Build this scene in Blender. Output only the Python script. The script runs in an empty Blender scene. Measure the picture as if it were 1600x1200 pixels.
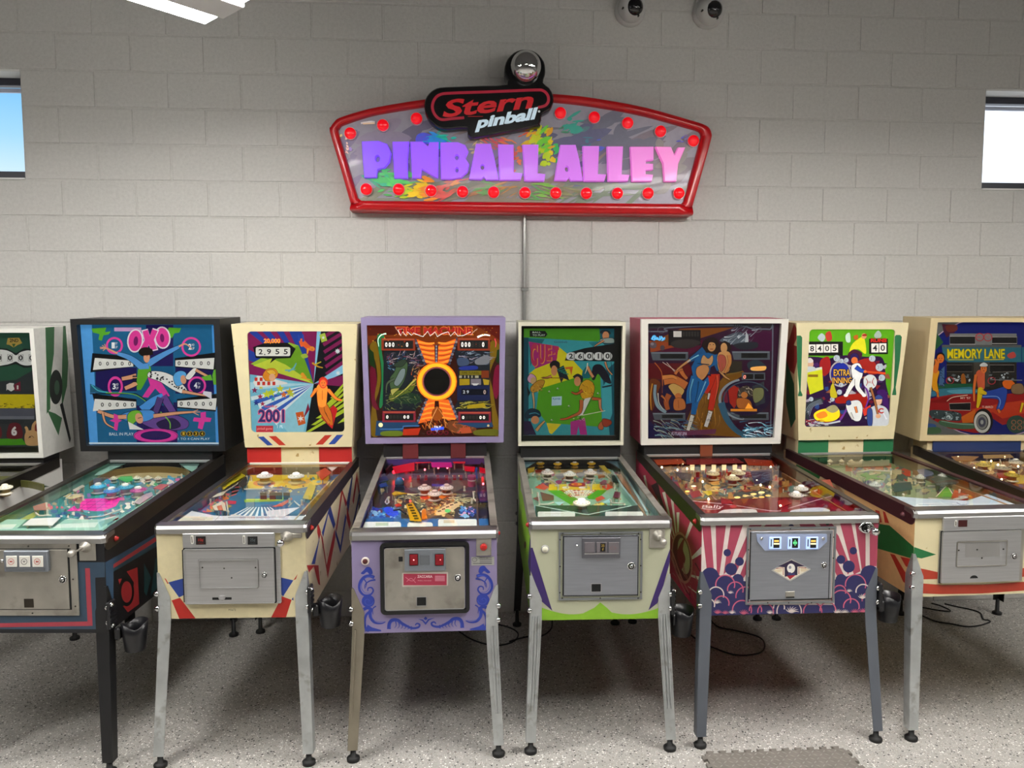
import bpy, math, random
from math import sin, cos, pi, atan2, hypot, radians
from mathutils import Matrix, Vector
from mathutils.geometry import tessellate_polygon

SC = bpy.context.scene
COL = SC.collection
# ------------------------------------------------------------ camera
cd = bpy.data.cameras.new('camera'); cam = bpy.data.objects.new('camera', cd); COL.objects.link(cam)
_R, _D, _F = Vector((.9978, -.0658, -.0016)), Vector((-.0067, -.0774, -.9970)), Vector((.0655, .9948, -.0777))
cam.matrix_world = Matrix(((_R.x, -_D.x, -_F.x, 0), (_R.y, -_D.y, -_F.y, -4.510), (_R.z, -_D.z, -_F.z, 1.773), (0, 0, 0, 1)))
cd.sensor_width = 36; cd.lens = 1170 * 36 / 1600; cd.clip_start = .05
SC.camera = cam
# ------------------------------------------------------------ colour management
vs = SC.view_settings
vs.view_transform = 'Standard'; vs.look = 'None'; vs.gamma = 1; vs.use_curve_mapping = False
vs.exposure = 0.3
SC.display_settings.display_device = 'sRGB'
SC.cycles.max_bounces = 8; SC.cycles.diffuse_bounces = 4; SC.cycles.glossy_bounces = 4
SC.cycles.transparent_max_bounces = 12; SC.cycles.use_denoising = True
SC.cycles.caustics_reflective = False; SC.cycles.caustics_refractive = False
SC.cycles.sample_clamp_indirect = 6
# ------------------------------------------------------------ sky
W = bpy.data.worlds.new('sky'); SC.world = W; W.use_nodes = True
nt = W.node_tree; N = nt.nodes; LK = nt.links.new
bg = N['Background']
tc = N.new('ShaderNodeTexCoord')
sep = N.new('ShaderNodeSeparateXYZ'); LK(tc.outputs['Generated'], sep.inputs[0])
ramp = N.new('ShaderNodeValToRGB'); LK(sep.outputs['Z'], ramp.inputs[0])
ramp.color_ramp.elements[0].position = .02; ramp.color_ramp.elements[0].color = (.95, .98, 1, 1)
ramp.color_ramp.elements[1].position = .55; ramp.color_ramp.elements[1].color = (.05, .22, .62, 1)
for po_, co_ in ((.14, (.78, .93, 1, 1)), (.205, (.38, .70, .98, 1)), (.27, (.17, .52, .92, 1))):
    e_ = ramp.color_ramp.elements.new(po_); e_.color = co_
mp = N.new('ShaderNodeMapping'); mp.inputs['Scale'].default_value = (3, 3, 22); LK(tc.outputs['Generated'], mp.inputs[0])
nz = N.new('ShaderNodeTexNoise'); nz.inputs['Scale'].default_value = 2.2; nz.inputs['Detail'].default_value = 5; LK(mp.outputs[0], nz.inputs[0])
# thin cloud everywhere, a solid bright bank to the right (east of the building)
ma = N.new('ShaderNodeMath'); ma.operation = 'MULTIPLY_ADD'; ma.inputs[1].default_value = 1.0; LK(sep.outputs['X'], ma.inputs[0]); LK(nz.outputs[0], ma.inputs[2])
cr = N.new('ShaderNodeMapRange'); cr.inputs['From Min'].default_value = .30; cr.inputs['From Max'].default_value = .95; LK(ma.outputs[0], cr.inputs[0])
mx = N.new('ShaderNodeMix'); mx.data_type = 'RGBA'; LK(cr.outputs[0], mx.inputs['Factor']); LK(ramp.outputs[0], mx.inputs[6]); mx.inputs[7].default_value = (1.25, 1.35, 1.5, 1)
LK(mx.outputs[2], bg.inputs[0]); bg.inputs[1].default_value = .92

LAMP_POWER = 60.0      # emission strength of the ceiling strip lights
SIGN_GLOW = .8
# ------------------------------------------------------------ helpers
def lin(h):
    if not isinstance(h, str): return tuple(h)
    h = h.lstrip('#')
    if len(h) == 3: h = ''.join(c * 2 for c in h)
    o = []
    for i in (0, 2, 4):
        v = int(h[i:i + 2], 16) / 255
        o.append(v / 12.92 if v <= .04045 else ((v + .055) / 1.055) ** 2.4)
    return tuple(o)

MATS = {}
def mat(name, col='888', rough=.5, metal=0., var=0., vscale=8., bump=0., bscale=60., emit=0., coat=0., stretch=None, spec=.5, wear=None, wscale=14., wlo=.62, whi=.68):
    """procedural principled material: base colour with noise variation, optional bump and worn patches"""
    if name in MATS: return MATS[name]
    m = bpy.data.materials.new(name); m.use_nodes = True; MATS[name] = m
    t = m.node_tree; n = t.nodes; L = t.links.new; b = n['Principled BSDF']
    c = lin(col)
    b.inputs['Roughness'].default_value = rough; b.inputs['Metallic'].default_value = metal
    b.inputs['Specular IOR Level'].default_value = spec
    if coat: b.inputs['Coat Weight'].default_value = coat; b.inputs['Coat Roughness'].default_value = .08
    tc = n.new('ShaderNodeTexCoord'); src = tc.outputs['Object']
    if stretch:
        mpn = n.new('ShaderNodeMapping'); mpn.inputs['Scale'].default_value = stretch; L(src, mpn.inputs[0]); src = mpn.outputs[0]
    nz = n.new('ShaderNodeTexNoise'); nz.inputs['Scale'].default_value = vscale; nz.inputs['Detail'].default_value = 6; L(src, nz.inputs[0])
    r = n.new('ShaderNodeValToRGB'); L(nz.outputs[0], r.inputs[0])
    r.color_ramp.elements[0].position = .3; r.color_ramp.elements[1].position = .7
    r.color_ramp.elements[0].color = tuple(x * (1 - var) for x in c) + (1,); r.color_ramp.elements[1].color = tuple(min(1, x * (1 + var)) for x in c) + (1,)
    out = r.outputs[0]
    if wear:
        n2 = n.new('ShaderNodeTexNoise'); n2.inputs['Scale'].default_value = wscale; n2.inputs['Detail'].default_value = 8; L(src, n2.inputs[0])
        mr = n.new('ShaderNodeMapRange'); mr.inputs['From Min'].default_value = wlo; mr.inputs['From Max'].default_value = whi; L(n2.outputs[0], mr.inputs[0])
        mx = n.new('ShaderNodeMix'); mx.data_type = 'RGBA'; L(mr.outputs[0], mx.inputs['Factor']); L(out, mx.inputs[6]); mx.inputs[7].default_value = lin(wear) + (1,)
        out = mx.outputs[2]
    L(out, b.inputs['Base Color'])
    if emit:
        L(out, b.inputs['Emission Color']); b.inputs['Emission Strength'].default_value = emit
    if bump:
        n3 = n.new('ShaderNodeTexNoise'); n3.inputs['Scale'].default_value = bscale; n3.inputs['Detail'].default_value = 4; L(src, n3.inputs[0])
        bp = n.new('ShaderNodeBump'); bp.inputs['Strength'].default_value = bump; bp.inputs['Distance'].default_value = .004; L(n3.outputs[0], bp.inputs['Height']); L(bp.outputs[0], b.inputs['Normal'])
    return m

def art_mat(name, k=1., rough=.45, coat=0., refl=1.):
    """printed art: colour from the print (mesh colour attribute), alpha = how strongly the print glows"""
    if name in MATS: return MATS[name]
    m = bpy.data.materials.new(name); m.use_nodes = True; MATS[name] = m
    t = m.node_tree; n = t.nodes; L = t.links.new; b = n['Principled BSDF']
    a = n.new('ShaderNodeAttribute'); a.attribute_name = 'Print'
    nz = n.new('ShaderNodeTexNoise'); nz.inputs['Scale'].default_value = 35; nz.inputs['Detail'].default_value = 6
    tc = n.new('ShaderNodeTexCoord'); L(tc.outputs['Object'], nz.inputs[0])
    mr = n.new('ShaderNodeMapRange'); mr.inputs['To Min'].default_value = .86; mr.inputs['To Max'].default_value = 1.1; L(nz.outputs[0], mr.inputs[0])
    mx = n.new('ShaderNodeVectorMath'); mx.operation = 'SCALE'; L(a.outputs['Color'], mx.inputs[0]); L(mr.outputs[0], mx.inputs['Scale'])
    L(mx.outputs[0], b.inputs['Emission Color'])
    m2 = n.new('ShaderNodeVectorMath'); m2.operation = 'SCALE'; m2.inputs['Scale'].default_value = refl; L(mx.outputs[0], m2.inputs[0]); L(m2.outputs[0], b.inputs['Base Color'])
    if k:
        mm = n.new('ShaderNodeMath'); mm.operation = 'MULTIPLY'; mm.inputs[1].default_value = k; L(a.outputs['Alpha'], mm.inputs[0]); L(mm.outputs[0], b.inputs['Emission Strength'])
    b.inputs['Roughness'].default_value = rough
    if coat: b.inputs['Coat Weight'].default_value = coat; b.inputs['Coat Roughness'].default_value = .05
    return m

def glass_mat(name, tint=(1, 1, 1), ior=1.5):
    """thin clear pane: Fresnel reflection over straight transmission"""
    if name in MATS: return MATS[name]
    m = bpy.data.materials.new(name); m.use_nodes = True; MATS[name] = m
    t = m.node_tree; n = t.nodes; L = t.links.new
    n.remove(n['Principled BSDF']); o = n['Material Output']
    tr = n.new('ShaderNodeBsdfTransparent'); tr.inputs[0].default_value = tint + (1,)
    gl = n.new('ShaderNodeBsdfGlossy'); gl.inputs['Roughness'].default_value = .02
    fr = n.new('ShaderNodeFresnel'); fr.inputs[0].default_value = ior
    mx = n.new('ShaderNodeMixShader'); L(fr.outputs[0], mx.inputs[0]); L(tr.outputs[0], mx.inputs[1]); L(gl.outputs[0], mx.inputs[2]); L(mx.outputs[0], o.inputs[0])
    return m

class MB:
    """mesh builder"""
    def __init__(s): s.v = []; s.f = []; s.m = []; s.s = []
    def add(s, vs, fs, mi=0, sm=False):
        o = len(s.v); s.v += [tuple(v) for v in vs]
        for f in fs: s.f.append(tuple(o + i for i in f)); s.m.append(mi); s.s.append(sm)
        return s
    def box(s, x0, x1, y0, y1, z0, z1, mi=0, c=0.):
        if x0 > x1: x0, x1 = x1, x0
        if y0 > y1: y0, y1 = y1, y0
        if z0 > z1: z0, z1 = z1, z0
        if not c:
            return s.add([(x, y, z) for x in (x0, x1) for y in (y0, y1) for z in (z0, z1)], [(0, 1, 3, 2), (4, 6, 7, 5), (0, 4, 5, 1), (2, 3, 7, 6), (0, 2, 6, 4), (1, 5, 7, 3)], mi)
        vs = []; idx = {}
        X, Y, Z = (x0, x1), (y0, y1), (z0, z1)
        for i in (0, 1):
            for j in (0, 1):
                for k in (0, 1):
                    dx, dy, dz = (c, -c)[i], (c, -c)[j], (c, -c)[k]
                    for a, p in (('x', (X[i], Y[j] + dy, Z[k] + dz)), ('y', (X[i] + dx, Y[j], Z[k] + dz)), ('z', (X[i] + dx, Y[j] + dy, Z[k]))):
                        idx[i, j, k, a] = len(vs); vs.append(p)
        f = []
        q = [(0, 0), (1, 0), (1, 1), (0, 1)]
        for i in (0, 1):
            f.append([idx[i, j, k, 'x'] for j, k in q]); f.append([idx[j, i, k, 'y'] for j, k in q]); f.append([idx[j, k, i, 'z'] for j, k in q])
        for i in (0, 1):
            for j in (0, 1):
                f.append([idx[i, j, 0, 'x'], idx[i, j, 1, 'x'], idx[i, j, 1, 'y'], idx[i, j, 0, 'y']])
                f.append([idx[i, 0, j, 'x'], idx[i, 1, j, 'x'], idx[i, 1, j, 'z'], idx[i, 0, j, 'z']])
                f.append([idx[0, i, j, 'y'], idx[1, i, j, 'y'], idx[1, i, j, 'z'], idx[0, i, j, 'z']])
                for k in (0, 1): f.append([idx[i, j, k, 'x'], idx[i, j, k, 'y'], idx[i, j, k, 'z']])
        return s.add(vs, f, mi)
    def prism(s, pts, fn, a, b, mi=0, sm=False):
        """extrude the outline pts (2-D) from a to b; fn(p, q, t) gives the 3-D point"""
        n = len(pts)
        s.add([fn(p, q, a) for p, q in pts] + [fn(p, q, b) for p, q in pts], [tuple(range(n))[::-1], tuple(range(n, 2 * n))], mi)
        return s.add([fn(p, q, t) for t in (a, b) for p, q in pts], [(i, (i + 1) % n, n + (i + 1) % n, n + i) for i in range(n)], mi, sm)
    def ring(s, po, pi_, fn, a, b, mi=0, sm=False):
        """extruded frame between two outlines with the same number of points"""
        n = len(po); vs = [fn(p, q, t) for t in (a, b) for o in (po, pi_) for p, q in o]
        f = []
        for i in range(n):
            j = (i + 1) % n
            f += [(i, j, n + j, n + i), (2 * n + i, 3 * n + i, 3 * n + j, 2 * n + j), (i, 2 * n + i, 2 * n + j, j), (n + i, n + j, 3 * n + j, 3 * n + i)]
        return s.add(vs, f, mi, sm)
    def loft(s, secs, mi=0, sm=True, caps=True, closed=True):
        n = len(secs[0]); vs = [p for c in secs for p in c]; f = []
        for k in range(len(secs) - 1):
            for i in range(n if closed else n - 1):
                j = (i + 1) % n; f.append((k * n + i, k * n + j, (k + 1) * n + j, (k + 1) * n + i))
        s.add(vs, f, mi, sm)
        if caps:
            s.add(secs[0], [tuple(range(n))[::-1]], mi); s.add(secs[-1], [tuple(range(n))], mi)
        return s
    def lathe(s, prof, o=(0, 0, 0), d=(0, 0, 1), n=16, mi=0, sm=True, flat=()):
        """profile [(r, h)] turned about the axis d through o"""
        d = Vector(d).normalized(); u = d.orthogonal().normalized(); w = d.cross(u); o = Vector(o)
        secs = [[tuple(o + d * h + (u * cos(2 * pi * i / n) + w * sin(2 * pi * i / n)) * max(r, 1e-5)) for i in range(n)] for r, h in prof]
        return s.loft(secs, mi, sm, True)
    def cyl(s, a, b, r, r2=None, n=12, mi=0, sm=True):
        a, b = Vector(a), Vector(b)
        return s.lathe([(r, 0), (r if r2 is None else r2, (b - a).length)], a, b - a, n, mi, sm)
    def tube(s, pts, r, n=8, mi=0):
        P = [Vector(p) for p in pts]; secs = []; u = None
        for i, p in enumerate(P):
            t = (P[min(i + 1, len(P) - 1)] - P[max(i - 1, 0)]).normalized()
            u = t.orthogonal().normalized() if u is None else (u - t * u.dot(t)).normalized()
            w = t.cross(u); secs.append([tuple(p + (u * cos(2 * pi * k / n) + w * sin(2 * pi * k / n)) * r) for k in range(n)])
        return s.loft(secs, mi)
    def ball(s, o, r, n=14, k=9, mi=0, sx=1., sz=1.):
        return s.lathe([(r * sx * sin(pi * i / k), -r * sz * cos(pi * i / k)) for i in range(k + 1)], o, (0, 0, 1), n, mi)
    def mesh(s, name, mats):
        me = bpy.data.meshes.new(name); me.from_pydata(s.v, [], s.f)
        for m in (mats if isinstance(mats, (list, tuple)) else [mats]): me.materials.append(m)
        me.polygons.foreach_set('material_index', s.m); me.polygons.foreach_set('use_smooth', s.s); me.update()
        return me
    def obj(s, name, mats, parent=None, label=None):
        return link(name, s.mesh(name, mats), parent, label)

def link(name, data, parent=None, label=None):
    o = bpy.data.objects.new(name, data); COL.objects.link(o)
    if parent: o.parent = parent
    if label: o['label'] = label
    return o
def thing(o, label, cat, group=None):
    o['label'] = label; o['category'] = cat
    if group: o['group'] = group
    return o
def empty(name, loc, rz=0, label=None, cat=None, group=None):
    o = link(name, None); o.location = loc; o.rotation_euler = (0, 0, rz); o.empty_display_size = .1
    if label: thing(o, label, cat, group)
    return o
def structure(o): o['kind'] = 'structure'; return o
def copy_tree(o, parent=None):
    c = o.copy(); COL.objects.link(c)
    if parent: c.parent = parent
    for ch in o.children: copy_tree(ch, c)
    return c
def rrect(x0, z0, x1, z1, r, k=5):
    P = []
    for cx, cz, a in ((x1 - r, z1 - r, 0), (x0 + r, z1 - r, 90), (x0 + r, z0 + r, 180), (x1 - r, z0 + r, 270)):
        for i in range(k + 1):
            t = radians(a + 90 * i / k); P.append((cx + r * cos(t), cz + r * sin(t)))
    return P
def ellipse(cx, cy, rx, ry, n=24, rot=0, a0=0, a1=360):
    P = []; c, s_ = cos(rot), sin(rot); full = abs(a1 - a0) >= 360
    for i in range(n if full else n + 1):
        t = radians(a0 + (a1 - a0) * i / n); x, y = rx * cos(t), ry * sin(t); P.append((cx + x * c - y * s_, cy + x * s_ + y * c))
    return P
def smooth(pts, k=5, closed=True):
    n = len(pts); o = []
    for i in range(n if closed else n - 1):
        g = (lambda j: pts[j % n]) if closed else (lambda j: pts[max(0, min(n - 1, j))])
        p0, p1, p2, p3 = g(i - 1), g(i), g(i + 1), g(i + 2)
        for q in range(k):
            t = q / k
            o.append(tuple(.5 * (2 * b + (c - a) * t + (2 * a - 5 * b + 4 * c - d) * t * t + (3 * b - a - 3 * c + d) * t ** 3) for a, b, c, d in zip(p0, p1, p2, p3)))
    if not closed: o.append(tuple(pts[-1]))
    return o
def spline3(pts, k=6): return smooth(pts, k, False)

def solve(A, b):
    n = len(b); A = [r[:] + [v] for r, v in zip(A, b)]
    for i in range(n):
        p = max(range(i, n), key=lambda r: abs(A[r][i])); A[i], A[p] = A[p], A[i]
        for r in range(n):
            if r != i and A[r][i]:
                f = A[r][i] / A[i][i]
                for c in range(i, n + 1): A[r][c] -= f * A[i][c]
    return [A[i][n] / A[i][i] for i in range(n)]
class Sheet:
    """maps image pixels of a panel (four corners) to metres on the panel (four corners)"""
    def __init__(s, src, dst):
        A, b = [], []
        for (x, y), (u, v) in zip(src, dst):
            A.append([x, y, 1, 0, 0, 0, -u * x, -u * y]); b.append(u)
            A.append([0, 0, 0, x, y, 1, -v * x, -v * y]); b.append(v)
        s.h = solve(A, b)
    def __call__(s, x, y):
        h = s.h; w = h[6] * x + h[7] * y + 1
        return ((h[0] * x + h[1] * y + h[2]) / w, (h[3] * x + h[4] * y + h[5]) / w)
class Sub:
    """a sheet with the origin and scale of an enlarged image crop"""
    def __init__(s, sheet, ox, oy, k): s.s = sheet; s.o = (ox, oy, k)
    def __call__(s, x, y): return s.s(s.o[0] + x / s.o[2], s.o[1] + y / s.o[2])

_GL = {}
def glyphs(txt, bold=0.):
    """triangles of a line of text in the built-in font: (points, faces, width, height)"""
    k = (txt, bold)
    if k not in _GL:
        cu = bpy.data.curves.new('lettering', 'FONT'); cu.body = txt; cu.resolution_u = 3; cu.offset = bold
        o = bpy.data.objects.new('lettering', cu); me = o.to_mesh()
        V = [(v.co.x, v.co.y) for v in me.vertices]; F = [tuple(p.vertices) for p in me.polygons]
        o.to_mesh_clear(); bpy.data.objects.remove(o); bpy.data.curves.remove(cu)
        if not V: V = [(0, 0)]
        x0, x1 = min(v[0] for v in V), max(v[0] for v in V); y0, y1 = min(v[1] for v in V), max(v[1] for v in V)
        _GL[k] = ([(v[0] - x0, v[1] - y0) for v in V], F, max(x1 - x0, 1e-4), max(y1 - y0, 1e-4))
    return _GL[k]

class Art:
    """flat print: coloured shapes laid one over the other on a panel, clipped to the panel"""
    def __init__(s, sheet, clip, glow=0., step=2.5e-5):
        s.sh = sheet; s.clip = clip; s.g = glow; s.V_ = []; s.F_ = []; s.C_ = []; s.k = 0; s.step = step; s.ol = None
        ar = sum(clip[i][0] * clip[(i + 1) % len(clip)][1] - clip[(i + 1) % len(clip)][0] * clip[i][1] for i in range(len(clip)))
        if ar < 0: s.clip = clip[::-1]
    def sub(s, ox, oy, k): s.sh = Sub(s.sh.s if isinstance(s.sh, Sub) else s.sh, ox, oy, k); return s
    def tri(s, P, col, glow):
        for i in range(len(s.clip)):
            (ax, ay), (bx, by) = s.clip[i], s.clip[(i + 1) % len(s.clip)]
            o = []; n = len(P)
            if n < 3: return
            d = [(bx - ax) * (p[1] - ay) - (by - ay) * (p[0] - ax) for p in P]
            for j in range(n):
                a, b = d[j], d[(j + 1) % n]; p, q = P[j], P[(j + 1) % n]
                if a >= 0: o.append(p)
                if (a >= 0) != (b >= 0): t = a / (a - b); o.append((p[0] + (q[0] - p[0]) * t, p[1] + (q[1] - p[1]) * t, p[2], p[3]) if len(p) < 5 else p)
            P = o
        if len(P) < 3: return
        o = len(s.V_); h = s.k * s.step
        s.V_ += [(p[0], p[1], h) for p in P]; s.F_.append(tuple(range(o, o + len(P)))); s.C_ += [tuple(col(p[2], p[3])) + (glow,) if callable(col) else tuple(col) + (glow,) for p in P]
    def raw(s, pts, tris, col, glow=None, grad=None):
        s.k += 1; g = s.g if glow is None else glow
        if grad:
            c0, c1 = lin(col), lin(grad[0]); ys = [p[1] if grad[1] == 'v' else p[0] for p in pts]; a, b = min(ys), max(ys)
            i = 1 if grad[1] == 'v' else 0
            cf = lambda x, y: tuple(u + (w - u) * (((x, y)[i] - a) / (b - a or 1)) for u, w in zip(c0, c1))
        else: cf = lin(col)
        Q = [s.sh(*p) + tuple(p) for p in pts]
        for t in tris: s.tri([Q[i] for i in t], cf, g)
    def p(s, col, pts, g=None, grad=None):
        if len(pts) == 3: T = [(0, 1, 2)]
        else: T = tessellate_polygon([[Vector((x, y, 0)) for x, y in pts]])
        s.raw(pts, T, col, g, grad); return s
    def b(s, col, pts, g=None, k=5, grad=None):
        P = smooth(pts, k); s.p(col, P, g, grad)
        if s.ol: s.l(s.ol[0], s.ol[1], P, True)
        return s
    def e(s, col, cx, cy, rx, ry=None, rot=0, g=None, a0=0, a1=360, n=22, grad=None): return s.p(col, ellipse(cx, cy, rx, rx if ry is None else ry, n, radians(rot), a0, a1), g, grad)
    def q(s, col, x0, y0, x1, y1, g=None, grad=None): return s.p(col, [(x0, y0), (x1, y0), (x1, y1), (x0, y1)], g, grad)
    def r(s, col, cx, cy, rx, ry, w, rot=0, g=None, n=28, a0=0, a1=360):
        A, B = ellipse(cx, cy, rx, ry, n, radians(rot), a0, a1), ellipse(cx, cy, rx - w, ry - w * ry / rx, n, radians(rot), a0, a1); m = len(A)
        s.raw(A + B, [(i, (i + 1) % m, m + (i + 1) % m, m + i) for i in range(m if abs(a1 - a0) >= 360 else m - 1)], col, g); return s
    def l(s, col, w, pts, closed=False, g=None, w1=None):
        """stroke of width w, tapering to w1"""
        n = len(pts); L_, R_ = [], []
        for i, p in enumerate(pts):
            a = pts[(i - 1) % n] if (i or closed) else p; b = pts[(i + 1) % n] if (i < n - 1 or closed) else p
            dx, dy = b[0] - a[0], b[1] - a[1]; d = hypot(dx, dy) or 1
            ww = (w if w1 is None else w + (w1 - w) * i / (n - 1)) / 2
            L_.append((p[0] - dy / d * ww, p[1] + dx / d * ww)); R_.append((p[0] + dy / d * ww, p[1] - dx / d * ww))
        s.raw(L_ + R_, [(i, (i + 1) % n, n + (i + 1) % n, n + i) for i in range(n if closed else n - 1)], col, g); return s
    def c(s, col, w, pts, g=None, w1=None, k=5, closed=False):
        P = smooth(pts, k, closed)
        if s.ol and w >= 14: s.l(s.ol[0], w + 2 * s.ol[1], P, closed, None, None if w1 is None else w1 + 2 * s.ol[1])
        return s.l(col, w, P, closed, g, w1)
    def t(s, col, txt, x0, y0, x1, y1, bold=0., shear=0., rise=0., g=None, arc=0., out=None, ow=0):
        """text fitted to the box, cap top y0, baseline y1"""
        if out:
            d = ow or abs(y1 - y0) * .07
            for dx, dy in ((-d, 0), (d, 0), (0, -d), (0, d), (d, d), (-d, d)): s.t(out, txt, x0 + dx, y0 + dy, x1 + dx, y1 + dy, bold, shear, rise, g, arc)
        V, F, w, h = glyphs(txt, bold)
        P = []
        for x, y in V:
            u, v = x / w, y / h
            P.append((x0 + (x1 - x0) * u + shear * v * abs(y1 - y0), y1 + (y0 - y1) * v - rise * u - arc * 4 * u * (1 - u)))
        s.raw(P, F, col, g); return s
    def star(s, col, cx, cy, r, r2=None, n=5, rot=-90, g=None):
        return s.p(col, [(cx + (r, r2 or r * .42)[i % 2] * cos(radians(rot + 180 * i / n)), cy + (r, r2 or r * .42)[i % 2] * sin(radians(rot + 180 * i / n))) for i in range(2 * n)], g)
    def speck(s, seed, x0, y0, x1, y1, n, cols, r0, r1, g=None):
        R = random.Random(seed)
        for i in range(n):
            x, y, a = R.uniform(x0, x1), R.uniform(y0, y1), R.uniform(0, 6.28); rr = R.uniform(r0, r1); k = R.choice((3, 4, 5))
            s.p(R.choice(cols), [(x + rr * R.uniform(.4, 1.3) * cos(a + 6.28 * j / k), y + rr * R.uniform(.3, 1) * sin(a + 6.28 * j / k)) for j in range(k)], g)
        return s
    def streak(s, seed, x0, y0, x1, y1, n, cols, ln, w, ang=0, spread=20, g=None):
        R = random.Random(seed)
        for i in range(n):
            x, y, a = R.uniform(x0, x1), R.uniform(y0, y1), radians(ang + R.uniform(-spread, spread)); d = R.uniform(.4, 1) * ln
            b = R.uniform(-.2, .2) * d
            s.c(R.choice(cols), w * R.uniform(.5, 1.3), [(x, y), (x + d / 2 * cos(a) - b * sin(a), y + d / 2 * sin(a) + b * cos(a)), (x + d * cos(a), y + d * sin(a))], g, 0.5, 3)
        return s
    def person(s, skin, limbs, head=None, hair=None, ol=None):
        """limbs: (colour, w0, w1, points); head (x, y, rx, ry)"""
        for L_ in limbs:
            if ol: s.c(ol, L_[1] + 5, L_[3], None, L_[2] + 5)
            s.c(L_[0], L_[1], L_[3], None, L_[2]); s.e(L_[0], L_[3][0][0], L_[3][0][1], L_[1] / 2); s.e(L_[0], L_[3][-1][0], L_[3][-1][1], L_[2] / 2)
        if head:
            x, y, rx, ry = head
            if hair: s.e(hair, x, y - ry * .25, rx * 1.3, ry * 1.15)
            s.e(skin, x, y, rx, ry)
            s.e('222', x - rx * .35, y - ry * .05, rx * .14, ry * .1).e('222', x + rx * .35, y - ry * .05, rx * .14, ry * .1); s.l('a33', ry * .16, [(x - rx * .3, y + ry * .5), (x + rx * .3, y + ry * .5)])
        return s
    def build(s, name, fn, material, parent, label=None):
        me = bpy.data.meshes.new(name); me.from_pydata([fn(*v) for v in s.V_], [], s.F_)
        at = me.color_attributes.new('Print', 'FLOAT_COLOR', 'POINT')
        flat = [x for c in s.C_ for x in c]; at.data.foreach_set('color', flat)
        me.materials.append(material); me.update()
        return link(name, me, parent, label)
# ------------------------------------------------------------ the row of machines (metres; local x right, y to the wall, z up)
YF = -1.50
SPEC = {
 'frog':    dict(x=-2.545, a=-.03,  w=.585, zt=.965, zr=1.055, zb=.56,  bx=0,     bw=(.585, .585), bz=(1.078, 1.763)),
 'circles': dict(x=-1.705, a=-.068, w=.585, zt=.954, zr=1.065, zb=.558, bx=-.028, bw=(.785, .775), bz=(1.105, 1.812)),
 'rays':    dict(x=-.930,  a=-.036, w=.590, zt=.980, zr=1.035, zb=.598, bx=0,     bw=(.665, .575), bz=(1.118, 1.784)),
 'portal':  dict(x=-.160,  a=-.005, w=.590, zt=.940, zr=1.065, zb=.5175, bx=0,    bw=(.775, .755), bz=(1.131, 1.817)),
 'pool':    dict(x=.565,   a=-.03,  w=.580, zt=.970, zr=1.045, zb=.550, bx=0,     bw=(.586, .586), bz=(1.108, 1.792)),
 'spa':     dict(x=1.372,  a=-.01,  w=.758, zt=.973, zr=1.055, zb=.552, bx=.009,  bw=(.826, .795), bz=(1.105, 1.808)),
 'innings': dict(x=2.206,  a=.02,   w=.590, zt=.988, zr=1.052, zb=.612, bx=-.009, bw=(.655, .565), bz=(1.123, 1.786)),
 'lane':    dict(x=2.895,  a=-.06,  w=.590, zt=.975, zr=1.060, zb=.552, bx=.055,   bw=(.750, .790), bz=(1.107, 1.813)),
}
LEN, BBY, BBD = 1.25, 1.08, .30     # cabinet length, backbox face, backbox depth
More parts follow.
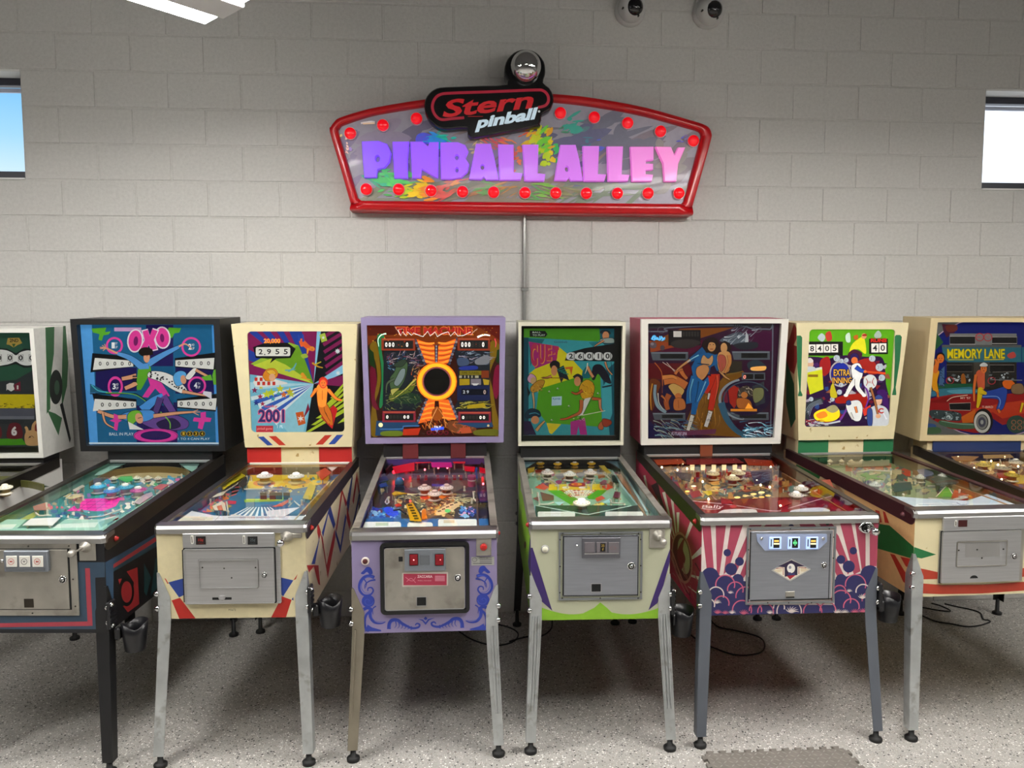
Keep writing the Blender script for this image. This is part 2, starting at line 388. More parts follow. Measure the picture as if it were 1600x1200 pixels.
# corners of each panel, projected to image pixel coordinates
CORNER_PX = {
    'frog': dict(front=[(-431.7, 840.3), (-186.8, 837.5), (-175.9, 996.1), (-418.0, 1000.1)], head=[(-130.1, 513.4), (51.1, 513.1), (67.0, 715.6), (-110.3, 717.0)], L=[(-431.7, 840.3), (-74.2, 714.9), (-66.3, 844.5), (-418.0, 1000.1)], R=[(-186.8, 837.5), (95.6, 713.6), (101.9, 842.6), (-175.9, 996.1)], pf=[(-385.9, 848.7), (-172.5, 846.2), (61.2, 743.9), (-97.2, 745.3)], hL=[(-130.1, 513.4), (-66.3, 513.1), (-49.2, 702.4), (-110.3, 717.0)], hR=[(51.1, 513.1), (101.6, 512.8), (115.4, 701.1), (67.0, 715.6)]),
    'circles': dict(front=[(-70.7, 836.5), (161.5, 836.2), (168.3, 989.0), (-61.4, 989.2)], head=[(108.3, 498.3), (342.2, 497.9), (351.0, 705.0), (125.1, 705.4)], L=[(-70.7, 836.5), (187.4, 708.4), (193.0, 839.3), (-61.4, 989.2)], R=[(161.5, 836.2), (350.9, 708.2), (355.1, 839.1), (168.3, 989.0)], pf=[(-35.1, 844.9), (167.5, 844.7), (325.0, 738.6), (172.7, 738.8)], hL=[(108.3, 498.3), (157.4, 499.0), (172.0, 691.7), (125.1, 705.4)], hR=[(342.2, 497.9), (374.7, 498.6), (382.3, 691.4), (351.0, 705.0)]),
    'rays': dict(front=[(243.0, 821.4), (476.0, 819.1), (479.5, 963.9), (248.8, 967.0)], head=[(360.0, 506.3), (557.2, 505.9), (549.2, 698.1), (382.1, 699.2)], L=[(243.0, 821.4), (396.0, 714.3), (399.2, 825.0), (248.8, 967.0)], R=[(476.0, 819.1), (560.3, 713.2), (562.2, 823.4), (479.5, 963.9)], pf=[(268.8, 830.0), (472.4, 828.0), (544.0, 741.4), (390.9, 742.5)], hL=[(360.0, 506.3), (388.4, 506.4), (408.4, 686.1), (382.1, 699.2)], hR=[(557.2, 505.9), (571.7, 506.1), (563.9, 685.1), (549.2, 698.1)]),
    'portal': dict(front=[(548.1, 831.7), (775.7, 827.5), (776.2, 984.1), (551.0, 990.1)], head=[(562.9, 496.3), (789.2, 496.0), (786.4, 691.1), (570.4, 693.6)], L=[(548.1, 831.7), (599.8, 703.9), (602.0, 843.2), (551.0, 990.1)], R=[(775.7, 827.5), (761.7, 702.0), (762.3, 840.1), (776.2, 984.1)], pf=[(564.4, 839.9), (763.4, 836.1), (754.6, 731.9), (603.8, 734.0)], hL=[(562.9, 496.3), (574.3, 497.1), (581.1, 681.0), (570.4, 693.6)], hR=[(789.2, 496.0), (785.0, 496.9), (782.4, 678.8), (786.4, 691.1)]),
    'pool': dict(front=[(828.6, 814.3), (1046.8, 811.8), (1044.5, 965.8), (828.6, 969.2)], head=[(809.4, 503.2), (977.0, 503.0), (973.5, 695.6), (809.2, 696.8)], L=[(828.6, 814.3), (808.0, 706.3), (808.2, 829.9), (828.6, 969.2)], R=[(1046.8, 811.8), (964.1, 705.1), (962.9, 828.1), (1044.5, 965.8)], pf=[(837.9, 822.8), (1028.4, 820.6), (963.4, 733.0), (818.4, 734.3)], hL=[(809.4, 503.2), (805.8, 503.6), (805.7, 684.2), (809.2, 696.8)], hR=[(977.0, 503.0), (962.0, 503.4), (959.0, 683.1), (973.5, 695.6)]),
    'spa': dict(front=[(1096.4, 808.5), (1371.9, 804.0), (1366.3, 955.3), (1093.6, 961.8)], head=[(1001.4, 498.4), (1231.7, 498.1), (1218.6, 693.1), (1001.4, 695.5)], L=[(1096.4, 808.5), (993.4, 701.5), (992.0, 826.0), (1093.6, 961.8)], R=[(1371.9, 804.0), (1192.5, 699.3), (1189.4, 822.6), (1366.3, 955.3)], pf=[(1097.9, 817.1), (1345.2, 812.9), (1201.1, 726.8), (1011.2, 729.2)], hL=[(1001.4, 498.4), (983.3, 499.1), (983.6, 683.1), (1001.4, 695.5)], hR=[(1231.7, 498.1), (1198.2, 498.8), (1186.6, 681.0), (1218.6, 693.1)]),
    'innings': dict(front=[(1429.4, 797.7), (1632.7, 792.8), (1625.4, 925.8), (1423.9, 932.7)], head=[(1243.7, 504.3), (1419.1, 504.0), (1395.4, 685.6), (1246.8, 687.9)], L=[(1429.4, 797.7), (1224.4, 699.7), (1221.5, 806.6), (1423.9, 932.7)], R=[(1632.7, 792.8), (1373.6, 697.3), (1369.8, 803.0), (1625.4, 925.8)], pf=[(1421.2, 806.3), (1599.4, 801.9), (1390.1, 723.8), (1251.4, 726.4)], hL=[(1243.7, 504.3), (1207.2, 504.6), (1210.8, 676.2), (1246.8, 687.9)], hR=[(1419.1, 504.0), (1371.5, 504.4), (1350.0, 674.1), (1395.4, 685.6)]),
    'lane': dict(front=[(1663.3, 795.7), (1874.7, 795.0), (1864.2, 943.4), (1654.9, 944.2)], head=[(1453.9, 496.5), (1660.6, 496.1), (1649.0, 688.3), (1435.7, 688.9)], L=[(1663.3, 795.7), (1422.5, 694.2), (1417.6, 816.7), (1654.9, 944.2)], R=[(1874.7, 795.0), (1575.8, 693.8), (1569.6, 816.2), (1864.2, 943.4)], pf=[(1652.0, 804.4), (1837.2, 803.8), (1595.5, 720.7), (1453.0, 721.1)], hL=[(1453.9, 496.5), (1410.2, 497.3), (1393.9, 677.2), (1435.7, 688.9)], hR=[(1660.6, 496.1), (1603.3, 497.0), (1593.5, 676.7), (1649.0, 688.3)]),
}
# ------------------------------------------------------------ setting
def wall_mat():
    m = bpy.data.materials.new('painted_block'); m.use_nodes = True; t = m.node_tree; n = t.nodes; L = t.links.new; b = n['Principled BSDF']
    g = n.new('ShaderNodeNewGeometry')
    a = n.new('ShaderNodeTexNoise'); a.inputs['Scale'].default_value = 55; a.inputs['Detail'].default_value = 5; L(g.outputs['Position'], a.inputs[0])
    v = n.new('ShaderNodeTexNoise'); v.inputs['Scale'].default_value = 150; v.inputs['Detail'].default_value = 3; L(g.outputs['Position'], v.inputs[0])
    pit = n.new('ShaderNodeMapRange'); pit.inputs['From Min'].default_value = .62; pit.inputs['From Max'].default_value = .72; L(v.outputs[0], pit.inputs[0])
    r = n.new('ShaderNodeValToRGB'); L(a.outputs[0], r.inputs[0])
    r.color_ramp.elements[0].position = .3; r.color_ramp.elements[1].position = .7
    r.color_ramp.elements[0].color = (.50, .49, .465, 1); r.color_ramp.elements[1].color = (.56, .55, .52, 1)
    mx = n.new('ShaderNodeMix'); mx.data_type = 'RGBA'; L(pit.outputs[0], mx.inputs['Factor']); L(r.outputs[0], mx.inputs[6]); mx.inputs[7].default_value = (.42, .41, .39, 1)
    L(mx.outputs[2], b.inputs['Base Color']); b.inputs['Roughness'].default_value = .62
    sb = n.new('ShaderNodeMath'); sb.operation = 'SUBTRACT'; L(a.outputs[0], sb.inputs[0]); L(pit.outputs[0], sb.inputs[1])
    bp = n.new('ShaderNodeBump'); bp.inputs['Strength'].default_value = .35; bp.inputs['Distance'].default_value = .004; L(sb.outputs[0], bp.inputs['Height']); L(bp.outputs[0], b.inputs['Normal'])
    return m
def floor_mat():
    m = bpy.data.materials.new('flake_epoxy'); m.use_nodes = True; t = m.node_tree; n = t.nodes; L = t.links.new; b = n['Principled BSDF']
    g = n.new('ShaderNodeNewGeometry'); out = None
    base = n.new('ShaderNodeTexNoise'); base.inputs['Scale'].default_value = 26; base.inputs['Detail'].default_value = 6; L(g.outputs['Position'], base.inputs[0])
    r = n.new('ShaderNodeValToRGB'); L(base.outputs[0], r.inputs[0]); r.color_ramp.elements[0].position = .3; r.color_ramp.elements[1].position = .7
    r.color_ramp.elements[0].color = (.36, .345, .32, 1); r.color_ramp.elements[1].color = (.45, .435, .405, 1); out = r.outputs[0]
    for sc, lo, col, off in ((95, .10, (.02, .02, .02), 0), (150, .10, (.08, .075, .07), 3.1), (110, .12, (.86, .85, .81), 7.7), (170, .12, (.28, .23, .19), 11.3), (220, .12, (.8, .78, .74), 1.9)):
        mp_ = n.new('ShaderNodeVectorMath'); mp_.operation = 'ADD'; mp_.inputs[1].default_value = (off, off * .7, 0); L(g.outputs['Position'], mp_.inputs[0])
        v = n.new('ShaderNodeTexVoronoi'); v.inputs['Scale'].default_value = sc; L(mp_.outputs[0], v.inputs[0])
        s1 = n.new('ShaderNodeSeparateColor'); L(v.outputs['Color'], s1.inputs[0])
        lt = n.new('ShaderNodeMath'); lt.operation = 'LESS_THAN'; lt.inputs[1].default_value = lo; L(s1.outputs[0], lt.inputs[0])
        ds = n.new('ShaderNodeMath'); ds.operation = 'LESS_THAN'; ds.inputs[1].default_value = .42; L(v.outputs['Distance'], ds.inputs[0])
        mu = n.new('ShaderNodeMath'); mu.operation = 'MULTIPLY'; L(lt.outputs[0], mu.inputs[0]); L(ds.outputs[0], mu.inputs[1])
        mx = n.new('ShaderNodeMix'); mx.data_type = 'RGBA'; L(mu.outputs[0], mx.inputs['Factor']); L(out, mx.inputs[6]); mx.inputs[7].default_value = col + (1,); out = mx.outputs[2]
    L(out, b.inputs['Base Color']); b.inputs['Roughness'].default_value = .42
    return m
BLOCK = wall_mat()
ROOM = dict(x0=-7.0, x1=7.2, y0=-9.5, h=4.35)
structure(MB().box(ROOM['x0'], ROOM['x1'], ROOM['y0'], .22, -.12, 0).obj('floor', floor_mat()))
structure(MB().box(ROOM['x0'], ROOM['x1'], ROOM['y0'], .22, ROOM['h'], ROOM['h'] + .1).obj('ceiling', mat('ceiling_paint', (.16, .16, .16), .8)))
pw = mat('plain_wall', (.22, .215, .205), .7, var=.04)
structure(MB().box(ROOM['x0'] - .15, ROOM['x0'], ROOM['y0'], .22, 0, ROOM['h']).obj('wall_left', pw))
structure(MB().box(ROOM['x1'], ROOM['x1'] + .15, ROOM['y0'], .22, 0, ROOM['h']).obj('wall_right', pw))
structure(MB().box(ROOM['x0'], ROOM['x1'], ROOM['y0'] - .15, ROOM['y0'], 0, ROOM['h']).obj('wall_front', pw))
ZW0, ZW1 = 2.6056, 3.2152            # window band
WX = ((-3.696, -2.477), (3.212, 4.431))
wb = MB()
xs = [ROOM['x0'], WX[0][0], WX[0][1], WX[1][0], WX[1][1], ROOM['x1']]
wb.box(xs[0], xs[5], .0042, .22, 0, ZW0).box(xs[0], xs[5], .0042, .22, ZW1, ROOM['h'])
for i in (0, 2, 4): wb.box(xs[i], xs[i + 1], .0042, .22, ZW0, ZW1)
wall = structure(wb.obj('wall_back', BLOCK))
BW, BH, J = .4064, .2032, .0095
def block_mesh(w, h):
    a, b, c = w / 2 - J / 2, h / 2 - J / 2, .0022
    v = [(x, y, z) for y, k in ((.006, 0), (c, 0), (0, c)) for x, z in ((-a + k, -b + k), (a - k, -b + k), (a - k, b - k), (-a + k, b - k))]
    f = [(i, (i + 1) % 4, 4 + (i + 1) % 4, 4 + i) for i in range(4)] + [(4 + i, 4 + (i + 1) % 4, 8 + (i + 1) % 4, 8 + i) for i in range(4)] + [(8, 9, 10, 11)]
    m = MB(); m.add(v, f); return m
shared = {}
rest = MB(); rb = random.Random(4)
for row in range(-10, 12):
    z0, z1 = 1.996 + BH * row, 1.996 + BH * (row + 1)
    z0, z1 = max(z0, 0), min(z1, ROOM['h'])
    if z1 - z0 < .02: continue
    off = 0 if row % 2 == 0 else .5
    for i in range(-13, 25):
        x0, x1 = (i + off) * BW - 2.274, (i + off + 1) * BW - 2.274
        if x1 > ROOM['x1'] or x0 < ROOM['x0']: continue
        segs = [(x0, x1)]
        if 3 <= row <= 5:
            segs = []
            for a, b in ((xs[0], xs[1]), (xs[2], xs[3]), (xs[4], xs[5])):
                a, b = max(a, x0), min(b, x1)
                if b - a > .05: segs.append((a, b))
        for a, b in segs:
            key = (round(b - a, 3), round(z1 - z0, 3)); cx, cz = (a + b) / 2, (z0 + z1) / 2
            bm_ = block_mesh(*key)
            if row >= -5 and b > -2.8 and a < 3.75 and z0 < 3.85:
                if key not in shared: shared[key] = bm_.mesh('block', BLOCK)
                o = link('block', shared[key], wall); o.location = (cx, rb.uniform(-.0012, .0006), cz)
            else:
                rest.add([(v[0] + cx, v[1], v[2] + cz) for v in bm_.v], bm_.f)
rest.obj('block_courses', BLOCK, wall)['kind'] = 'stuff'
# windows high in the wall
dk = mat('window_frame_dark', '23242f', .4)
for k, (a, b) in enumerate(WX):
    fr = MB(); y0, y1, t = .125, .185, .05
    fr.box(a, b, y0, y1, ZW0, ZW0 + t + .02, 0, .004).box(a, b, y0, y1, ZW1 - t, ZW1, 0, .004).box(a, a + t * .7, y0, y1, ZW0 + t, ZW1 - t).box(b - t * .7, b, y0, y1, ZW0 + t, ZW1 - t)
    w = structure(fr.obj('window_%d' % (k + 1), dk))
    MB().box(a + .03, b - .03, y0 + .02, y1 - .02, ZW1 - t - .035, ZW1 - t - .012, 0, .003).obj('blind_rail', mat('pale_rail', 'b9bfd2', .4), w)
    g = MB().add([(a + .03, .155, ZW0 + .05), (b - .03, .155, ZW0 + .05), (b - .03, .155, ZW1 - .05), (a + .03, .155, ZW1 - .05)], [(0, 1, 2, 3)]).obj('pane', glass_mat('window_glass'), w)
    MB().box(a + .001, b - .001, .0, .12, ZW1 - .012, ZW1 - .001).obj('lintel', mat('white_paint', (.75, .75, .73), .6), w)
    MB().box(a + .001, b - .001, -.002, .12, ZW0 + .001, ZW0 + .010).obj('sill', mat('white_paint'), w)

# ------------------------------------------------------------ ceiling strip lights, hung at 45 degrees
lens = mat('lamp_lens', (1, .97, .93), .5, emit=LAMP_POWER); lens2 = mat('lamp_lens_fill', (1, .97, .93), .5, emit=LAMP_POWER * .62); hous = mat('lamp_housing', (.72, .71, .72), .4, var=.03)  # lens2: weaker lens for the unseen second row, tuned as fill
def fixture_():
    r = empty('ceiling_light', (0, 0, 0))
    h = MB().box(-.62, .62, -.085, .085, 0, .07, 0, .006)
    h.prism([(-.20, .028), (-.085, .028), (-.085, .07), (-.17, .07)], lambda p, q, t: (t, p, q), -.62, .62); h.prism([(.20, .028), (.085, .028), (.085, .07), (.17, .07)], lambda p, q, t: (t, p, q), -.62, .62)
    h.obj('housing', hous, r)
    for s in (-1, 1):
        MB().box(-.6, .6, s * .09, s * .196, .004, .027, 0, .004).obj('lens', lens, r, 'glowing white lens strip')
        MB().cyl((s * .45, 0, .07), (s * .45, 0, 3.2), .002, n=6).obj('hanger', mat('wire_steel', '999999', .3, 1), r)
    return r
fx = fixture_()
LX = [(-1.327, -1.827, 3.0), (1.75, -2.25, 3.0), (-3.9, -2.6, 3.0), (4.4, -2.6, 3.0), (-2.5, -3.5, 3.25), (.35, -3.45, 3.25), (3.2, -3.5, 3.25)]  # only the first is in view; the others are unseen, added for lighting
LB = ['strip light whose glowing end shows at the top of the photo', 'unseen strip light above the widest pinball machine', 'unseen strip light near the left window', 'unseen strip light near the right window',
      'unseen fill strip light of the second row, on the left', 'unseen fill strip light of the second row, in the middle', 'unseen fill strip light of the second row, on the right', 'strip light at the back of the room, left', 'strip light at the back of the room, right']
for i, (x, y, z) in enumerate(LX):
    o = fx if i == 0 else copy_tree(fx)
    o.location = (x, y, z); o.rotation_euler = (0, 0, radians(45))
    for c in o.children:
        if c.name.startswith('hanger'): c.scale = (1, 1, (ROOM['h'] - z - .07) / 3.13); c.location.z = .07 * (1 - c.scale.z)
    if i > 3:
        for c in o.children:
            if c.name.startswith('lens'): c.material_slots[0].link = 'OBJECT'; c.material_slots[0].material = lens2
    thing(o, 'white ' + LB[i], 'ceiling light', 'hanging strip lights')

# ------------------------------------------------------------ pinball machine bodies
steel = mat('brushed_steel', 'bcbcbc', .36, .72, var=.08, vscale=5, stretch=(1, 1, 30))
steel2 = mat('worn_steel', 'aeaaa0', .42, .72, var=.18, vscale=7, wear='6d675d', wscale=9, wlo=.55, whi=.8)
galv = mat('leg_steel', 'c4c8c8', .36, .75, var=.16, vscale=11, wear='8f8d86', wscale=16, wlo=.58, whi=.75)
chrome = mat('chrome', 'e0e0e0', .08, 1); black = mat('black_plastic', '141414', .35); rub = mat('black_rubber', '101010', .6)
railm = mat('dull_rail', '6b6560', .38, 1, var=.08)
white = mat('white_plastic', 'e6e4da', .4)
PANE = glass_mat('table_glass', (.97, .985, .975), 1.4)

class Machine: pass
def leg(w, y, dirx, diry, ztop, zbot, m, name_label=None, parent=None, foot=.05, ribs=0, fw=.05):
    """angle-section leg around a cabinet corner at (w, y); dirx / diry point outwards"""
    t = .004; mb = MB(); secs = []
    lev = [(ztop, .010), (ztop - .10, fw), (zbot, fw), (zbot - .03, fw), (foot, fw * .82)]
    for z, f in lev:
        k = max(0, (zbot - z) / zbot); ox = w + dirx * (.004 + .022 * k); oy = y + diry * (.004 + .055 * k)
        secs.append([(ox - dirx * p, oy - diry * q, z) for p, q in ((f, 0), (t * .5, 0), (0, t * .5), (0, f), (t, f), (t, t), (f, t))])
    mb.loft(secs, 0, False)
    for r in range(ribs):
        a = .014 + .012 * r
        P = []
        for z in (zbot + .02, zbot - .03, .18):
            k = max(0, (zbot - z) / zbot); P.append((w + dirx * (.004 + .022 * k) - dirx * (a - .003 * k), y + diry * (.006 + .055 * k), z))
        mb.tube(P, .0045, 6)
    o = mb.obj('leg', m, parent, name_label)
    bx, by = w + dirx * .004, y + diry * .004; d = Vector((dirx, diry, 0)).normalized()
    for z in (zbot + .105, zbot + .045):
        MB().lathe([(.0, 0), (.011, 0), (.012, .006), (.009, .013), (0, .016)], (bx - dirx * .002, by - diry * .002, z), d, 10).obj('bolt', chrome, o)
    fxx, fyy = w + dirx * .02 - dirx * fw * .35, y + diry * .055 - diry * fw * .35
    MB().lathe([(.0, 0), (.026, 0), (.027, .012), (.020, .018), (.012, .02), (.010, foot + .01), (0, foot + .01)], (fxx, fyy, 0), (0, 0, 1), 18).obj('leg_foot', rub, o, 'black rubber levelling foot')
    return o

def machine(key, label, body, rail, legm, style):
    s = SPEC[key]; M = Machine(); M.s = s; w = s['w'] / 2; M.w = w
    root = empty('pinball_machine', (s['x'], YF, 0), s['a'], label, 'pinball machine'); M.root = root
    zt, zr, zb = s['zt'], s['zr'], s['zb']; L = LEN
    rz = lambda y: zt + (zr - zt) * y / L
    M.rz = rz
    liner = style.get('liner', body)
    mb = MB(); X = lambda p, q, t: (t, p, q)
    prof = [(0, zb), (0, rz(0) - .012), (L, rz(L) - .012), (L, zb + .03)]
    for sx in (-1, 1):
        mb.prism(prof, X, sx * w, sx * (w - .014))
        mb.add([(sx * (w - .0145), y, z) for y, z in ((.02, rz(0) - .15), (L, rz(L) - .2), (L, rz(L) - .013), (.02, rz(0) - .013))], [(0, 1, 2, 3)], 1)
    mb.box(-w + .014, w - .014, 0, .016, zb, zt - .012); mb.box(-w + .014, w - .014, L - .016, L, zb + .03, zr - .014)
    mb.box(-w + .014, w - .014, .016, L - .016, zb + .006, zb + .018)
    M.cab = mb.obj('cabinet', [body, liner], root)
    # top behind the glass and the neck that carries the head
    n0 = s['bz'][0]
    nm = style.get('neck', body)
    MB().box(-w + .012, w - .012, 1.10, L, zr - .03, n0 + .02).obj('neck', nm, root)
    # lock bar
    k = w + .007
    pf = [(-.010, zt - .032), (-.013, zt - .012), (-.006, zt - .001), (.002, zt + .002), (.055, zt + .004), (.055, zt - .012), (.004, zt - .02), (.0, zt - .032)]
    lb = MB().loft([[(x, y + abs(abs(x) - k) * .0 + (.012 if abs(x) == k else 0), z) for y, z in pf] for x in (-k, -k + .012, k - .012, k)], 0, False); lb.obj('lock_bar', style.get('bar', mat('bar_steel', 'a3a3a1', .3, .95, var=.06, vscale=5, stretch=(1, 30, 30))), root)
    # side rails
    for sx in (-1, 1):
        rp = []
        b = .066
        for i in range(7):
            t = radians(180 + 90 * i / 6); rp.append((.028 + .03 * cos(t), rz(0) - b + .03 + .03 * sin(t)))
        rp += [(1.22, rz(1.22) - b * .75), (1.22, rz(1.22) + .002), (.0, rz(0) + .002)]
        m_ = MB().prism(rp, X, sx * (w + .0005), sx * (w + .0045))
        m_.add([(sx * x, y, rz(y) + .0025) for y in (.04, 1.22) for x in (w + .004, w - .026)] + [(sx * (w - .026), y, rz(y) - .008) for y in (.04, 1.22)], [(0, 1, 3, 2), (1, 4, 5, 3)])
        o = m_.obj('side_rail', rail, root)
        MB().lathe([(0, 0), (.011, 0), (.012, .003), (.008, .006), (.007, .011), (0, .012)], (sx * (w + .0045), .075, zt - .035), (sx, 0, 0), 12).obj('flipper_button', style.get('button', mat('button_red', 'b3201c', .35)), o)
    # glass over the playfield
    gw = w - .024
    MB().add([(-gw, .05, rz(.05) + .0005), (gw, .05, rz(.05) + .0005), (gw, 1.105, rz(1.105) - .003), (-gw, 1.105, rz(1.105) - .003)], [(0, 1, 2, 3)]).obj('table_glass', PANE, root, 'sloping glass over the playfield')
    MB().box(-gw, gw, 1.092, 1.104, rz(1.1) - .010, rz(1.1) + .004, 0, .002).obj('glass_channel', style.get('chan', steel), root)
    # legs
    lm = legm if isinstance(legm, (list, tuple)) else (legm, legm)
    for i, (sx, yy, sy) in enumerate(((-1, 0, -1), (1, 0, -1), (-1, L, 1), (1, L, 1))):
        m_ = lm[min(i, 1)] if i < 2 else style.get('rleg', black)
        zbot = zb if yy == 0 else zb + .03
        leg(sx * w, yy, sx, sy, zbot + .19, zbot, m_, style.get('leglab', (None, None))[i] if i < 2 else None, root, .05 if yy == 0 else .085, style.get('ribs', (0, 0))[i] if i < 2 else 0)
    # head
    bw, bz = s['bw'], s['bz']; H = bz[1] - bz[0]
    t, b = bw[0] / 2, bw[1] / 2
    hd = MB(); yf = lambda p, q, d: (p, d, q)
    M.H, M.bt, M.bb = H, t, b
    fl, fb, ft = style['frame']          # frame widths: sides, bottom, top
    op = style.get('open'); rad = style.get('rad', .004)
    outer = [(-b, 0), (b, 0), (t, H), (-t, H)]
    if op: x0, z0, x1, z1 = op
    else: x0, z0, x1, z1 = -min(t, b) + fl, fb, min(t, b) - fl, H - ft
    sk = style.get('skew', (t - b) / H if not op else 0)      # sides of the opening follow the taper
    inn = [(x + (sk if x > 0 else -sk) * (z - H * .5 if not op else 0), z) for x, z in rrect(x0, z0, x1, z1, rad, 5)]
    M.open = (x0, z0, x1, z1)
    # outer outline resampled to the same count as the opening
    cxm, czm = (x0 + x1) / 2, (z0 + z1) / 2
    outl = []
    for i, (px_, pz_) in enumerate(inn):
        q = i // 6; cx, cz = ((t, H), (-t, H), (-b, 0), (b, 0))[q]; outl.append((cx, cz))
    dp = style.get('depth', .03)
    hd.ring(outl, inn, yf, 0, dp)
    hd.ring([(-b, 0), (b, 0), (t, H), (-t, H)], [(-b + .02, .02), (b - .02, .02), (t - .02, H - .02), (-t + .02, H - .02)], yf, dp, BBD, 1)
    hd.add([(-b + .02, BBD - .01, .02), (b - .02, BBD - .01, .02), (t - .02, BBD - .01, H - .02), (-t + .02, BBD - .01, H - .02)], [(0, 1, 2, 3)], 1)
    head = hd.obj('backbox', [style.get('framem', body), style.get('headm', body)], root); head.location = (s['bx'], BBY, bz[0]); head.rotation_euler = (.045, 0, 0)
    M.head = head; M.dp = dp
    # glass pane over the picture
    MB().add([(x, dp * .55, z) for x, z in ((x0 - .004, z0 - .004), (x1 + .004, z0 - .004), (x1 + .004, z1 + .004), (x0 - .004, z1 + .004))], [(0, 1, 2, 3)]).obj('backbox_glass', PANE, head)
    return M

def flat_front(M): return lambda u, v, h: (u, -.0006 - h, v)
def flat_head(M, d=0): return lambda u, v, h: (u, M.dp - .002 - h + d, v)
def flat_side(M, sx): return lambda u, v, h: (sx * (M.w + .0005 + h), u, v)
def flat_headside(M, sx):
    def f(u, v, h):
        x = M.bb + (M.bt - M.bb) * v / M.H
        return (sx * (x + .0005 + h), u, v)
    return f
class Front:
    """fittings on the cabinet front, placed by image pixel coordinates"""
    def __init__(s, M, sheet): s.M = M; s.sh = sheet
    def rect(s, x0, y0, x1, y1):
        a, b, c, d = s.sh(x0, y0), s.sh(x1, y0), s.sh(x1, y1), s.sh(x0, y1)
        return ((a[0] + d[0]) / 2, (c[1] + d[1]) / 2, (b[0] + c[0]) / 2, (a[1] + b[1]) / 2)
    def box(s, name, x0, y0, x1, y1, d0, d1, m, parent=None, ch=.001, label=None):
        X0, Z0, X1, Z1 = s.rect(x0, y0, x1, y1)
        return MB().box(X0, X1, -d1, -d0, Z0, Z1, 0, ch).obj(name, m, parent or s.M.root, label)
    def rbox(s, name, x0, y0, x1, y1, r, d0, d1, m, parent=None, label=None):
        X0, Z0, X1, Z1 = s.rect(x0, y0, x1, y1); f = lambda p, q, t: (p, t, q)
        mb = MB().prism(rrect(X0, Z0, X1, Z1, r), f, -d0, -d1); return mb.obj(name, m, parent or s.M.root, label)
    def frame(s, name, x0, y0, x1, y1, w, r, d0, d1, m, parent=None, label=None):
        X0, Z0, X1, Z1 = s.rect(x0, y0, x1, y1); f = lambda p, q, t: (p, t, q)
        return MB().ring(rrect(X0, Z0, X1, Z1, r), rrect(X0 + w, Z0 + w, X1 - w, Z1 - w, max(r - w, .001)), f, -d0, -d1).obj(name, m, parent or s.M.root, label)
    def knob(s, name, x, y, prof, m, parent=None, label=None, n=18, d=(0, -1, 0)):
        u, v = s.sh(x, y)
        return MB().lathe(prof, (u, 0, v), d, n).obj(name, m, parent or s.M.root, label)
    def lock(s, x, y, parent, r=.013):
        return s.lock2(x, y, parent, r, .004)
    def lock2(s, x, y, parent, r, h):
        u, v = s.sh(x, y); o_ = (u, 0, v)
        mb = MB().lathe([(0, h), (r, h), (r, h + .005), (r * .8, h + .007), (r * .74, h + .0045), (0, h + .0045)], o_, (0, -1, 0), 20)
        mb.lathe([(0, h + .0045), (r * .76, h + .0047), (0, h + .0048)], o_, (0, -1, 0), 20, 1)
        mb.lathe([(0, h + .0045), (r * .5, h + .0045), (r * .46, h + .009), (0, h + .0095)], o_, (0, -1, 0), 16)
        mb.box(u - .001, u + .001, -h - .0102, -h - .009, v - r * .28, v + r * .28, 1)
        return mb.obj('lock', [chrome, mat('lock_dark', '2a2926', .5, .5)], parent, 'round chrome lock')
    def screws(s, pts, parent, r=.0032, d=.004, m=None):
        for x, y in pts: s.knob('screw', x, y, [(0, d), (r, d), (r * .8, d + .0015), (0, d + .002)], m or mat('screw_dark', '4a4844', .4, 1), parent, None, 8)
    def plunger(s, x, y, parent, plate=None, tx=0, ty=0):
        """ball shooter: escutcheon, rod and knob; the rod leans towards (tx, ty)"""
        u, v = s.sh(x, y)
        mb = MB()
        if plate: X0, Z0, X1, Z1 = s.rect(*plate); mb.box(X0, X1, -.006, 0, Z0, Z1, 0, .0015)
        mb.lathe([(0, 0), (.026, 0), (.024, .008), (.015, .02), (.011, .032), (.0095, .036), (0, .036)], (u, 0, v), (0, -1, 0), 16)
        o = mb.obj('plunger_housing', steel2, s.M.root)
        MB().lathe([(0, 0), (.004, 0), (.004, .045), (.006, .047), (.013, .055), (.0145, .068), (.011, .078), (0, .080)], (u, -.034, v), (0, -1, 0), 16).obj('plunger', steel2 if plate else chrome, o, 'spring plunger with round steel knob')
        return o
# ------------------------------------------------------------ the machines
cream = mat('cream_paint', 'd9cda4', .5, var=.05, vscale=9, wear='a58a54', wscale=26, wlo=.66, whi=.72)
grey_leg = mat('grey_leg_paint', '5b6068', .42, var=.03)
blk = mat('black_paint', '151517', .45, var=.1)
MA = {}
def pm_(n, c): return mat(n, c, .45, var=.04)
ivory_frame = mat('ivory_frame', 'd6d2bd', .45, var=.04); white_frame = mat('white_frame', 'd9d6cd', .45, var=.03)
MA['frog'] = machine('frog', 'white pinball machine with green side panels, cut off by the left edge of the photo', mat('white_wood', 'dcdbd4', .5, var=.03), railm, galv, dict(frame=(.022, .022, .022), depth=.05, neck=blk))
MA['circles'] = machine('circles', 'black pinball machine with blue backglass of pink rings and pink bubble letters', blk, railm, blk, dict(frame=(.03, .03, .03), depth=.035, liner=pm_('liner_mint', '9fc8b4')))
MA['rays'] = machine('rays', 'cream pinball machine with rainbow ray backglass numbered 2001 and diamond side stripes', cream, railm, galv, dict(frame=(.03, .03, .03), open=(-.25, .082, .25, .627), rad=.022, depth=.012, liner=pm_('liner_white', 'd8d4cc'), chan=mat('channel_white', 'dad8d0', .3)))
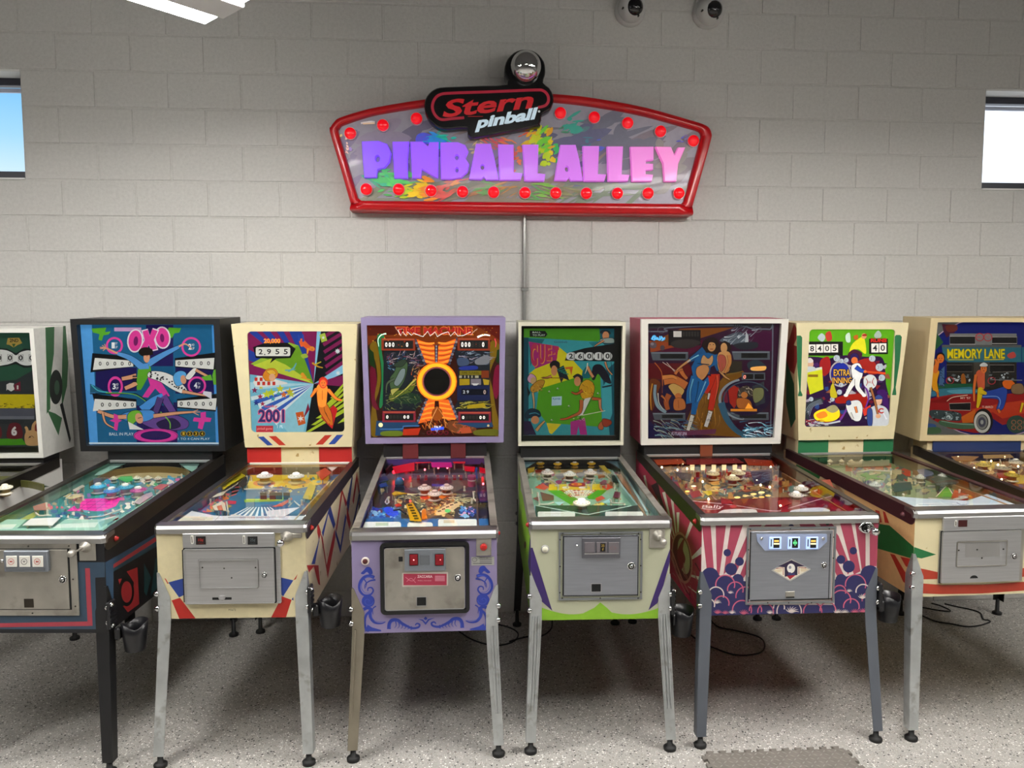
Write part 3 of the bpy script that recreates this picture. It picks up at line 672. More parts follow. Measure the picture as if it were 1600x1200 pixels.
MA['portal'] = machine('portal', 'lilac pinball machine with blue scrollwork and round dark window in orange backglass', mat('lilac_paint', '8f83a8', .5, var=.05), steel2, (mat('tarnished_steel', '9c9484', .5, .8, var=.15), galv), dict(frame=(.024, .03, .04), depth=.03, ribs=(1, 2), liner=pm_('liner_purple', '6a5ab0'), neck=blk, leglab=('tarnished yellowish steel leg', 'bright galvanised leg with two ribs')))
MA['pool'] = machine('pool', 'sage green pinball machine with narrow head showing pool hall players', mat('sage_paint', 'b3b59a', .5, var=.04), steel2, galv, dict(frame=(.016, .02, .02), depth=.05, ribs=(3, 3), framem=ivory_frame, neck=blk, liner=pm_('liner_blue', 'a8c8cc')))
MA['spa'] = machine('spa', 'wide rose pinball machine with navy bubbles, cream rays and white head frame', mat('rose_paint', 'a9475f', .5, var=.04), railm, grey_leg, dict(frame=(.03, .032, .024), depth=.03, framem=white_frame, neck=blk, liner=pm_('liner_red', '8a2a28')))
MA['innings'] = machine('innings', 'cream pinball machine with green bats beside a baseball backglass', cream, mat('maroon_rail', '4a2c30', .35, .5, var=.08), galv, dict(frame=(.03, .03, .03), open=(-.25, .076, .25, .627), rad=.02, depth=.012, liner=pm_('liner_sage', 'a8b08a'), button=mat('button_maroon', '5a2a30', .35)))
MA['lane'] = machine('lane', 'tan pinball machine with red car backglass, cut off by the right edge of the photo', mat('tan_paint', 'cbb98f', .5, var=.05), railm, galv, dict(frame=(.03, .032, .024), depth=.03, liner=pm_('liner_tan', 'b89860')))
# ------------------------------------------------------------ prints and playfields
GLOWP = art_mat('glowing_print', 1.15, .35, 0, .6); PRINT = art_mat('cabinet_print', 0., .5); PFP = art_mat('playfield_print', 1.5, .3, .1)  # playfield prints carry a glow, added to brighten them under the glass
def head_art(k, ox, oy, sc, glow=.3):
    M = MA[k]; x0, z0, x1, z1 = M.open; e = .012
    sh = Sheet(CORNER_PX[k]['head'], [(-M.bt, M.H), (M.bt, M.H), (M.bb, 0), (-M.bb, 0)])
    return Art(Sub(sh, ox, oy, sc), [(x0 - e, z0 - e), (x1 + e, z0 - e), (x1 + e, z1 + e), (x0 - e, z1 + e)], glow)
def head_done(k, a): return a.build('backglass', flat_head(MA[k]), GLOWP, MA[k].head)
def headface_done(k, a): return a.build('head_print', lambda u, v, h: (u, -.0006 - h, v), PRINT, MA[k].head)
def headface_art(k, ox, oy, sc):
    M = MA[k]; sh = Sheet(CORNER_PX[k]['head'], [(-M.bt, M.H), (M.bt, M.H), (M.bb, 0), (-M.bb, 0)])
    return Art(Sub(sh, ox, oy, sc), [(-M.bb, 0), (M.bb, 0), (M.bt, M.H), (-M.bt, M.H)])
def fsheet(k): M = MA[k]; s = M.s; return Sheet(CORNER_PX[k]['front'], [(-M.w, s['zt']), (M.w, s['zt']), (M.w, s['zb']), (-M.w, s['zb'])])
def front_art(k, ox, oy, sc):
    M = MA[k]; s = M.s
    return Art(Sub(fsheet(k), ox, oy, sc), [(-M.w, s['zb']), (M.w, s['zb']), (M.w, s['zt'] - .014), (-M.w, s['zt'] - .014)])
def front_done(k, a): return a.build('front_print', flat_front(MA[k]), PRINT, MA[k].cab)
def side_art(k, sd, ox, oy, sc):
    M = MA[k]; s = M.s
    sh = Sheet(CORNER_PX[k][sd], [(0, s['zt']), (LEN, s['zr']), (LEN, s['zb'] + .03), (0, s['zb'])])
    return Art(Sub(sh, ox, oy, sc), [(0, s['zb']), (LEN, s['zb'] + .03), (LEN, s['zr'] - .014), (0, s['zt'] - .014)])
def side_done(k, a):
    for sx in (-1, 1): a.build('side_print', flat_side(MA[k], sx), PRINT, MA[k].cab)
def hside_art(k, sd, ox, oy, sc):
    M = MA[k]; sh = Sheet(CORNER_PX[k][sd], [(0, M.H), (BBD, M.H), (BBD, 0), (0, 0)])
    return Art(Sub(sh, ox, oy, sc), [(0, 0), (BBD, 0), (BBD, M.H), (0, M.H)])
def hside_done(k, a):
    for sx in (-1, 1): a.build('head_side_print', flat_headside(MA[k], sx), PRINT, MA[k].head)
def front(k, ox, oy, sc): return Front(MA[k], Sub(fsheet(k), ox, oy, sc))
def reels(a, x0, y0, x1, y1, txt, bgc='f2efe4', fg='181818', gap=0, dy=0, pad=.16):
    n = len(txt); w = (x1 - x0) / n
    for i, c in enumerate(txt):
        a.q(bgc, x0 + w * i + gap, y0 + dy * i / n, x0 + w * (i + 1) - gap, y1 + dy * i / n)
        if c.strip(): a.t(fg, c, x0 + w * (i + .5) - (y1 - y0) * .24 * (.5 if c in '1.,' else 1), y0 + (y1 - y0) * pad + dy * i / n, x0 + w * (i + .5) + (y1 - y0) * .24 * (.5 if c in '1.,' else 1), y1 - (y1 - y0) * pad + dy * i / n, .02)
    return a

class PF:
    """a playfield: board, flat print and the raised pieces; pieces take image pixels of where their top shows"""
    def __init__(s, k, ox, oy, sc, boardm, arch='8a7a55'):
        M = MA[k]; sp = M.s; s.M = M; s.k = k; s.w = M.w - .03
        y0, z0 = .08, sp['zt'] - .045; y1, z1 = 1.09, sp['zt'] + (sp['zr'] - sp['zt']) * .87 - .064
        s.L = hypot(y1 - y0, z1 - z0)
        s.sh = Sub(Sheet(CORNER_PX[k]['pf'], [(-s.w, 0), (s.w, 0), (s.w, s.L), (-s.w, s.L)]), ox, oy, sc)
        s.o = MB().box(-s.w - .014, s.w + .014, -.03, s.L + .01, -.012, 0).obj('playfield', boardm, M.root)
        s.o.location = (0, y0, z0); s.o.rotation_euler = (atan2(z1 - z0, y1 - y0), 0, 0)
        s.kx = sp['x'] / 3.4; s.g = 0
    def at(s, x, y, h):
        u, v = s.sh(x, y); kv = 3.1 + 1.0 * max(0, min(1, v / s.L)); return (u - h * kv * s.kx, v - h * kv)
    def art(s, glow=.1): return Art(s.sh, [(-s.w, -.02), (s.w, -.02), (s.w, s.L), (-s.w, s.L)], glow)
    def done(s, a): a.build('playfield_print', lambda u, v, h: (u, v, .0006 + h), PFP, s.o)
    def apron(s, fn, h=.028, glow=.05):
        """raised apron at the player's end; fn draws it"""
        sh = lambda x, y: s.at(x, y, h)
        a = Art(sh, [(-s.w, -.03), (s.w, -.03), (s.w, .4), (-s.w, .4)], glow); fn(a)
        return a.build('apron', lambda u, v, hh: (u, v, h + hh), PFP, s.o)
    def bumper(s, x, y, r, cap, body, skirt='e9e2cf', h=.05, top=None, lit=.16):  # cap glow added to brighten caps that the head shades
        u, v = s.at(x, y, h); mb = MB()
        mb.lathe([(r * .62, 0), (r * .62, h * .62), (r * .7, h * .7)], (u, v, 0), n=16, mi=0)
        mb.lathe([(r * .9, h * .2), (r * .95, h * .24), (r * .6, h * .34)], (u, v, 0), n=18, mi=1)
        mb.lathe([(0, h * .7), (r * .97, h * .72), (r, h * .82), (r * .93, h * .9), (r * .5, h * .98), (0, h)], (u, v, 0), n=20, mi=2)
        mb.lathe([(r * .46, h * .97), (r * .42, h * 1.1), (r * .3, h * 1.16), (0, h * 1.17)], (u, v, 0), n=14, mi=3)
        for i in range(12):
            t = 2 * pi * i / 12; mb.box(u + r * .8 * cos(t) - .002, u + r * .8 * cos(t) + .002, v + r * .8 * sin(t) - .002, v + r * .8 * sin(t) + .002, h * .9, h * .935, 4)
        return mb.obj('pop_bumper', [pm(body), pm(skirt), pm(cap, lit), pm(top or cap, lit), pm('30281f')], s.o)
    def posts(s, pts, col='e8e0c8', r=.006, h=.026):
        for x, y in pts:
            u, v = s.at(x, y, h)
            MB().lathe([(r * 1.2, 0), (r, .004), (r * .7, h * .5), (r, h * .9), (r * .5, h), (0, h * 1.02)], (u, v, 0), n=10).obj('post', pm(col), s.o)
    def rubber(s, pts, col='ece6d6', h=.018, r=.0042, closed=False):
        P = [s.at(x, y, h) + (h,) for x, y in pts]
        if closed: P.append(P[0])
        MB().tube([p for p in P], r, 6).obj('rubber', pm(col), s.o)
    def wall(s, pts, col, h=.03, th=.006):
        P = [s.at(x, y, h) for x, y in pts]; mb = MB(); o = []
        for i, p in enumerate(P):
            a, b = P[max(0, i - 1)], P[min(len(P) - 1, i + 1)]; d = hypot(b[0] - a[0], b[1] - a[1]) or 1; nx, ny = -(b[1] - a[1]) / d * th / 2, (b[0] - a[0]) / d * th / 2
            o.append([(p[0] + nx, p[1] + ny, 0), (p[0] + nx, p[1] + ny, h), (p[0] - nx, p[1] - ny, h), (p[0] - nx, p[1] - ny, 0)])
        mb.loft(o, 0, False).obj('lane_guide', pm(col), s.o)
    def plate(s, pts, col, h=.03, lit=.06, name='plastic_plate'):  # faint glow added to the plastic to brighten it
        P = [s.at(x, y, h) for x, y in pts]; mb = MB().prism(P, lambda p, q, t: (p, q, t), h - .003, h)
        c = (sum(p[0] for p in P) / len(P), sum(p[1] for p in P) / len(P))
        for p in P[::max(1, len(P) // 3)]:
            q = (p[0] * .75 + c[0] * .25, p[1] * .75 + c[1] * .25); mb.cyl(q + (0,), q + (h - .003,), .004, n=8, mi=1)
        return mb.obj(name, [pm(col, lit), pm('cfc8b4')], s.o)
    def target(s, x, y, col, w=.018, h=.03, ang=0):
        u, v = s.at(x, y, h); c, n_ = cos(ang) * w / 2, sin(ang) * w / 2
        MB().prism([(u - c, v - n_), (u + c, v + n_), (u + c, v + n_ + .005), (u - c, v - n_ + .005)], lambda p, q, t: (p, q, t), .002, h).obj('target', pm(col), s.o)
    def bulbs(s, pts, col='ffd9a0', e=12., h=.03, r=.006):
        for x, y in pts:
            u, v = s.at(x, y, h); mb = MB().ball((u, v, h), r, 10, 6, 0, 1, 1.3); mb.cyl((u, v, 0), (u, v, h - r), r * .6, n=8, mi=1)
            mb.obj('lamp', [pm(col, e), pm('8a8578')], s.o)
    def flipper(s, x0, y0, x1, y1, col='efe9dc', rb='b03028', h=.022):
        a, b = s.at(x0, y0, h), s.at(x1, y1, h); d = hypot(b[0] - a[0], b[1] - a[1]) or 1; n = (-(b[1] - a[1]) / d, (b[0] - a[0]) / d)
        t = atan2(b[1] - a[1], b[0] - a[0])
        P = [(a[0] + .011 * cos(t + pi / 2 + pi * i / 6), a[1] + .011 * sin(t + pi / 2 + pi * i / 6)) for i in range(7)] + [(b[0] + .006 * cos(t - pi / 2 + pi * i / 6), b[1] + .006 * sin(t - pi / 2 + pi * i / 6)) for i in range(7)]
        f = lambda p, q, z: (p, q, z)
        MB().prism(P, f, .008, h, 0).prism([(p * 1.0 + (p - (a[0] + b[0]) / 2) * .06, q + (q - (a[1] + b[1]) / 2) * .12) for p, q in P], f, .010, h - .005, 1).obj('flipper', [pm(col), pm(rb)], s.o)
    def arch(s, pts, col, h=.035):
        """ball arch across the far end with its dark inner wall"""
        s.wall(smooth(pts, 5, False), col, h, .008)
    def lane(s, u0=None, col='b08d5c'):
        """plunger lane at the right with its wooden divider"""
        u = s.w - .045 if u0 is None else u0
        MB().box(u - .004, u + .004, .03, s.L * .72, 0, .03, 0, .001).obj('lane_divider', pm(col), s.o)
        MB().cyl((u + .024, .03, .014), (u + .024, .12, .014), .004, n=8).obj('shooter_rod', pm('b8b8b4'), s.o)
        MB().ball((u + .024, .14, .0135), .0135).obj('ball', chrome, s.o, 'steel ball in the plunger lane')
_pm = {}
def pm(col, lit=0.):
    k = (col, lit)
    if k not in _pm: _pm[k] = mat('plastic_%s%s' % (col, '_lit%g' % lit if lit else ''), col, .3, var=.03, emit=lit)
    return _pm[k]
# ============================================================ circles machine (black cabinet, blue glass)
a = head_art('circles', 0, 480, 4, .36)
a.q('1b6591', 400, 60, 1480, 930)
a.q('241a5e', 890, 112, 1062, 372).q('1f1858', 572, 380, 832, 530).q('201a5a', 1076, 380, 1330, 545).q('221a5c', 832, 600, 1088, 860).q('165c86', 832, 372, 1064, 620)
a.p('58a6ea', [(470, 100), (548, 112), (588, 862), (510, 870)]).p('4c9ae2', [(1304, 118), (1380, 100), (1410, 870), (1332, 862)])  # pale side bands: reflection inside the frame, painted into the print
# letters at the top
a.p('5fb22a', [(545, 135), (640, 128), (632, 158), (668, 152), (655, 172), (622, 178), (612, 212), (590, 205), (597, 170), (556, 160)])
a.p('5fb22a', [(1035, 128), (1112, 132), (1100, 160), (1070, 165), (1055, 195), (1032, 190), (1040, 160), (1022, 150)])
a.q('d7a7d6', 690, 128, 860, 152)
for d, c in ((9, 'f3e6ef'), (0, 'ee3f9e')): a.e(c, 822, 212, 42 + d, 66 + d, 5).e(c, 994, 192, 42 + d, 62 + d, -6)
OX = [(868, 152), (902, 142), (914, 182), (930, 138), (964, 150), (940, 206), (960, 264), (924, 272), (908, 236), (890, 276), (854, 264), (882, 208)]
a.p('f3e6ef', [(910 + (x - 910) * 1.16, 207 + (y - 207) * 1.1) for x, y in OX]).p('ee3f9e', OX)
a.e('7a1a63', 826, 214, 14, 30, 5).e('7a1a63', 992, 194, 13, 27, -6)
# score reels on black banners
for pts, x0, y0, x1, y1 in (([(552, 290), (810, 312), (832, 340), (832, 372), (540, 412)], 578, 338, 810, 374), ([(1072, 322), (1325, 286), (1350, 402), (1072, 378)], 1076, 335, 1308, 372),
                            ([(552, 545), (832, 580), (832, 636), (580, 660)], 592, 596, 828, 634), ([(1086, 580), (1360, 542), (1330, 658), (1086, 636)], 1090, 590, 1322, 628)):
    a.p('0f0f12', pts)
    a.p('f0eee6', [(pts[0][0] + 16 if x0 < 900 else x0, y0 - 18 if x0 < 900 else y0), (x1, y0) if x0 < 900 else (x1 + 14, y0 - 16), (x1, y1) if x0 < 900 else (x1 + 8, y1 + 20), (pts[0][0] + 4 if x0 < 900 else x0, y1 + 22 if x0 < 900 else y1)])
    reels(a, x0, y0, x1, y1, '00000', 'f0eee6', '1a1a1a', 3)
# rings with the player numbers
for x, y, rx, ry, t, dx in ((692, 242, 54, 54, '1', 0), (1176, 250, 62, 62, '2', 0), (698, 500, 48, 64, '3', 0), (1212, 494, 58, 58, '4', 0)):
    a.r('ef46a6', x, y, rx, ry, 13); a.t('f4f4f4', t, x - 18, y - 20, x + 2, y + 18, .03); a.t('f4f4f4', {'1': 'ST', '2': 'ND', '3': 'RD', '4': 'TH'}[t], x + 4, y - 20, x + 20, y - 6); a.t('f4f4f4', 'UP', x + 4, y + 2, x + 20, y + 18)
# diving figure with spread arms
a.ol = ('15131c', 3)
SKN = 'e9a67e'
a.p('63b02c', [(842, 388), (918, 362), (924, 400), (872, 500), (858, 522), (834, 522), (832, 470)])
a.c('5c9fe0', 44, [(860, 372), (790, 320), (712, 292)], None, 20).c('5c9fe0', 44, [(905, 356), (1000, 300), (1098, 250)], None, 20)
a.c(SKN, 12, [(712, 292), (650, 262), (600, 252)], None, 5).c(SKN, 12, [(1098, 248), (1140, 232), (1180, 262)], None, 5)
for dx, dy in ((-25, -18), (-38, 4), (-20, 16), (-10, -26)): a.l(SKN, 5, [(640, 258), (640 + dx, 258 + dy)])
a.e('1b1410', 890, 282, 46, 30).e(SKN, 896, 316, 20, 34).p('1b1410', [(850, 270), (930, 262), (938, 300), (870, 306)])
a.p('5c9fe0', [(842, 362), (905, 352), (912, 388), (850, 392)]).p('c8412a', [(892, 305), (904, 305), (898, 312)])
# centre: dotted swimmer, pink X
a.p('ea3fa4', [(902, 440), (960, 432), (1005, 500), (1042, 560), (1000, 566), (950, 512), (905, 570), (868, 566), (918, 492)])
a.b('f2f0ea', [(918, 405), (1000, 408), (1080, 445), (1150, 520), (1135, 548), (1060, 520), (980, 470), (905, 440)])
R = random.Random(5)
for i in range(38):
    t = R.random(); x = 920 + 220 * t; y = 412 + 112 * t ** 1.4 + R.uniform(-6, 34) * (1 - t * .5); a.e('1a1a20', x, y, 6, 5, n=8)
a.b('5fb0ec', [(1070, 420), (1110, 400), (1146, 418), (1138, 470), (1090, 498), (1066, 460)]).e(SKN, 1128, 456, 18, 28, -10)
a.b('f2f0ea', [(1140, 440), (1190, 385), (1215, 395), (1170, 455)]); a.c(SKN, 18, [(1205, 395), (1270, 430), (1300, 440)], None, 10)
a.p('6dbb33', [(1240, 440), (1300, 425), (1312, 460), (1262, 462)]).p('6dbb33', [(1320, 395), (1345, 388), (1366, 420), (1340, 440), (1344, 490), (1318, 488), (1310, 430)])
a.c(SKN, 20, [(1120, 530), (1200, 545), (1290, 560)], None, 8).p('e8e4ee', [(1255, 528), (1305, 535), (1306, 580), (1250, 548)])
a.c(SKN, 22, [(740, 452), (800, 440), (832, 432)], None, 30).c(SKN, 22, [(760, 512), (810, 490), (832, 476)], None, 30)
for i in range(9): a.e('1a1a20', 812 + (i % 3) * 9, 436 + (i // 3) * 16, 5, 6, n=8)
a.l('0f0f14', 6, [(540, 545), (830, 545), (930, 610)]).p('275f7c', [(540, 482), (580, 500), (640, 535), (540, 540)]).c('4cc0c8', 6, [(550, 490), (590, 525), (650, 536)]).c('79c23c', 5, [(640, 540), (810, 548), (900, 600)])
# reclining figure below
a.c('4f9be4', 62, [(870, 650), (940, 590), (1000, 556)], None, 30).c('6d4b96', 46, [(1000, 560), (1050, 640), (1100, 720)], None, 34).c('57407f', 40, [(985, 570), (960, 640), (940, 690)], None, 30)
a.b('6d4b96', [(860, 720), (960, 690), (1080, 680), (1160, 720), (1130, 770), (960, 770)]).b('2a1d4c', [(960, 730), (1060, 700), (1110, 750), (1010, 772)]).c('79c23c', 7, [(985, 660), (1040, 720), (1045, 765)])
a.b('4f9be4', [(720, 690), (800, 655), (930, 650), (945, 690), (890, 720), (790, 720)])
a.c(SKN, 24, [(940, 686), (1080, 668), (1190, 660)], None, 10).c(SKN, 18, [(590, 655), (690, 690), (770, 690)], None, 26)
for dx, dy in ((40, 20), (50, 0), (36, -14)): a.l(SKN, 5, [(1185, 660), (1185 + dx, 660 + dy)])
a.c(SKN, 14, [(620, 665), (640, 730), (700, 765)], None, 6)
a.b('7cc23a', [(775, 690), (800, 655), (850, 652), (870, 690), (830, 720), (790, 750)]).e(SKN, 850, 700, 24, 34, -20).p('f2f0ea', [(780, 720), (880, 772), (790, 770)]).l('1a1a1a', 4, [(842, 700), (866, 694)])
for pts in ([(690, 670), (716, 680), (718, 704), (742, 714), (720, 726), (712, 778), (690, 770), (696, 726), (664, 714), (690, 704)], [(1236, 664), (1270, 658), (1270, 694), (1306, 698), (1298, 722), (1262, 722), (1248, 770), (1220, 762), (1226, 722), (1188, 718), (1196, 694), (1238, 698)]): a.p('ea3fa4', pts)
a.ol = None
a.r('ea3fa4', 955, 808, 140, 42, 44).e('30215f', 955, 804, 92, 20).r('b62a7e', 955, 812, 140, 42, 8)
a.t('e8f0f4', 'BALL IN PLAY', 662, 790, 815, 808).t('e8f0f4', '1 TO 4 CAN PLAY', 1095, 822, 1295, 836)
for i in range(4): a.e('1a1505', 1130 + 39 * i, 797, 19, 17).r('c8a020', 1130 + 39 * i, 797, 19, 17, 3); a.t('e0b828', str(i + 1), 1123 + 39 * i, 787, 1137 + 39 * i, 806, .03)
a.q('d9ecf6', 500, 852, 1400, 862)
head_done('circles', a)
# front print
a = front_art('circles', 0, 820, 16 / 3)
a.q('34495c', -500, 300, 870, 900).q('15161a', -500, 60, 640, 760).q('15161a', -500, 870, 900, 930).q('15161a', 640, 100, 880, 312).p('15161a', [(790, 440), (880, 436), (880, 930), (806, 900)])
a.p('a83c4a', [(705, 362), (745, 362), (768, 842), (-500, 862), (-500, 830), (726, 806)])
front_done('circles', a)
a = side_art('circles', 'R', 0, 820, 16 / 3)
a.q('17161a', 700, -700, 2000, 900)
a.p('35506a', [(862, 320), (1300, 70), (1900, -280), (1900, -240), (1300, 160), (940, 350), (940, 760), (862, 900)]).p('a83a40', [(940, 330), (1300, 95), (1900, -250), (1900, -222), (1300, 135), (940, 362)]).p('2b4a58', [(940, 362), (1900, -222), (1900, -190), (1310, 175), (940, 392)])
a.p('b83238', [(1050, 390), (1140, 355), (1155, 660), (1060, 730), (1020, 680), (1100, 620), (1110, 480)]).e('b83238', 1050, 560, 45, 92).r('0f0f12', 1050, 560, 62, 120, 16).p('b83238', [(980, 455), (1010, 448), (990, 500)])
a.p('1f4a50', [(1195, 320), (1255, 440), (1215, 590), (1195, 560)]).p('1f4a50', [(1290, 280), (1310, 270), (1310, 520), (1250, 590)])
for i in range(5): x = 1400 + i * 110; a.p('b83238', [(x, 160 - i * 60), (x + 60, 130 - i * 60), (x + 20, 250 - i * 55), (x + 70, 380 - i * 50), (x, 420 - i * 50), (x - 20, 260 - i * 55)]); a.p('1f4a50', [(x + 70, 200 - i * 60), (x + 95, 240 - i * 60), (x + 80, 350 - i * 55)])
side_done('circles', a)
# front fittings
F = front('circles', 0, 820, 16 / 3)
dr = F.box('coin_door', -560, 160, 650, 750, 0, .004, steel2, None, .001, 'worn steel coin door')
F.frame('door_frame', -560, 155, 652, 752, .011, .002, .003, .007, steel2, dr)
F.box('door_leaf', -520, 205, 572, 700, .004, .006, steel2, dr, .0015); F.box('door_gap', -520, 700, 590, 706, .004, .0045, mat('gap_dark', '0c0c0c', .8), dr, 0); F.box('door_gap', -520, 197, 590, 203, .004, .0045, mat('gap_dark', '0c0c0c', .8), dr, 0); F.box('door_gap', 574, 195, 588, 705, .004, .0045, mat('gap_dark', '0c0c0c', .8), dr)
F.screws([(240, 175), (578, 172), (600, 222), (612, 450), (632, 675), (275, 732), (-100, 735), (-300, 176)], dr, .0035, .007)
pl = F.box('coin_plate', 55, 205, 420, 380, .004, .022, mat('grey_metal', '8e949c', .4, .6), dr, .003)
for i, x in enumerate((82, 190, 298)):
    c = F.box('coin_button', x, 245, x + 88, 335, .022, .026, white, pl, .001)
    col = ('c4483c', '282024', 'c4483c')[i]; aa = Art(F.sh, [(-.4, .4), (.4, .4), (.4, 1.1), (-.4, 1.1)])
    aa.r(col, x + 42, 290, 26, 26, 4).t(col, 'W' if i == 1 else 'M', x + 31, 281, x + 53, 299, .03).build('button_print', lambda u, v, h: (u, -.0264 - h, v), PRINT, pl)
F.box('coin_slots', 75, 342, 400, 368, .022, .0235, mat('grey_metal2', '7c8086', .4, .6), pl)
F.lock2(530, 450, dr, .0155, .006)
F.box('coin_return', 205, 612, 285, 685, .006, .008, mat('return_dark', '3a342c', .5, .6), dr, .001).data
F.knob('reject_lever', 30, 292, [(0, .004), (.008, .004), (.007, .016), (0, .018)], chrome, dr)
F.plunger(715, 178, None, (660, 130, 797, 297))
# ---- playfield
p = PF('circles', 0, 690, 16 / 3, pm('3a7f80'))
a = p.art(.2)
a.q('3d8d8c', -400, 100, 1900, 900).p('7fc0ae', [(880, 150), (1700, 150), (1600, 230), (860, 210)]).p('b9a878', [(900, 240), (1000, 205), (1450, 190), (1560, 230), (1500, 300), (900, 320)])
a.p('a9b25c', [(-300, 640), (60, 560), (330, 540), (320, 600), (210, 690), (-300, 720)])
a.p('f030a8', [(550, 580), (700, 478), (1012, 466), (960, 540), (860, 580)])
for i in range(1, 4): t = i / 4; a.l('b81880', 4, [(550 + 150 * t, 580 - 102 * t), (860 + 150 * t, 580 - 112 * t)]); a.l('b81880', 4, [(550 + 310 * t, 580), (700 + 312 * t, 478 - 10 * t)])
a.speck(11, 500, 300, 1500, 460, 110, ['56b8d8', '3f9fc0', 'd86aa0', 'e8e4d0', '2d6a78', '49b070', '8a6aa8', 'c8b060'], 16, 44)
a.speck(12, 200, 450, 700, 560, 40, ['d8506a', 'e8e0d0', '3a6a70', 'b8a078'], 12, 34).speck(13, 450, 580, 1100, 660, 50, ['2f5a90', '58a8b0', 'e8d8c8', '6a4a50'], 10, 34)
a.speck(14, 1020, 440, 1400, 560, 40, ['c87090', 'e8e0d0', '806090', '4f9aa0'], 12, 34)
p.done(a)
p.apron(lambda a: (a.q('a8d8c4', -300, 640, 900, 760), a.p('4a8a80', [(170, 715), (250, 640), (560, 640), (480, 700)]), a.p('e6f4e8', [(-300, 690), (170, 680), (130, 720), (-300, 730)]), a.p('dff0e4', [(500, 680), (830, 664), (800, 706), (460, 712)]), a.p('7fb8a8', [(830, 664), (1010, 600), (960, 640), (850, 706)])))
p.plate([(300, 628), (535, 618), (470, 682), (235, 682)], 'efefec', .045, name='score_card')
for x, y, c in ((835, 345, '58c4e8'), (1050, 350, '50b0d0'), (1150, 375, 'c85a9a'), (940, 380, '5a9ad8')): p.bumper(x, y, .036, c, 'd8d0b8', 'd8d0c0', .05, 'e9e6da')
for x, y in ((950, 290), (1140, 285), (1225, 285), (1310, 288)): p.bumper(x, y, .020, 'efe6c6', 'b0a070', h=.032)
p.plate([(985, 300), (1010, 282), (1100, 278), (1110, 310), (1060, 330)], '48c060', .035, .15)
for pts, c in (([(620, 395), (700, 352), (718, 362), (640, 408)], 'efe8d6'), ([(575, 460), (650, 430), (700, 445), (610, 470)], 'e8d8a0'), ([(1270, 380), (1330, 345), (1400, 350), (1340, 390)], 'd86a70'), ([(1120, 500), (1190, 440), (1260, 410), (1270, 440), (1160, 515)], 'c0a8b8'), ([(300, 530), (400, 500), (410, 560), (310, 560)], 'c08a78')): p.plate(pts, c, .03)
p.rubber([(740, 628), (860, 618), (1010, 560)]); p.rubber([(310, 590), (340, 615), (440, 610)]); p.rubber([(560, 470), (600, 440), (690, 436)]); p.rubber([(1110, 510), (1150, 470), (1190, 460)])
p.posts([(405, 500), (410, 560), (560, 480), (700, 440), (1010, 520), (1130, 500), (1200, 450), (880, 270), (1500, 262)])
p.flipper(590, 640, 700, 650); p.flipper(960, 620, 840, 645)
p.plate([(800, 270), (900, 180), (1050, 175), (960, 215), (860, 265)], 'a8d8c8', .034, .12); p.plate([(1480, 175), (1640, 180), (1600, 250), (1530, 215)], 'a8d8c8', .034, .12)
p.arch([(760, 330), (900, 250), (1050, 212), (1300, 200), (1500, 215), (1560, 250), (1530, 300)], '8a7448')
p.lane(None, '8fc0b0')
# ---- neck print
# ============================================================ rays machine (cream wedge head)
a = head_art('rays', 340, 480, 4, .42)
a.q('8a1d58', 150, 120, 860, 820)
C = (595, 480)
def ray(col, pts): a.p(col, [C] + pts)
for i, (x0, x1) in enumerate(((180, 235), (270, 320), (360, 405), (440, 480))): ray('2340a0', [(x0, 150), (x1, 150)])
ray('23409c', [(180, 260), (180, 330)]); ray('23409c', [(470, 150), (520, 150)])
ray('8fd0ea', [(615, 150), (640, 150)]); ray('15151c', [(640, 150), (800, 150), (800, 420)])
for y in range(170, 460, 46): a.l('8a1d58', 22, [(650 + (y - 170) * .1, y + 20), (800, y - 70)])
ray('94d2ee', [(800, 345), (800, 405), (720, 440)]); ray('9ec43a', [(200, 355), (440, 220), (500, 240)]); ray('74a824', [(290, 320), (500, 240), (540, 330)]); ray('c9d640', [(215, 365), (330, 320), (420, 360)])
ray('7cc4da', [(195, 420), (195, 800), (560, 800)]); ray('b8e2ee', [(195, 470), (195, 520)]); ray('2a52b4', [(340, 640), (440, 720)])
for i in range(7): ray(('e4f2f4', '3a66c0')[i % 2], [(200 + i * 22, 560 + i * 22), (205 + i * 26, 585 + i * 26)])
ray('9ad4e2', [(360, 700), (440, 790), (530, 790), (560, 640)]); ray('8c1c40', [(530, 700), (570, 640), (560, 600)])
ray('0e0e10', [(545, 790), (820, 790), (820, 500)])
for i in range(8): a.p('b9cf2e', [(600 + i * 34 - 60, 790 - i * 10), (632 + i * 34 - 60, 790 - i * 12), (800, 570 + i * 34 - 60), (800, 545 + i * 32 - 60)] if i > 5 else [(548 + i * 30, 780 - i * 42), (575 + i * 30, 780 - i * 42), (820, 640 - i * 40), (820, 612 - i * 36)])
# black score arrow
a.p('121214', [(215, 250), (290, 222), (430, 222), (482, 260), (450, 318), (360, 322), (320, 352), (335, 322), (232, 318)])
a.p('f2efe2', rrect(232, 250, 448, 306, 10)); reels(a, 236, 252, 446, 304, '2955', 'f2efe2', '201d1a', 1, 0, .18); a.e('201d1a', 288, 296, 4, 4)
a.t('f08a28', '20,000', 282, 196, 386, 230, .04, g=.9)
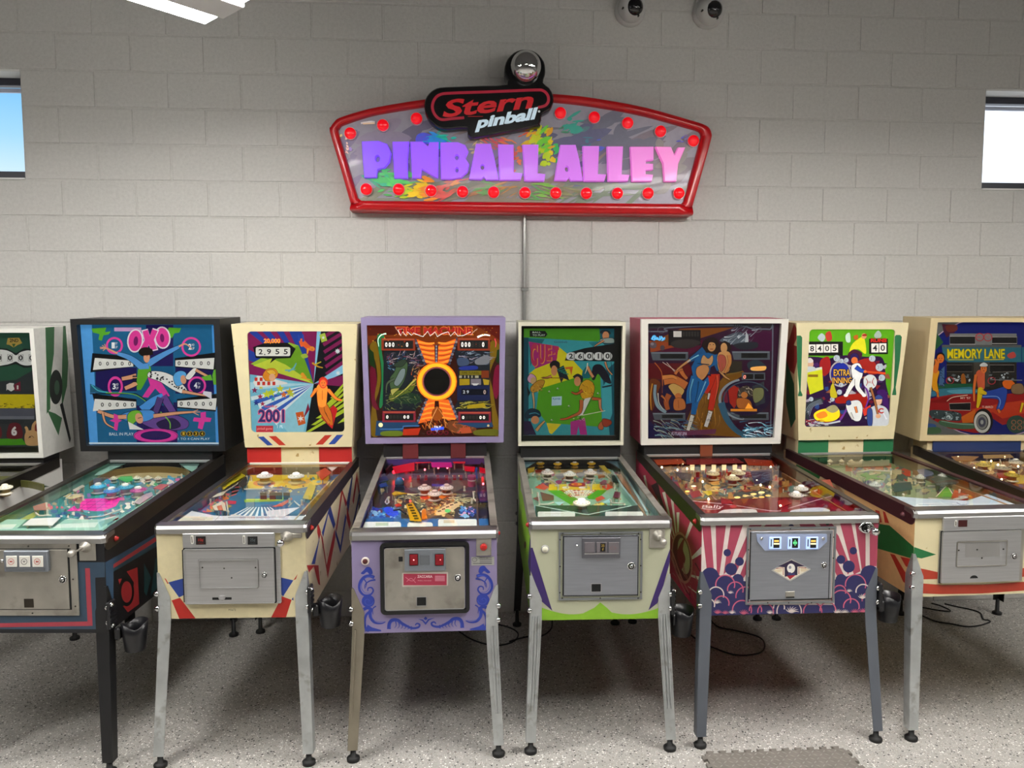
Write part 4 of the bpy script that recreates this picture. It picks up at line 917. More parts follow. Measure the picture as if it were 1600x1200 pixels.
# stars
R = random.Random(2)
for i, (x, y, r, c) in enumerate([(225, 520, 22, '8a2a5a'), (260, 560, 20, 'b02a48'), (235, 600, 20, '2a3a8a'), (275, 605, 18, 'b03050'), (265, 500, 18, 'd8c838'), (300, 545, 30, 'd6dc30'), (330, 535, 30, 'c8d830'), (385, 510, 28, 'd6d62c'), (445, 530, 30, 'd8b828'), (408, 548, 24, 'e07028'), (455, 545, 24, 'c8d040'), (340, 575, 18, '40a0b8'), (375, 540, 16, '58b0a8')]): a.star(c, x, y, r)
# jester
a.ol = ('5a2a18', 2)
a.p('f0ece4', [(215, 470), (240, 430), (300, 430), (370, 455), (430, 472), (430, 480), (280, 500), (230, 496)])
for i in range(8): a.q('d03020', 225 + (i % 4) * 32 + (i // 4) * 16, 440 + (i // 4) * 26, 243 + (i % 4) * 32 + (i // 4) * 16, 462 + (i // 4) * 26)
a.b('f09428', [(275, 430), (300, 390), (350, 385), (372, 420), (345, 455), (300, 462)]).b('f8c040', [(300, 400), (340, 392), (360, 415), (330, 425)]).e('f0b48a', 335, 440, 20, 24)
a.ol = None
# cards, circling figures
a.p('b8d048', [(630, 172), (665, 160), (680, 208), (645, 220)]).star('f0f0e8', 655, 190, 12).p('e06020', [(482, 660), (530, 652), (545, 728), (500, 742)]).star('f4f4f0', 514, 698, 24, 8, 6)
a.star('e8f0f0', 748, 412, 20, 7, 8).star('dfe8e8', 745, 275, 18, 10, 8)
a.person('f08a3c', [('f0662c', 34, 26, [(520, 212), (560, 250), (590, 262)]), ('f0662c', 16, 10, [(520, 240), (505, 205)]), ('2a4cae', 14, 8, [(505, 205), (500, 175)]), ('2a4cae', 14, 8, [(530, 210), (528, 172)]), ('f0a02c', 14, 8, [(560, 262), (555, 290)])], (585, 262, 12, 12), 'f0a02c')
a.person('e88a4a', [('d8a028', 12, 6, [(590, 350), (620, 370), (650, 378)]), ('c8b82c', 10, 6, [(612, 355), (640, 342)])]); a.person('e88a4a', [('f0a030', 22, 14, [(525, 420), (545, 440)]), ('f0a030', 10, 6, [(520, 440), (575, 455)])]); a.person('88c0d0', [('6cb0b8', 12, 8, [(440, 400), (470, 380), (485, 352)]), ('6cb0b8', 10, 5, [(420, 395), (480, 390)])]).b('a8c040', [(515, 300), (545, 290), (560, 310), (530, 320)])
# standing figure in orange
a.ol = ('7a2a10', 3)
a.p('e02028', [(640, 690), (720, 612), (745, 640), (712, 762)])
a.person('e8742c', [('f07f28', 40, 20, [(648, 600), (690, 660), (706, 730)]), ('f07f28', 36, 18, [(640, 610), (652, 660), (690, 720)]), ('f58f30', 70, 54, [(648, 510), (648, 600)]), ('f07f28', 20, 10, [(610, 515), (580, 560)]), ('f07f28', 20, 10, [(690, 520), (735, 570), (768, 582)])], (655, 475, 22, 28), 'c02818')
a.r('d8302c', 655, 478, 24, 30, 5); a.l('b84818', 3, [(650, 520), (650, 580)])
a.ol = None
a.t('24265a', '2001', 250, 640, 412, 720, .03, out='c25a78', ow=5).t('d85848', 'lucky', 290, 612, 370, 632, .01).q('9c2632', 236, 742, 342, 782).t('e09088', 'pinball game', 242, 752, 336, 772)
a.t('dff0f2', '1 PL', 368, 738, 405, 756)
head_done('rays', a)
for side in ((([(248, 810), (285, 808), (343, 862), (308, 864)], '2a4a9c'), ([(316, 806), (362, 805), (424, 862), (382, 863)], 'b8321f')), (([(668, 800), (712, 798), (655, 858), (610, 859)], 'b8321f'), ([(742, 798), (784, 797), (730, 855), (690, 857)], '2a4a9c'))):
    for pts, c in side: a = headface_art('rays', 340, 480, 4); a.p(c, pts); a.build('stripe_print', lambda u, v, h: (u, -.0006 - h, v), PRINT, MA['rays'].head)
def neck_stripes(k, c, xs):
    M = MA[k]; z0, z1 = M.s['zr'] - .02, M.s['bz'][0] + .01
    for x0, x1 in ((-M.w + .012, xs[0]), (xs[1], M.w - .012)): MB().box(x0, x1, 1.0975, 1.1, z0, z1).obj('neck_stripe', mat('neck_' + c, c, .5, var=.05), M.root)
neck_stripes('rays', 'b2221f', (-.10, .105))
a = front_art('rays', 230, 820, 16 / 3)
a.q('d9cda4', 0, 0, 1500, 900)
a.p('b8301c', [(140, 445), (152, 450), (175, 490), (165, 492)]).p('27418f', [(172, 480), (320, 440), (325, 575), (262, 605)]).p('b8271c', [(200, 630), (270, 608), (400, 780), (395, 795), (270, 795)])
a.p('b8301c', [(1250, 410), (1236, 452), (1214, 462)]).p('27418f', [(1110, 438), (1215, 462), (1130, 595), (1105, 570)]).p('b8271c', [(1120, 596), (1200, 625), (1150, 780), (1020, 790)]).p('27418f', [(1215, 600), (1200, 622), (1216, 630)])
a.t('3a3428', 'M5672', 675, 700, 735, 716)
front_done('rays', a)
a = side_art('rays', 'R', 460, 700, 60 / 11)
def dia(x0, y0, x1, y1, xm, c):     # an open V / lozenge stroke
    a.p(c, [(x0, y0), (x0 + 22, y0), (xm, y1), (x1, y0), (x1 + 16, y0), (xm + 2, y1 + 70), (xm - 3, y1 + 70)])
for pts, c in (([(190, 640), (205, 660), (222, 720), (205, 780), (190, 720)], 'b3281c'), ([(205, 700), (235, 760), (270, 1000), (330, 720), (340, 690), (345, 760), (280, 1110), (225, 760)], 'b3281c'), ([(300, 480), (345, 650), (330, 690), (285, 560), (240, 760), (230, 720)], '2a4290'), ([(350, 690), (395, 370), (402, 350), (445, 470), (432, 500), (405, 390), (355, 720)], 'b3281c'), ([(345, 690), (388, 830), (430, 560), (440, 590), (388, 900), (345, 740)], '2a4290'), ([(440, 470), (490, 210), (492, 260), (455, 560)], '2a3a70'), ([(445, 500), (475, 640), (465, 700), (440, 600)], 'b3281c'), ([(490, 450), (528, 200), (545, 340), (560, 420), (555, 470), (528, 280), (500, 480)], 'b3281c'), ([(140, 990), (190, 830), (215, 740), (170, 990)], '2a4290'), ([(100, 1000), (200, 1000), (215, 1170), (200, 1160), (160, 1010), (120, 1060)], 'b3281c'), ([(490, 650), (530, 470), (560, 300), (565, 340), (500, 690)], '2a3a70'), ([(540, 480), (560, 400), (570, 560), (556, 500)], 'b3281c')): a.p(c, pts)
side_done('rays', a)
F = front('rays', 230, 820, 16 / 3)
pl = F.box('coin_plate', 298, 62, 1064, 186, 0, .012, steel, None, .003, 'brushed steel coin entry plate')
for x, c in ((372, 'a8322a'), (802, '5c6468')):
    F.box('coin_slot', x, 82, x + 20, 150, .012, .015, white, pl, .001); F.box('slot_gap', x + 7, 90, x + 13, 142, .015, .0154, mat('gap_dark'), pl, 0)
    w_ = F.box('price_window', x + 40, 88, x + 122, 158, .012, .0135, mat('price_black', '141414', .3), pl, .001)
    aa = Art(F.sh, [(-.4, .4), (.4, .4), (.4, 1.1), (-.4, 1.1)]); aa.t(c, '10¢' if x < 500 else '25¢', x + 60, 105, x + 104, 136, .02).t(c, '1 PLAY' if x < 500 else '3 PLAYS', x + 58, 142, x + 106, 150).build('price', lambda u, v, h: (u, -.0139 - h, v), PRINT, w_)
dr = F.rbox('coin_door', 312, 178, 1112, 655, .006, 0, .006, steel, None, 'brushed steel coin door with embossed panel')
F.rbox('leaf_gap', 308, 184, 1075, 652, .006, .006, .0066, mat('gap_dark'), dr); F.rbox('door_leaf', 318, 192, 1065, 645, .006, .006, .017, steel, dr); F.frame('door_rim', 318, 192, 1065, 645, .0028, .006, .017, .0195, steel, dr)
F.frame('embossed_rim', 440, 278, 932, 515, .0032, .008, .0165, .0225, steel, dr); F.frame('rim_line', 436, 274, 936, 519, .0012, .008, .017, .0174, mat('line_dark', '6a675f', .5, .6), dr); F.box('hinge_gap', 300, 205, 312, 640, .0, .010, mat('gap_dark'), dr)  # thin darker line drawn around the embossed rim
F.box('seam', 708, 285, 714, 420, .016, .0164, mat('line_dark', '77736a', .5, .8), dr, 0)
F.screws([(470, 345), (910, 345), (650, 352), (712, 430)], dr, .004, .016)
F.lock2(985, 405, dr, .0125, .017)
F.rbox('coin_return_slot', 552, 592, 712, 612, .0015, .016, .0175, mat('gap_dark'), dr)
u0, v0 = F.sh(632, 606)
MB().lathe([(.0155, 0), (.0155, .003), (.013, .006), (0, .007)], (u0, -.0125, v0 + .009), (0, -1, .35), 16).obj('coin_return', steel, dr)
F.plunger(1165, 92, None)
MB().box(*(F.rect(1110, 62, 1290, 108)[i] for i in (0, 2)), -.010, 0, *(F.rect(1110, 62, 1290, 108)[i] for i in (1, 3)), 0, .004).obj('plunger_plate', steel2, MA['rays'].root)
# ---- playfield
p = PF('rays', 300, 690, 60 / 7, pm('2f6f96'))
a = p.art(.18)
a.q('2e6f98', -200, 100, 2100, 1200).p('e6e4de', [(-300, 950), (0, 830), (760, 250), (1500, 220), (2100, 220), (2100, 330), (900, 330), (640, 420), (350, 650), (100, 900), (-300, 1000)])
a.p('e8c83a', [(780, 420), (1100, 330), (1900, 330), (1800, 560), (1350, 640), (1200, 600), (700, 650), (760, 520)])
a.e('e07830', 960, 560, 150, 44).e('2a6a94', 960, 570, 90, 26).e('e07a30', 1180, 420, 70, 30).e('d8a02c', 1400, 530, 190, 50).e('7a9aa0', 1400, 545, 120, 26)
a.p('88b838', [(690, 780), (1280, 740), (1200, 800), (700, 815)]).q('c8d850', 720, 770, 1200, 785)
for i in range(9): x = 720 + i * 36; a.p('e8ecea', [(x + 20, 880), (x + 36, 880), (480 + i * 88 + 40, 1010), (480 + i * 88, 1010)])
for i in range(6): a.p('101014', [(470 + i * 40, 730 - i * 60), (600 + i * 30, 690 - i * 52), (610 + i * 30, 665 - i * 52), (485 + i * 40, 700 - i * 60)]); a.p('d85038', [(485 + i * 40, 745 - i * 60), (590 + i * 30, 712 - i * 50), (595 + i * 30, 698 - i * 50), (490 + i * 40, 730 - i * 60)])
a.speck(21, 900, 600, 1320, 730, 40, ['3a3f48', '6a5a50', 'c87838', 'e8e4d0', '8a98a8', 'd8c848'], 16, 44).speck(22, 1400, 500, 1700, 800, 46, ['d8c848', '1c1c20', 'e8a838', '58a0b0'], 12, 34).speck(23, 150, 700, 520, 960, 46, ['d85868', 'c8b050', 'e07838', '8ab060', '607088'], 16, 50)
a.p('c8a23a', [(1500, 900), (2000, 420), (2100, 500), (1700, 950)]).p('c0643a', [(1640, 1050), (1800, 860), (1900, 860), (1750, 1060)])
a.p('d86038', [(1050, 890), (1200, 830), (1330, 760), (1340, 790), (1200, 880)]).p('d03858', [(470, 800), (590, 810), (580, 850), (480, 850)])
p.done(a)
def ap(a):
    a.q('e6e6ea', -400, 1000, 1700, 1200); a.p('ecebee', [(-100, 905), (300, 990), (390, 1000), (310, 1080), (-300, 1080)]).p('f0eff0', [(1020, 930), (1450, 880), (1230, 1020), (1000, 1020)])
    a.l('26262a', 5, [(0, 912), (300, 985), (390, 1000), (310, 1080)]).l('26262a', 5, [(500, 1020), (1230, 1015), (1440, 885)]).p('f0e8d0', [(-80, 1010), (310, 1010), (290, 1075), (-200, 1075)]).l('b89a78', 4, [(20, 1030), (230, 1026)])
    a.t('c85060', 'GOTTLIEB AND CO', 650, 1010, 1040, 1036).l('b84858', 4, [(40, 1048), (200, 1046)])
p.apron(ap)
for x, y in ((985, 440), (1380, 445)): p.bumper(x, y, .042, 'f4f2ec', 'd8b068', 'f0d890', .055, 'fbfaf6', .25)
p.plate([(420, 590), (600, 440), (680, 430), (730, 460), (540, 580), (440, 650)], 'd8c428', .034)
p.plate([(630, 560), (740, 470), (760, 560), (690, 620)], '3a3a40', .03); p.plate([(290, 750), (360, 700), (480, 660), (430, 720)], 'e8dcc0', .03); p.plate([(300, 870), (420, 800), (460, 830), (480, 930), (330, 920)], 'e8e0c8', .03); p.plate([(360, 870), (420, 850), (440, 920), (380, 920)], 'e07030', .034)
p.plate([(1470, 760), (1560, 560), (1640, 600), (1580, 780)], 'd8c040', .03); p.plate([(1640, 420), (1760, 360), (1840, 420), (1720, 520)], 'e05838', .034)
for x in (960, 1080, 1160, 1260): p.target(x, 690, '4a3a38', .03, .035)
p.rubber([(470, 810), (490, 930), (300, 900)]); p.rubber([(400, 710), (540, 620), (740, 470)]); p.rubber([(1290, 870), (1360, 800), (1440, 870)]); p.rubber([(700, 640), (1200, 640)], 'd8d2c0')
p.posts([(270, 770), (500, 930), (740, 460), (800, 470), (1300, 760), (1460, 780), (1100, 360), (1250, 360), (1390, 352), (1540, 420)])
p.flipper(560, 985, 720, 1010); p.flipper(1140, 985, 980, 1008)
p.plate([(600, 450), (760, 300), (900, 290), (860, 340), (700, 400)], 'f0efe9', .036, .12); p.plate([(1650, 280), (1880, 270), (1960, 310), (1850, 400), (1780, 340)], 'f0efe9', .036, .12)
p.arch([(640, 430), (800, 350), (900, 330), (1300, 290), (1700, 300), (1950, 340)], '75663f'); p.lane(None, 'd2b98a')
# ============================================================ portal machine (lilac cabinet)
a = head_art('portal', 540, 480, 16 / 3, .42)
a.q('3c1408', 100, 100, 1400, 1150)
a.p('8a3a0c', [(170, 150), (1310, 150), (1310, 330), (1180, 260), (900, 300), (740, 320), (560, 270), (260, 250), (170, 330)]); a.p('5e1a08', [(170, 150), (560, 150), (420, 230), (180, 240)]).p('6a1408', [(1080, 150), (1310, 150), (1310, 300), (1230, 240)])
a.b('8a6a10', [(190, 330), (250, 300), (285, 560), (270, 700), (240, 820), (270, 1060), (200, 1060), (215, 800), (255, 620), (240, 460)]).b('7a1030', [(195, 520), (230, 500), (250, 620), (235, 760), (270, 860), (215, 830), (200, 700)])
a.b('8a6a10', [(1200, 300), (1290, 330), (1250, 420), (1200, 560), (1225, 700), (1250, 850), (1295, 1060), (1230, 1060), (1215, 850), (1195, 650)]).b('8a1038', [(1240, 520), (1280, 490), (1290, 640), (1255, 770), (1225, 690)]).p('1a3a14', [(1260, 360), (1310, 340), (1310, 480), (1250, 460)]).p('1a3a14', [(180, 340), (225, 380), (240, 520), (190, 480)])
a.b('2a8a50', [(255, 240), (300, 225), (315, 260), (290, 330), (310, 480), (330, 620), (300, 820), (272, 830), (290, 640), (285, 480), (265, 360)]); a.c('c8f0d0', 12, [(330, 222), (290, 232), (262, 270), (268, 330)], 1.2, 4)
# left scene: jungle and dinosaur
a.p('20262e', [(310, 360), (660, 360), (640, 470), (590, 520), (590, 700), (650, 780), (560, 880), (300, 880)])
a.streak(41, 330, 380, 600, 500, 60, ['a85a78', '5a6a98', '8a3048', 'b8a0a8', '3a4a6a', 'd8c0b8'], 70, 6, -30, 60); a.streak(42, 330, 430, 480, 520, 26, ['2a6a9a', '3a8ab0', '9ab8c8'], 40, 8, 0, 80)
a.ol = ('12180f', 4)
a.b('4f6a44', [(470, 440), (510, 470), (500, 560), (470, 640), (420, 700), (370, 690), (360, 600), (400, 540), (420, 480)]).b('8a9a98', [(455, 520), (490, 520), (480, 590), (430, 660), (395, 640), (420, 580)]).b('3a4a38', [(390, 490), (460, 440), (500, 450), (460, 500)]).c('5a6a50', 20, [(400, 600), (340, 640), (330, 720)], None, 8)
a.b('6a7a28', [(380, 700), (470, 690), (540, 620), (585, 600), (560, 690), (500, 740), (400, 790), (350, 770)]).b('c8c060', [(370, 690), (440, 680), (400, 720), (380, 740)]).c('d8d060', 16, [(580, 600), (540, 640), (490, 690), (400, 760), (360, 770)], None, 5)
a.ol = None
a.b('24402a', [(420, 760), (520, 720), (600, 740), (620, 790), (520, 810), (400, 800)]); a.streak(43, 320, 690, 620, 850, 70, ['2a4a30', '4a6a38', '8a8a48', '16221a', '6a7a50'], 60, 7, 10, 50); a.streak(44, 540, 500, 600, 660, 24, ['c85a28', 'e08a38', 'd8a060'], 50, 7, -40, 40)
# right scene
a.p('20242c', [(900, 360), (1200, 360), (1200, 880), (880, 880), (930, 780), (930, 500)])
a.streak(45, 900, 370, 1190, 470, 60, ['6a7a98', '9aa8b8', '3a4458', 'b8a8b8', '50586a'], 80, 9, -8, 25); a.b('4a5a78', [(930, 430), (1010, 430), (1020, 480), (940, 490)]).b('8a8a90', [(1080, 440), (1180, 400), (1190, 470), (1090, 480)]).b('2a3a9a', [(950, 500), (1080, 490), (1090, 520), (960, 525)])
a.q('8a7a18', 945, 532, 1130, 568).t('2a2408', 'TIME TUNNEL', 962, 541, 1110, 559).q('8a3a18', 1128, 530, 1192, 592).q('c0b898', 942, 572, 1105, 592)
for i in range(4): a.q('2a2a2a', 965 + i * 30, 572, 985 + i * 30, 592)
a.p('b89a18', [(945, 600), (1030, 600), (1030, 650), (945, 655)]).q('8a8088', 1040, 600, 1125, 650).p('c8a828', [(1140, 600), (1195, 610), (1190, 650), (1150, 650)]).p('e8e4e0', [(1045, 638), (1110, 638), (1076, 666)])
a.q('1a2450', 925, 655, 1198, 780).q('0c0e1c', 960, 685, 1180, 735)
reels(a, 968, 690, 1030, 728, '29', '0c0e1c', 'e8ecf4').t('e8c8b8', '0', 1146, 693, 1166, 728, .02)
a.streak(46, 900, 790, 1160, 850, 40, ['d8c838', 'a89a20', 'e8e070', '4a4a18'], 90, 8, -4, 12); a.p('c8aa20', [(1010, 822), (1150, 800), (1170, 840), (1010, 850)])
# orange bow with the round dark window
OR, OR2 = 'e8641c', 'f58a28'
a.p(OR, [(585, 268), (735, 318), (740, 470), (660, 470)], .75).p(OR, [(918, 262), (768, 318), (762, 470), (850, 470)], .75)
for i in range(5):
    y = 290 + i * 40; a.c(OR2, 14, [(600 + i * 15, y), (680 + i * 8, y + 14), (735, y + 10 + i * 3)], .95).c(OR2, 14, [(905 - i * 13, y - 4), (830 - i * 6, y + 12), (768, y + 8 + i * 3)], .95); a.c('a83a10', 5, [(602 + i * 15, y + 20), (680 + i * 8, y + 34), (735, y + 30 + i * 3)]).c('a83a10', 5, [(903 - i * 13, y + 18), (830 - i * 6, y + 32), (768, y + 28 + i * 3)])
a.p(OR, [(672, 770), (740, 780), (730, 900), (700, 950), (600, 975)], .75).p(OR, [(860, 770), (770, 780), (780, 880), (850, 950), (935, 930)], .75)
for i in range(4): y = 800 + i * 40; a.c(OR2, 14, [(735, y), (690 - i * 8, y + 8), (665 - i * 15, y + 22)], .95).c(OR2, 14, [(775, y), (820 + i * 6, y + 8), (862 + i * 16, y + 16)], .95)
for p0, p1 in (((575, 275), (655, 470)), ((925, 265), (860, 470)), ((668, 775), (590, 975)), ((862, 770), (930, 935))):
    for i in range(9): t = i / 8; a.e('8a8a98' if i % 2 else '4a5068', p0[0] + (p1[0] - p0[0]) * t, p0[1] + (p1[1] - p0[1]) * t, 13, 12, n=8)
for i in range(6): a.q('b0a8b8', 745, 318 + i * 26, 758, 334 + i * 26).q('6a6480', 745, 334 + i * 26, 758, 344 + i * 26)
a.r('f0761a', 755, 622, 168, 162, 26, g=.9).r('fba41e', 755, 622, 158, 152, 34, g=1.1).r('e8891c', 755, 622, 128, 124, 18, g=.7).r('8a4048', 755, 622, 120, 124, 14).e('16120e', 755, 622, 108, 110, g=.1); a.r('c86868', 755, 624, 118, 122, 5)
a.e('24201a', 745, 605, 84, 82, g=.05)
a.b('b85a18', [(740, 840), (765, 832), (800, 870), (800, 930), (750, 950), (715, 920), (715, 870)]); a.streak(47, 620, 930, 850, 1010, 46, ['e87a28', 'a83a10', '5a2008', 'f0a040'], 80, 6, 60, 50); a.c('e8a060', 5, [(760, 840), (720, 920), (690, 1010)]).c('e89048', 5, [(770, 850), (815, 920), (830, 1000)])
a.b('6a3a1c', [(850, 960), (960, 950), (1060, 980), (1080, 1040), (950, 1060), (860, 1030)]); a.streak(48, 860, 950, 1060, 1050, 46, ['a85a28', '4a2810', 'd87a4a', 'c85038', '8a6a50'], 60, 8, 0, 70); a.p('a84828', [(950, 1010), (1030, 1000), (1050, 1050), (960, 1056)])
a.p('2a48e0', [(705, 1012), (812, 1000), (815, 1022), (708, 1032)], 1).t('e8ecff', 'TILT', 730, 994, 790, 1010, .02, g=.8); a.c('a8c8ff', 4, [(745, 1020), (755, 1046), (765, 1020)])
for i in range(4): a.r('8a1838', 690 + i * 48, 1050, 18, 16, 4)
a.p('1a3a5a', [(250, 950), (600, 960), (600, 1000), (480, 1000), (460, 1075), (240, 1075)]).c('3a6aa0', 8, [(280, 1020), (460, 1018), (480, 996), (610, 992)]).b('5a6a18', [(300, 1040), (450, 1035), (460, 1075), (300, 1075)]).p('a82a10', [(475, 1020), (620, 1010), (600, 1070), (470, 1072)]).p('1a3a5a', [(920, 970), (1210, 950), (1230, 1000), (1090, 1010)]).b('5a5a14', [(1080, 1030), (1250, 1020), (1260, 1070), (1080, 1070)]); a.e('e8d090', 286, 985, 18, g=.9).e('c8b080', 1186, 990, 10)
# score displays
for x0, y0, x1, y1, t, c in ((292, 258, 575, 362, '000 0', '7a2c14'), (928, 255, 1202, 362, '000 0', '7a2c14'), (300, 868, 578, 962, '0   00', '7a2030'), (935, 872, 1208, 965, '0   00', '7a2030')):
    a.q(c, x0, y0, x1, y1).q('a85030', x0 + 8, y0 + 6, x1 - 8, y0 + 14).q('141312', x0 + 20, y0 + 22, x1 - 18, y1 - 16)
    for i in range(7): a.t('35302c', '8', x0 + 32 + i * 29, y0 + 36, x0 + 50 + i * 29, y1 - 30)
    for i, ch in enumerate(('000   0', '000   0', '0    00', '0    00')[(0 if y0 < 500 else 2) + (x0 > 700)]):
        if ch == '0': a.t('f0e8dc', '0', x0 + 32 + i * 29, y0 + 36, x0 + 50 + i * 29, y1 - 30, .02, g=.9)
# lightning title
for d, c in ((6, 'e8803a'), (0, 'a01818')):
    a.t(c, 'TIME MACHINE', 420 - d, 166 - d, 1050 + d, 226 + d, .05)
a.l('e8e4e0', 6, [(428, 190), (455, 238), (470, 205), (500, 240), (510, 205), (545, 235), (560, 215), (610, 236), (640, 245), (680, 200), (700, 240), (740, 205), (760, 245), (800, 220), (850, 205), (870, 240), (905, 205), (930, 240), (980, 235), (1040, 205)]).l('c8a090', 5, [(405, 160), (420, 190), (470, 180)]).l('c8a090', 5, [(1040, 235), (1060, 205), (1095, 180)])
a.c('fbf6e8', 16, [(1095, 250), (1150, 230), (1200, 236)], 1.1, 8).c('c03a48', 10, [(1240, 262), (1250, 300), (1244, 335)], .8, 4)
a.speck(49, 190, 150, 1290, 330, 50, ['d8801c', 'e8a838', '8a2a08'], 3, 9)
head_done('portal', a)
Mp = MA['portal']
for x0, x1 in ((-.178, -.092), (.085, .168)): MB().box(x0, x1, 1.088, 1.1, Mp.s['zr'] - .02, Mp.s['bz'][0] + .01, 0, .002).obj('speaker_panel', mat('dull_red', '5c1a1c', .6, var=.15), Mp.root, 'dark red panel below the head')
# front scrollwork
a = front_art('portal', 530, 820, 40 / 7)
BL = '2c3fa0'; BL2 = '4357b8'
def scroll(f):
    P = lambda pts: [f(x, y) for x, y in pts]
    a.b(BL, P([(245, 375), (280, 385), (295, 430), (270, 445), (245, 420), (215, 440), (190, 432), (220, 400)]))
    a.c(BL, 30, P([(310, 470), (265, 455), (215, 470), (180, 520), (178, 580), (215, 625), (270, 625), (300, 590), (285, 560), (255, 565), (252, 590)]), None, 8).c(BL2, 7, P([(300, 465), (250, 465), (205, 500), (195, 560), (225, 605), (270, 610)]), None, 4)
    a.c(BL, 16, P([(320, 490), (270, 500), (230, 530), (225, 570)]), None, 5).c(BL, 12, P([(215, 480), (240, 520), (232, 560)]), None, 4)
    a.p(BL, [f(255 + 58 * cos(t / 12 * pi), 680 + 56 * sin(t / 12 * pi)) for t in range(24)]); a.c(BL2, 6, [f(255 + (48 - t * 1.6) * cos(t / 4), 680 + (46 - t * 1.6) * sin(t / 4)) for t in range(28)], None, 4)
    a.c(BL, 30, P([(215, 755), (250, 740), (285, 760), (240, 800), (225, 860), (235, 930), (260, 950)]), None, 14).c(BL, 34, P([(275, 760), (275, 820), (310, 870), (370, 880), (410, 865)]), None, 6).c(BL2, 6, P([(285, 780), (290, 830), (330, 862), (400, 862)]), None, 3)
    a.p(BL, P([(225, 950), (250, 890), (290, 915), (370, 938), (372, 950)])); a.c(BL, 12, P([(325, 725), (295, 750), (300, 800)]), None, 4)
    a.c(BL, 34, P([(440, 930), (445, 880), (470, 850), (520, 850), (560, 880), (640, 920), (700, 915), (715, 890), (690, 880), (675, 895)]), None, 10).c(BL2, 6, P([(450, 920), (465, 870), (510, 862), (560, 895), (640, 930)]), None, 4)
    for i in range(6): a.c(BL, 10, P([(500 + i * 28, 860 + i * 9), (505 + i * 28, 895 + i * 7), (490 + i * 28, 920 + i * 3)]), None, 3)
scroll(lambda x, y: (x, y)); scroll(lambda x, y: (1535 - x, y - 10 - (x - 200) * .008))
a.p(BL, [(700, 838), (745, 845), (768, 870), (790, 840), (850, 828), (800, 850), (768, 892), (738, 856)]).p(BL, [(768, 815), (785, 838), (768, 850), (750, 838)])
front_done('portal', a)
F = front('portal', 530, 820, 40 / 7)
dr = F.frame('coin_door', 365, 150, 1160, 785, .0150, .020, 0, .014, black, None, 'coin door in thick rounded black frame')
F.rbox('door_leaf', 402, 195, 1118, 752, .010, 0, .008, steel2, dr, 'grey steel door leaf'); F.frame('door_rim', 402, 195, 1118, 752, .0028, .010, .008, .0105, steel, dr)
pl = F.box('coin_plate', 582, 208, 948, 402, .008, .016, mat('grey_metal'), dr, .002)
F.box('plate_panel', 720, 258, 805, 345, .016, .0172, mat('grey_metal2'), pl)
for x in (628, 855):
    F.box('reject_button', x, 250, x + 74, 348, .016, .0205, mat('red_lit', '7a0c18', .25, emit=.12), pl, .003, 'red lit coin reject button'); F.frame('button_bezel', x - 3, 247, x + 77, 351, .0015, .002, .016, .0195, black, pl)
u_, v_ = F.sh(665, 300); MB().ball((u_, -.0205, v_), .0022, 8, 6).obj('button_lamp', pm('ff8080', 8.), pl); u_, v_ = F.sh(900, 298); MB().ball((u_, -.0205, v_), .002, 8, 6).obj('button_lamp', pm('ff7070', 4.), pl)
st = F.rbox('brand_label', 560, 418, 968, 542, .003, .008, .0088, mat('label_edge', 'c8bdb4', .5), dr, 'red maker label')
aa = Art(F.sh, [(-.4, .4), (.4, .4), (.4, 1.1), (-.4, 1.1)]); aa.q('a8304a', 572, 430, 956, 532).t('e8c8cc', 'ZACCARIA', 695, 442, 830, 466, .03).t('d8a0a8', 'PINBALL MACHINES', 700, 486, 820, 496)
for i in range(5): aa.q('d890a0', 852, 448 + i * 10, 940, 454 + i * 10)
aa.c('d88898', 4, [(590, 460), (630, 490), (660, 490), (680, 460)]).c('d88898', 4, [(600, 500), (640, 470), (680, 510)]).build('label_print', lambda u, v, h: (u, -.0092 - h, v), PRINT, st)
F.lock2(1055, 465, dr, .0155, .008)
F.box('coin_return', 692, 640, 772, 712, .008, .009, mat('gap_dark'), dr); F.frame('return_rim', 686, 634, 778, 718, .002, .001, .008, .011, steel, dr)
F.box('key_plate', 528, 278, 565, 322, .008, .0095, mat('gap_dark'), dr).rotation_euler = (0, 0, 0)
F.knob('start_button', 230, 322, [(0, 0), (.0165, 0), (.0165, .005), (.015, .006), (0, .006)], mat('button_ring', 'e8dcd2', .4), None, 'white ring start button with dark red cap'); F.knob('button_cap', 230, 322, [(0, .006), (.0108, .006), (.0100, .010), (0, .0115)], mat('dark_red', '4a1210', .35), None)
sp = F.box('shooter_plate', 1220, 112, 1355, 272, 0, .006, steel2, None, .001); F.frame('plate_rim', 1222, 114, 1353, 270, .002, .002, .006, .008, steel2, sp)
F.knob('launch_button', 1285, 192, [(0, .006), (.0145, .006), (.0145, .014), (.011, .018), (0, .019)], mat('button_red'), sp, 'red launch button')
st = F.box('rating_plate', 1176, 285, 1380, 360, 0, .0012, mat('plate_grey', 'b4b4ae', .4, .4), None, 0)
aa = Art(F.sh, [(-.4, .4), (.4, .4), (.4, 1.1), (-.4, 1.1)])
for i in range(4): aa.q('55555a', 1250, 292 + i * 15, 1360, 297 + i * 15)
aa.r('44444a', 1205, 310, 22, 18, 3).q('55555a', 1190, 340, 1360, 345).t('3a3a40', 'SERIAL NO 1083', 1240, 290, 1325, 300).build('plate_print', lambda u, v, h: (u, -.0016 - h, v), PRINT, st)
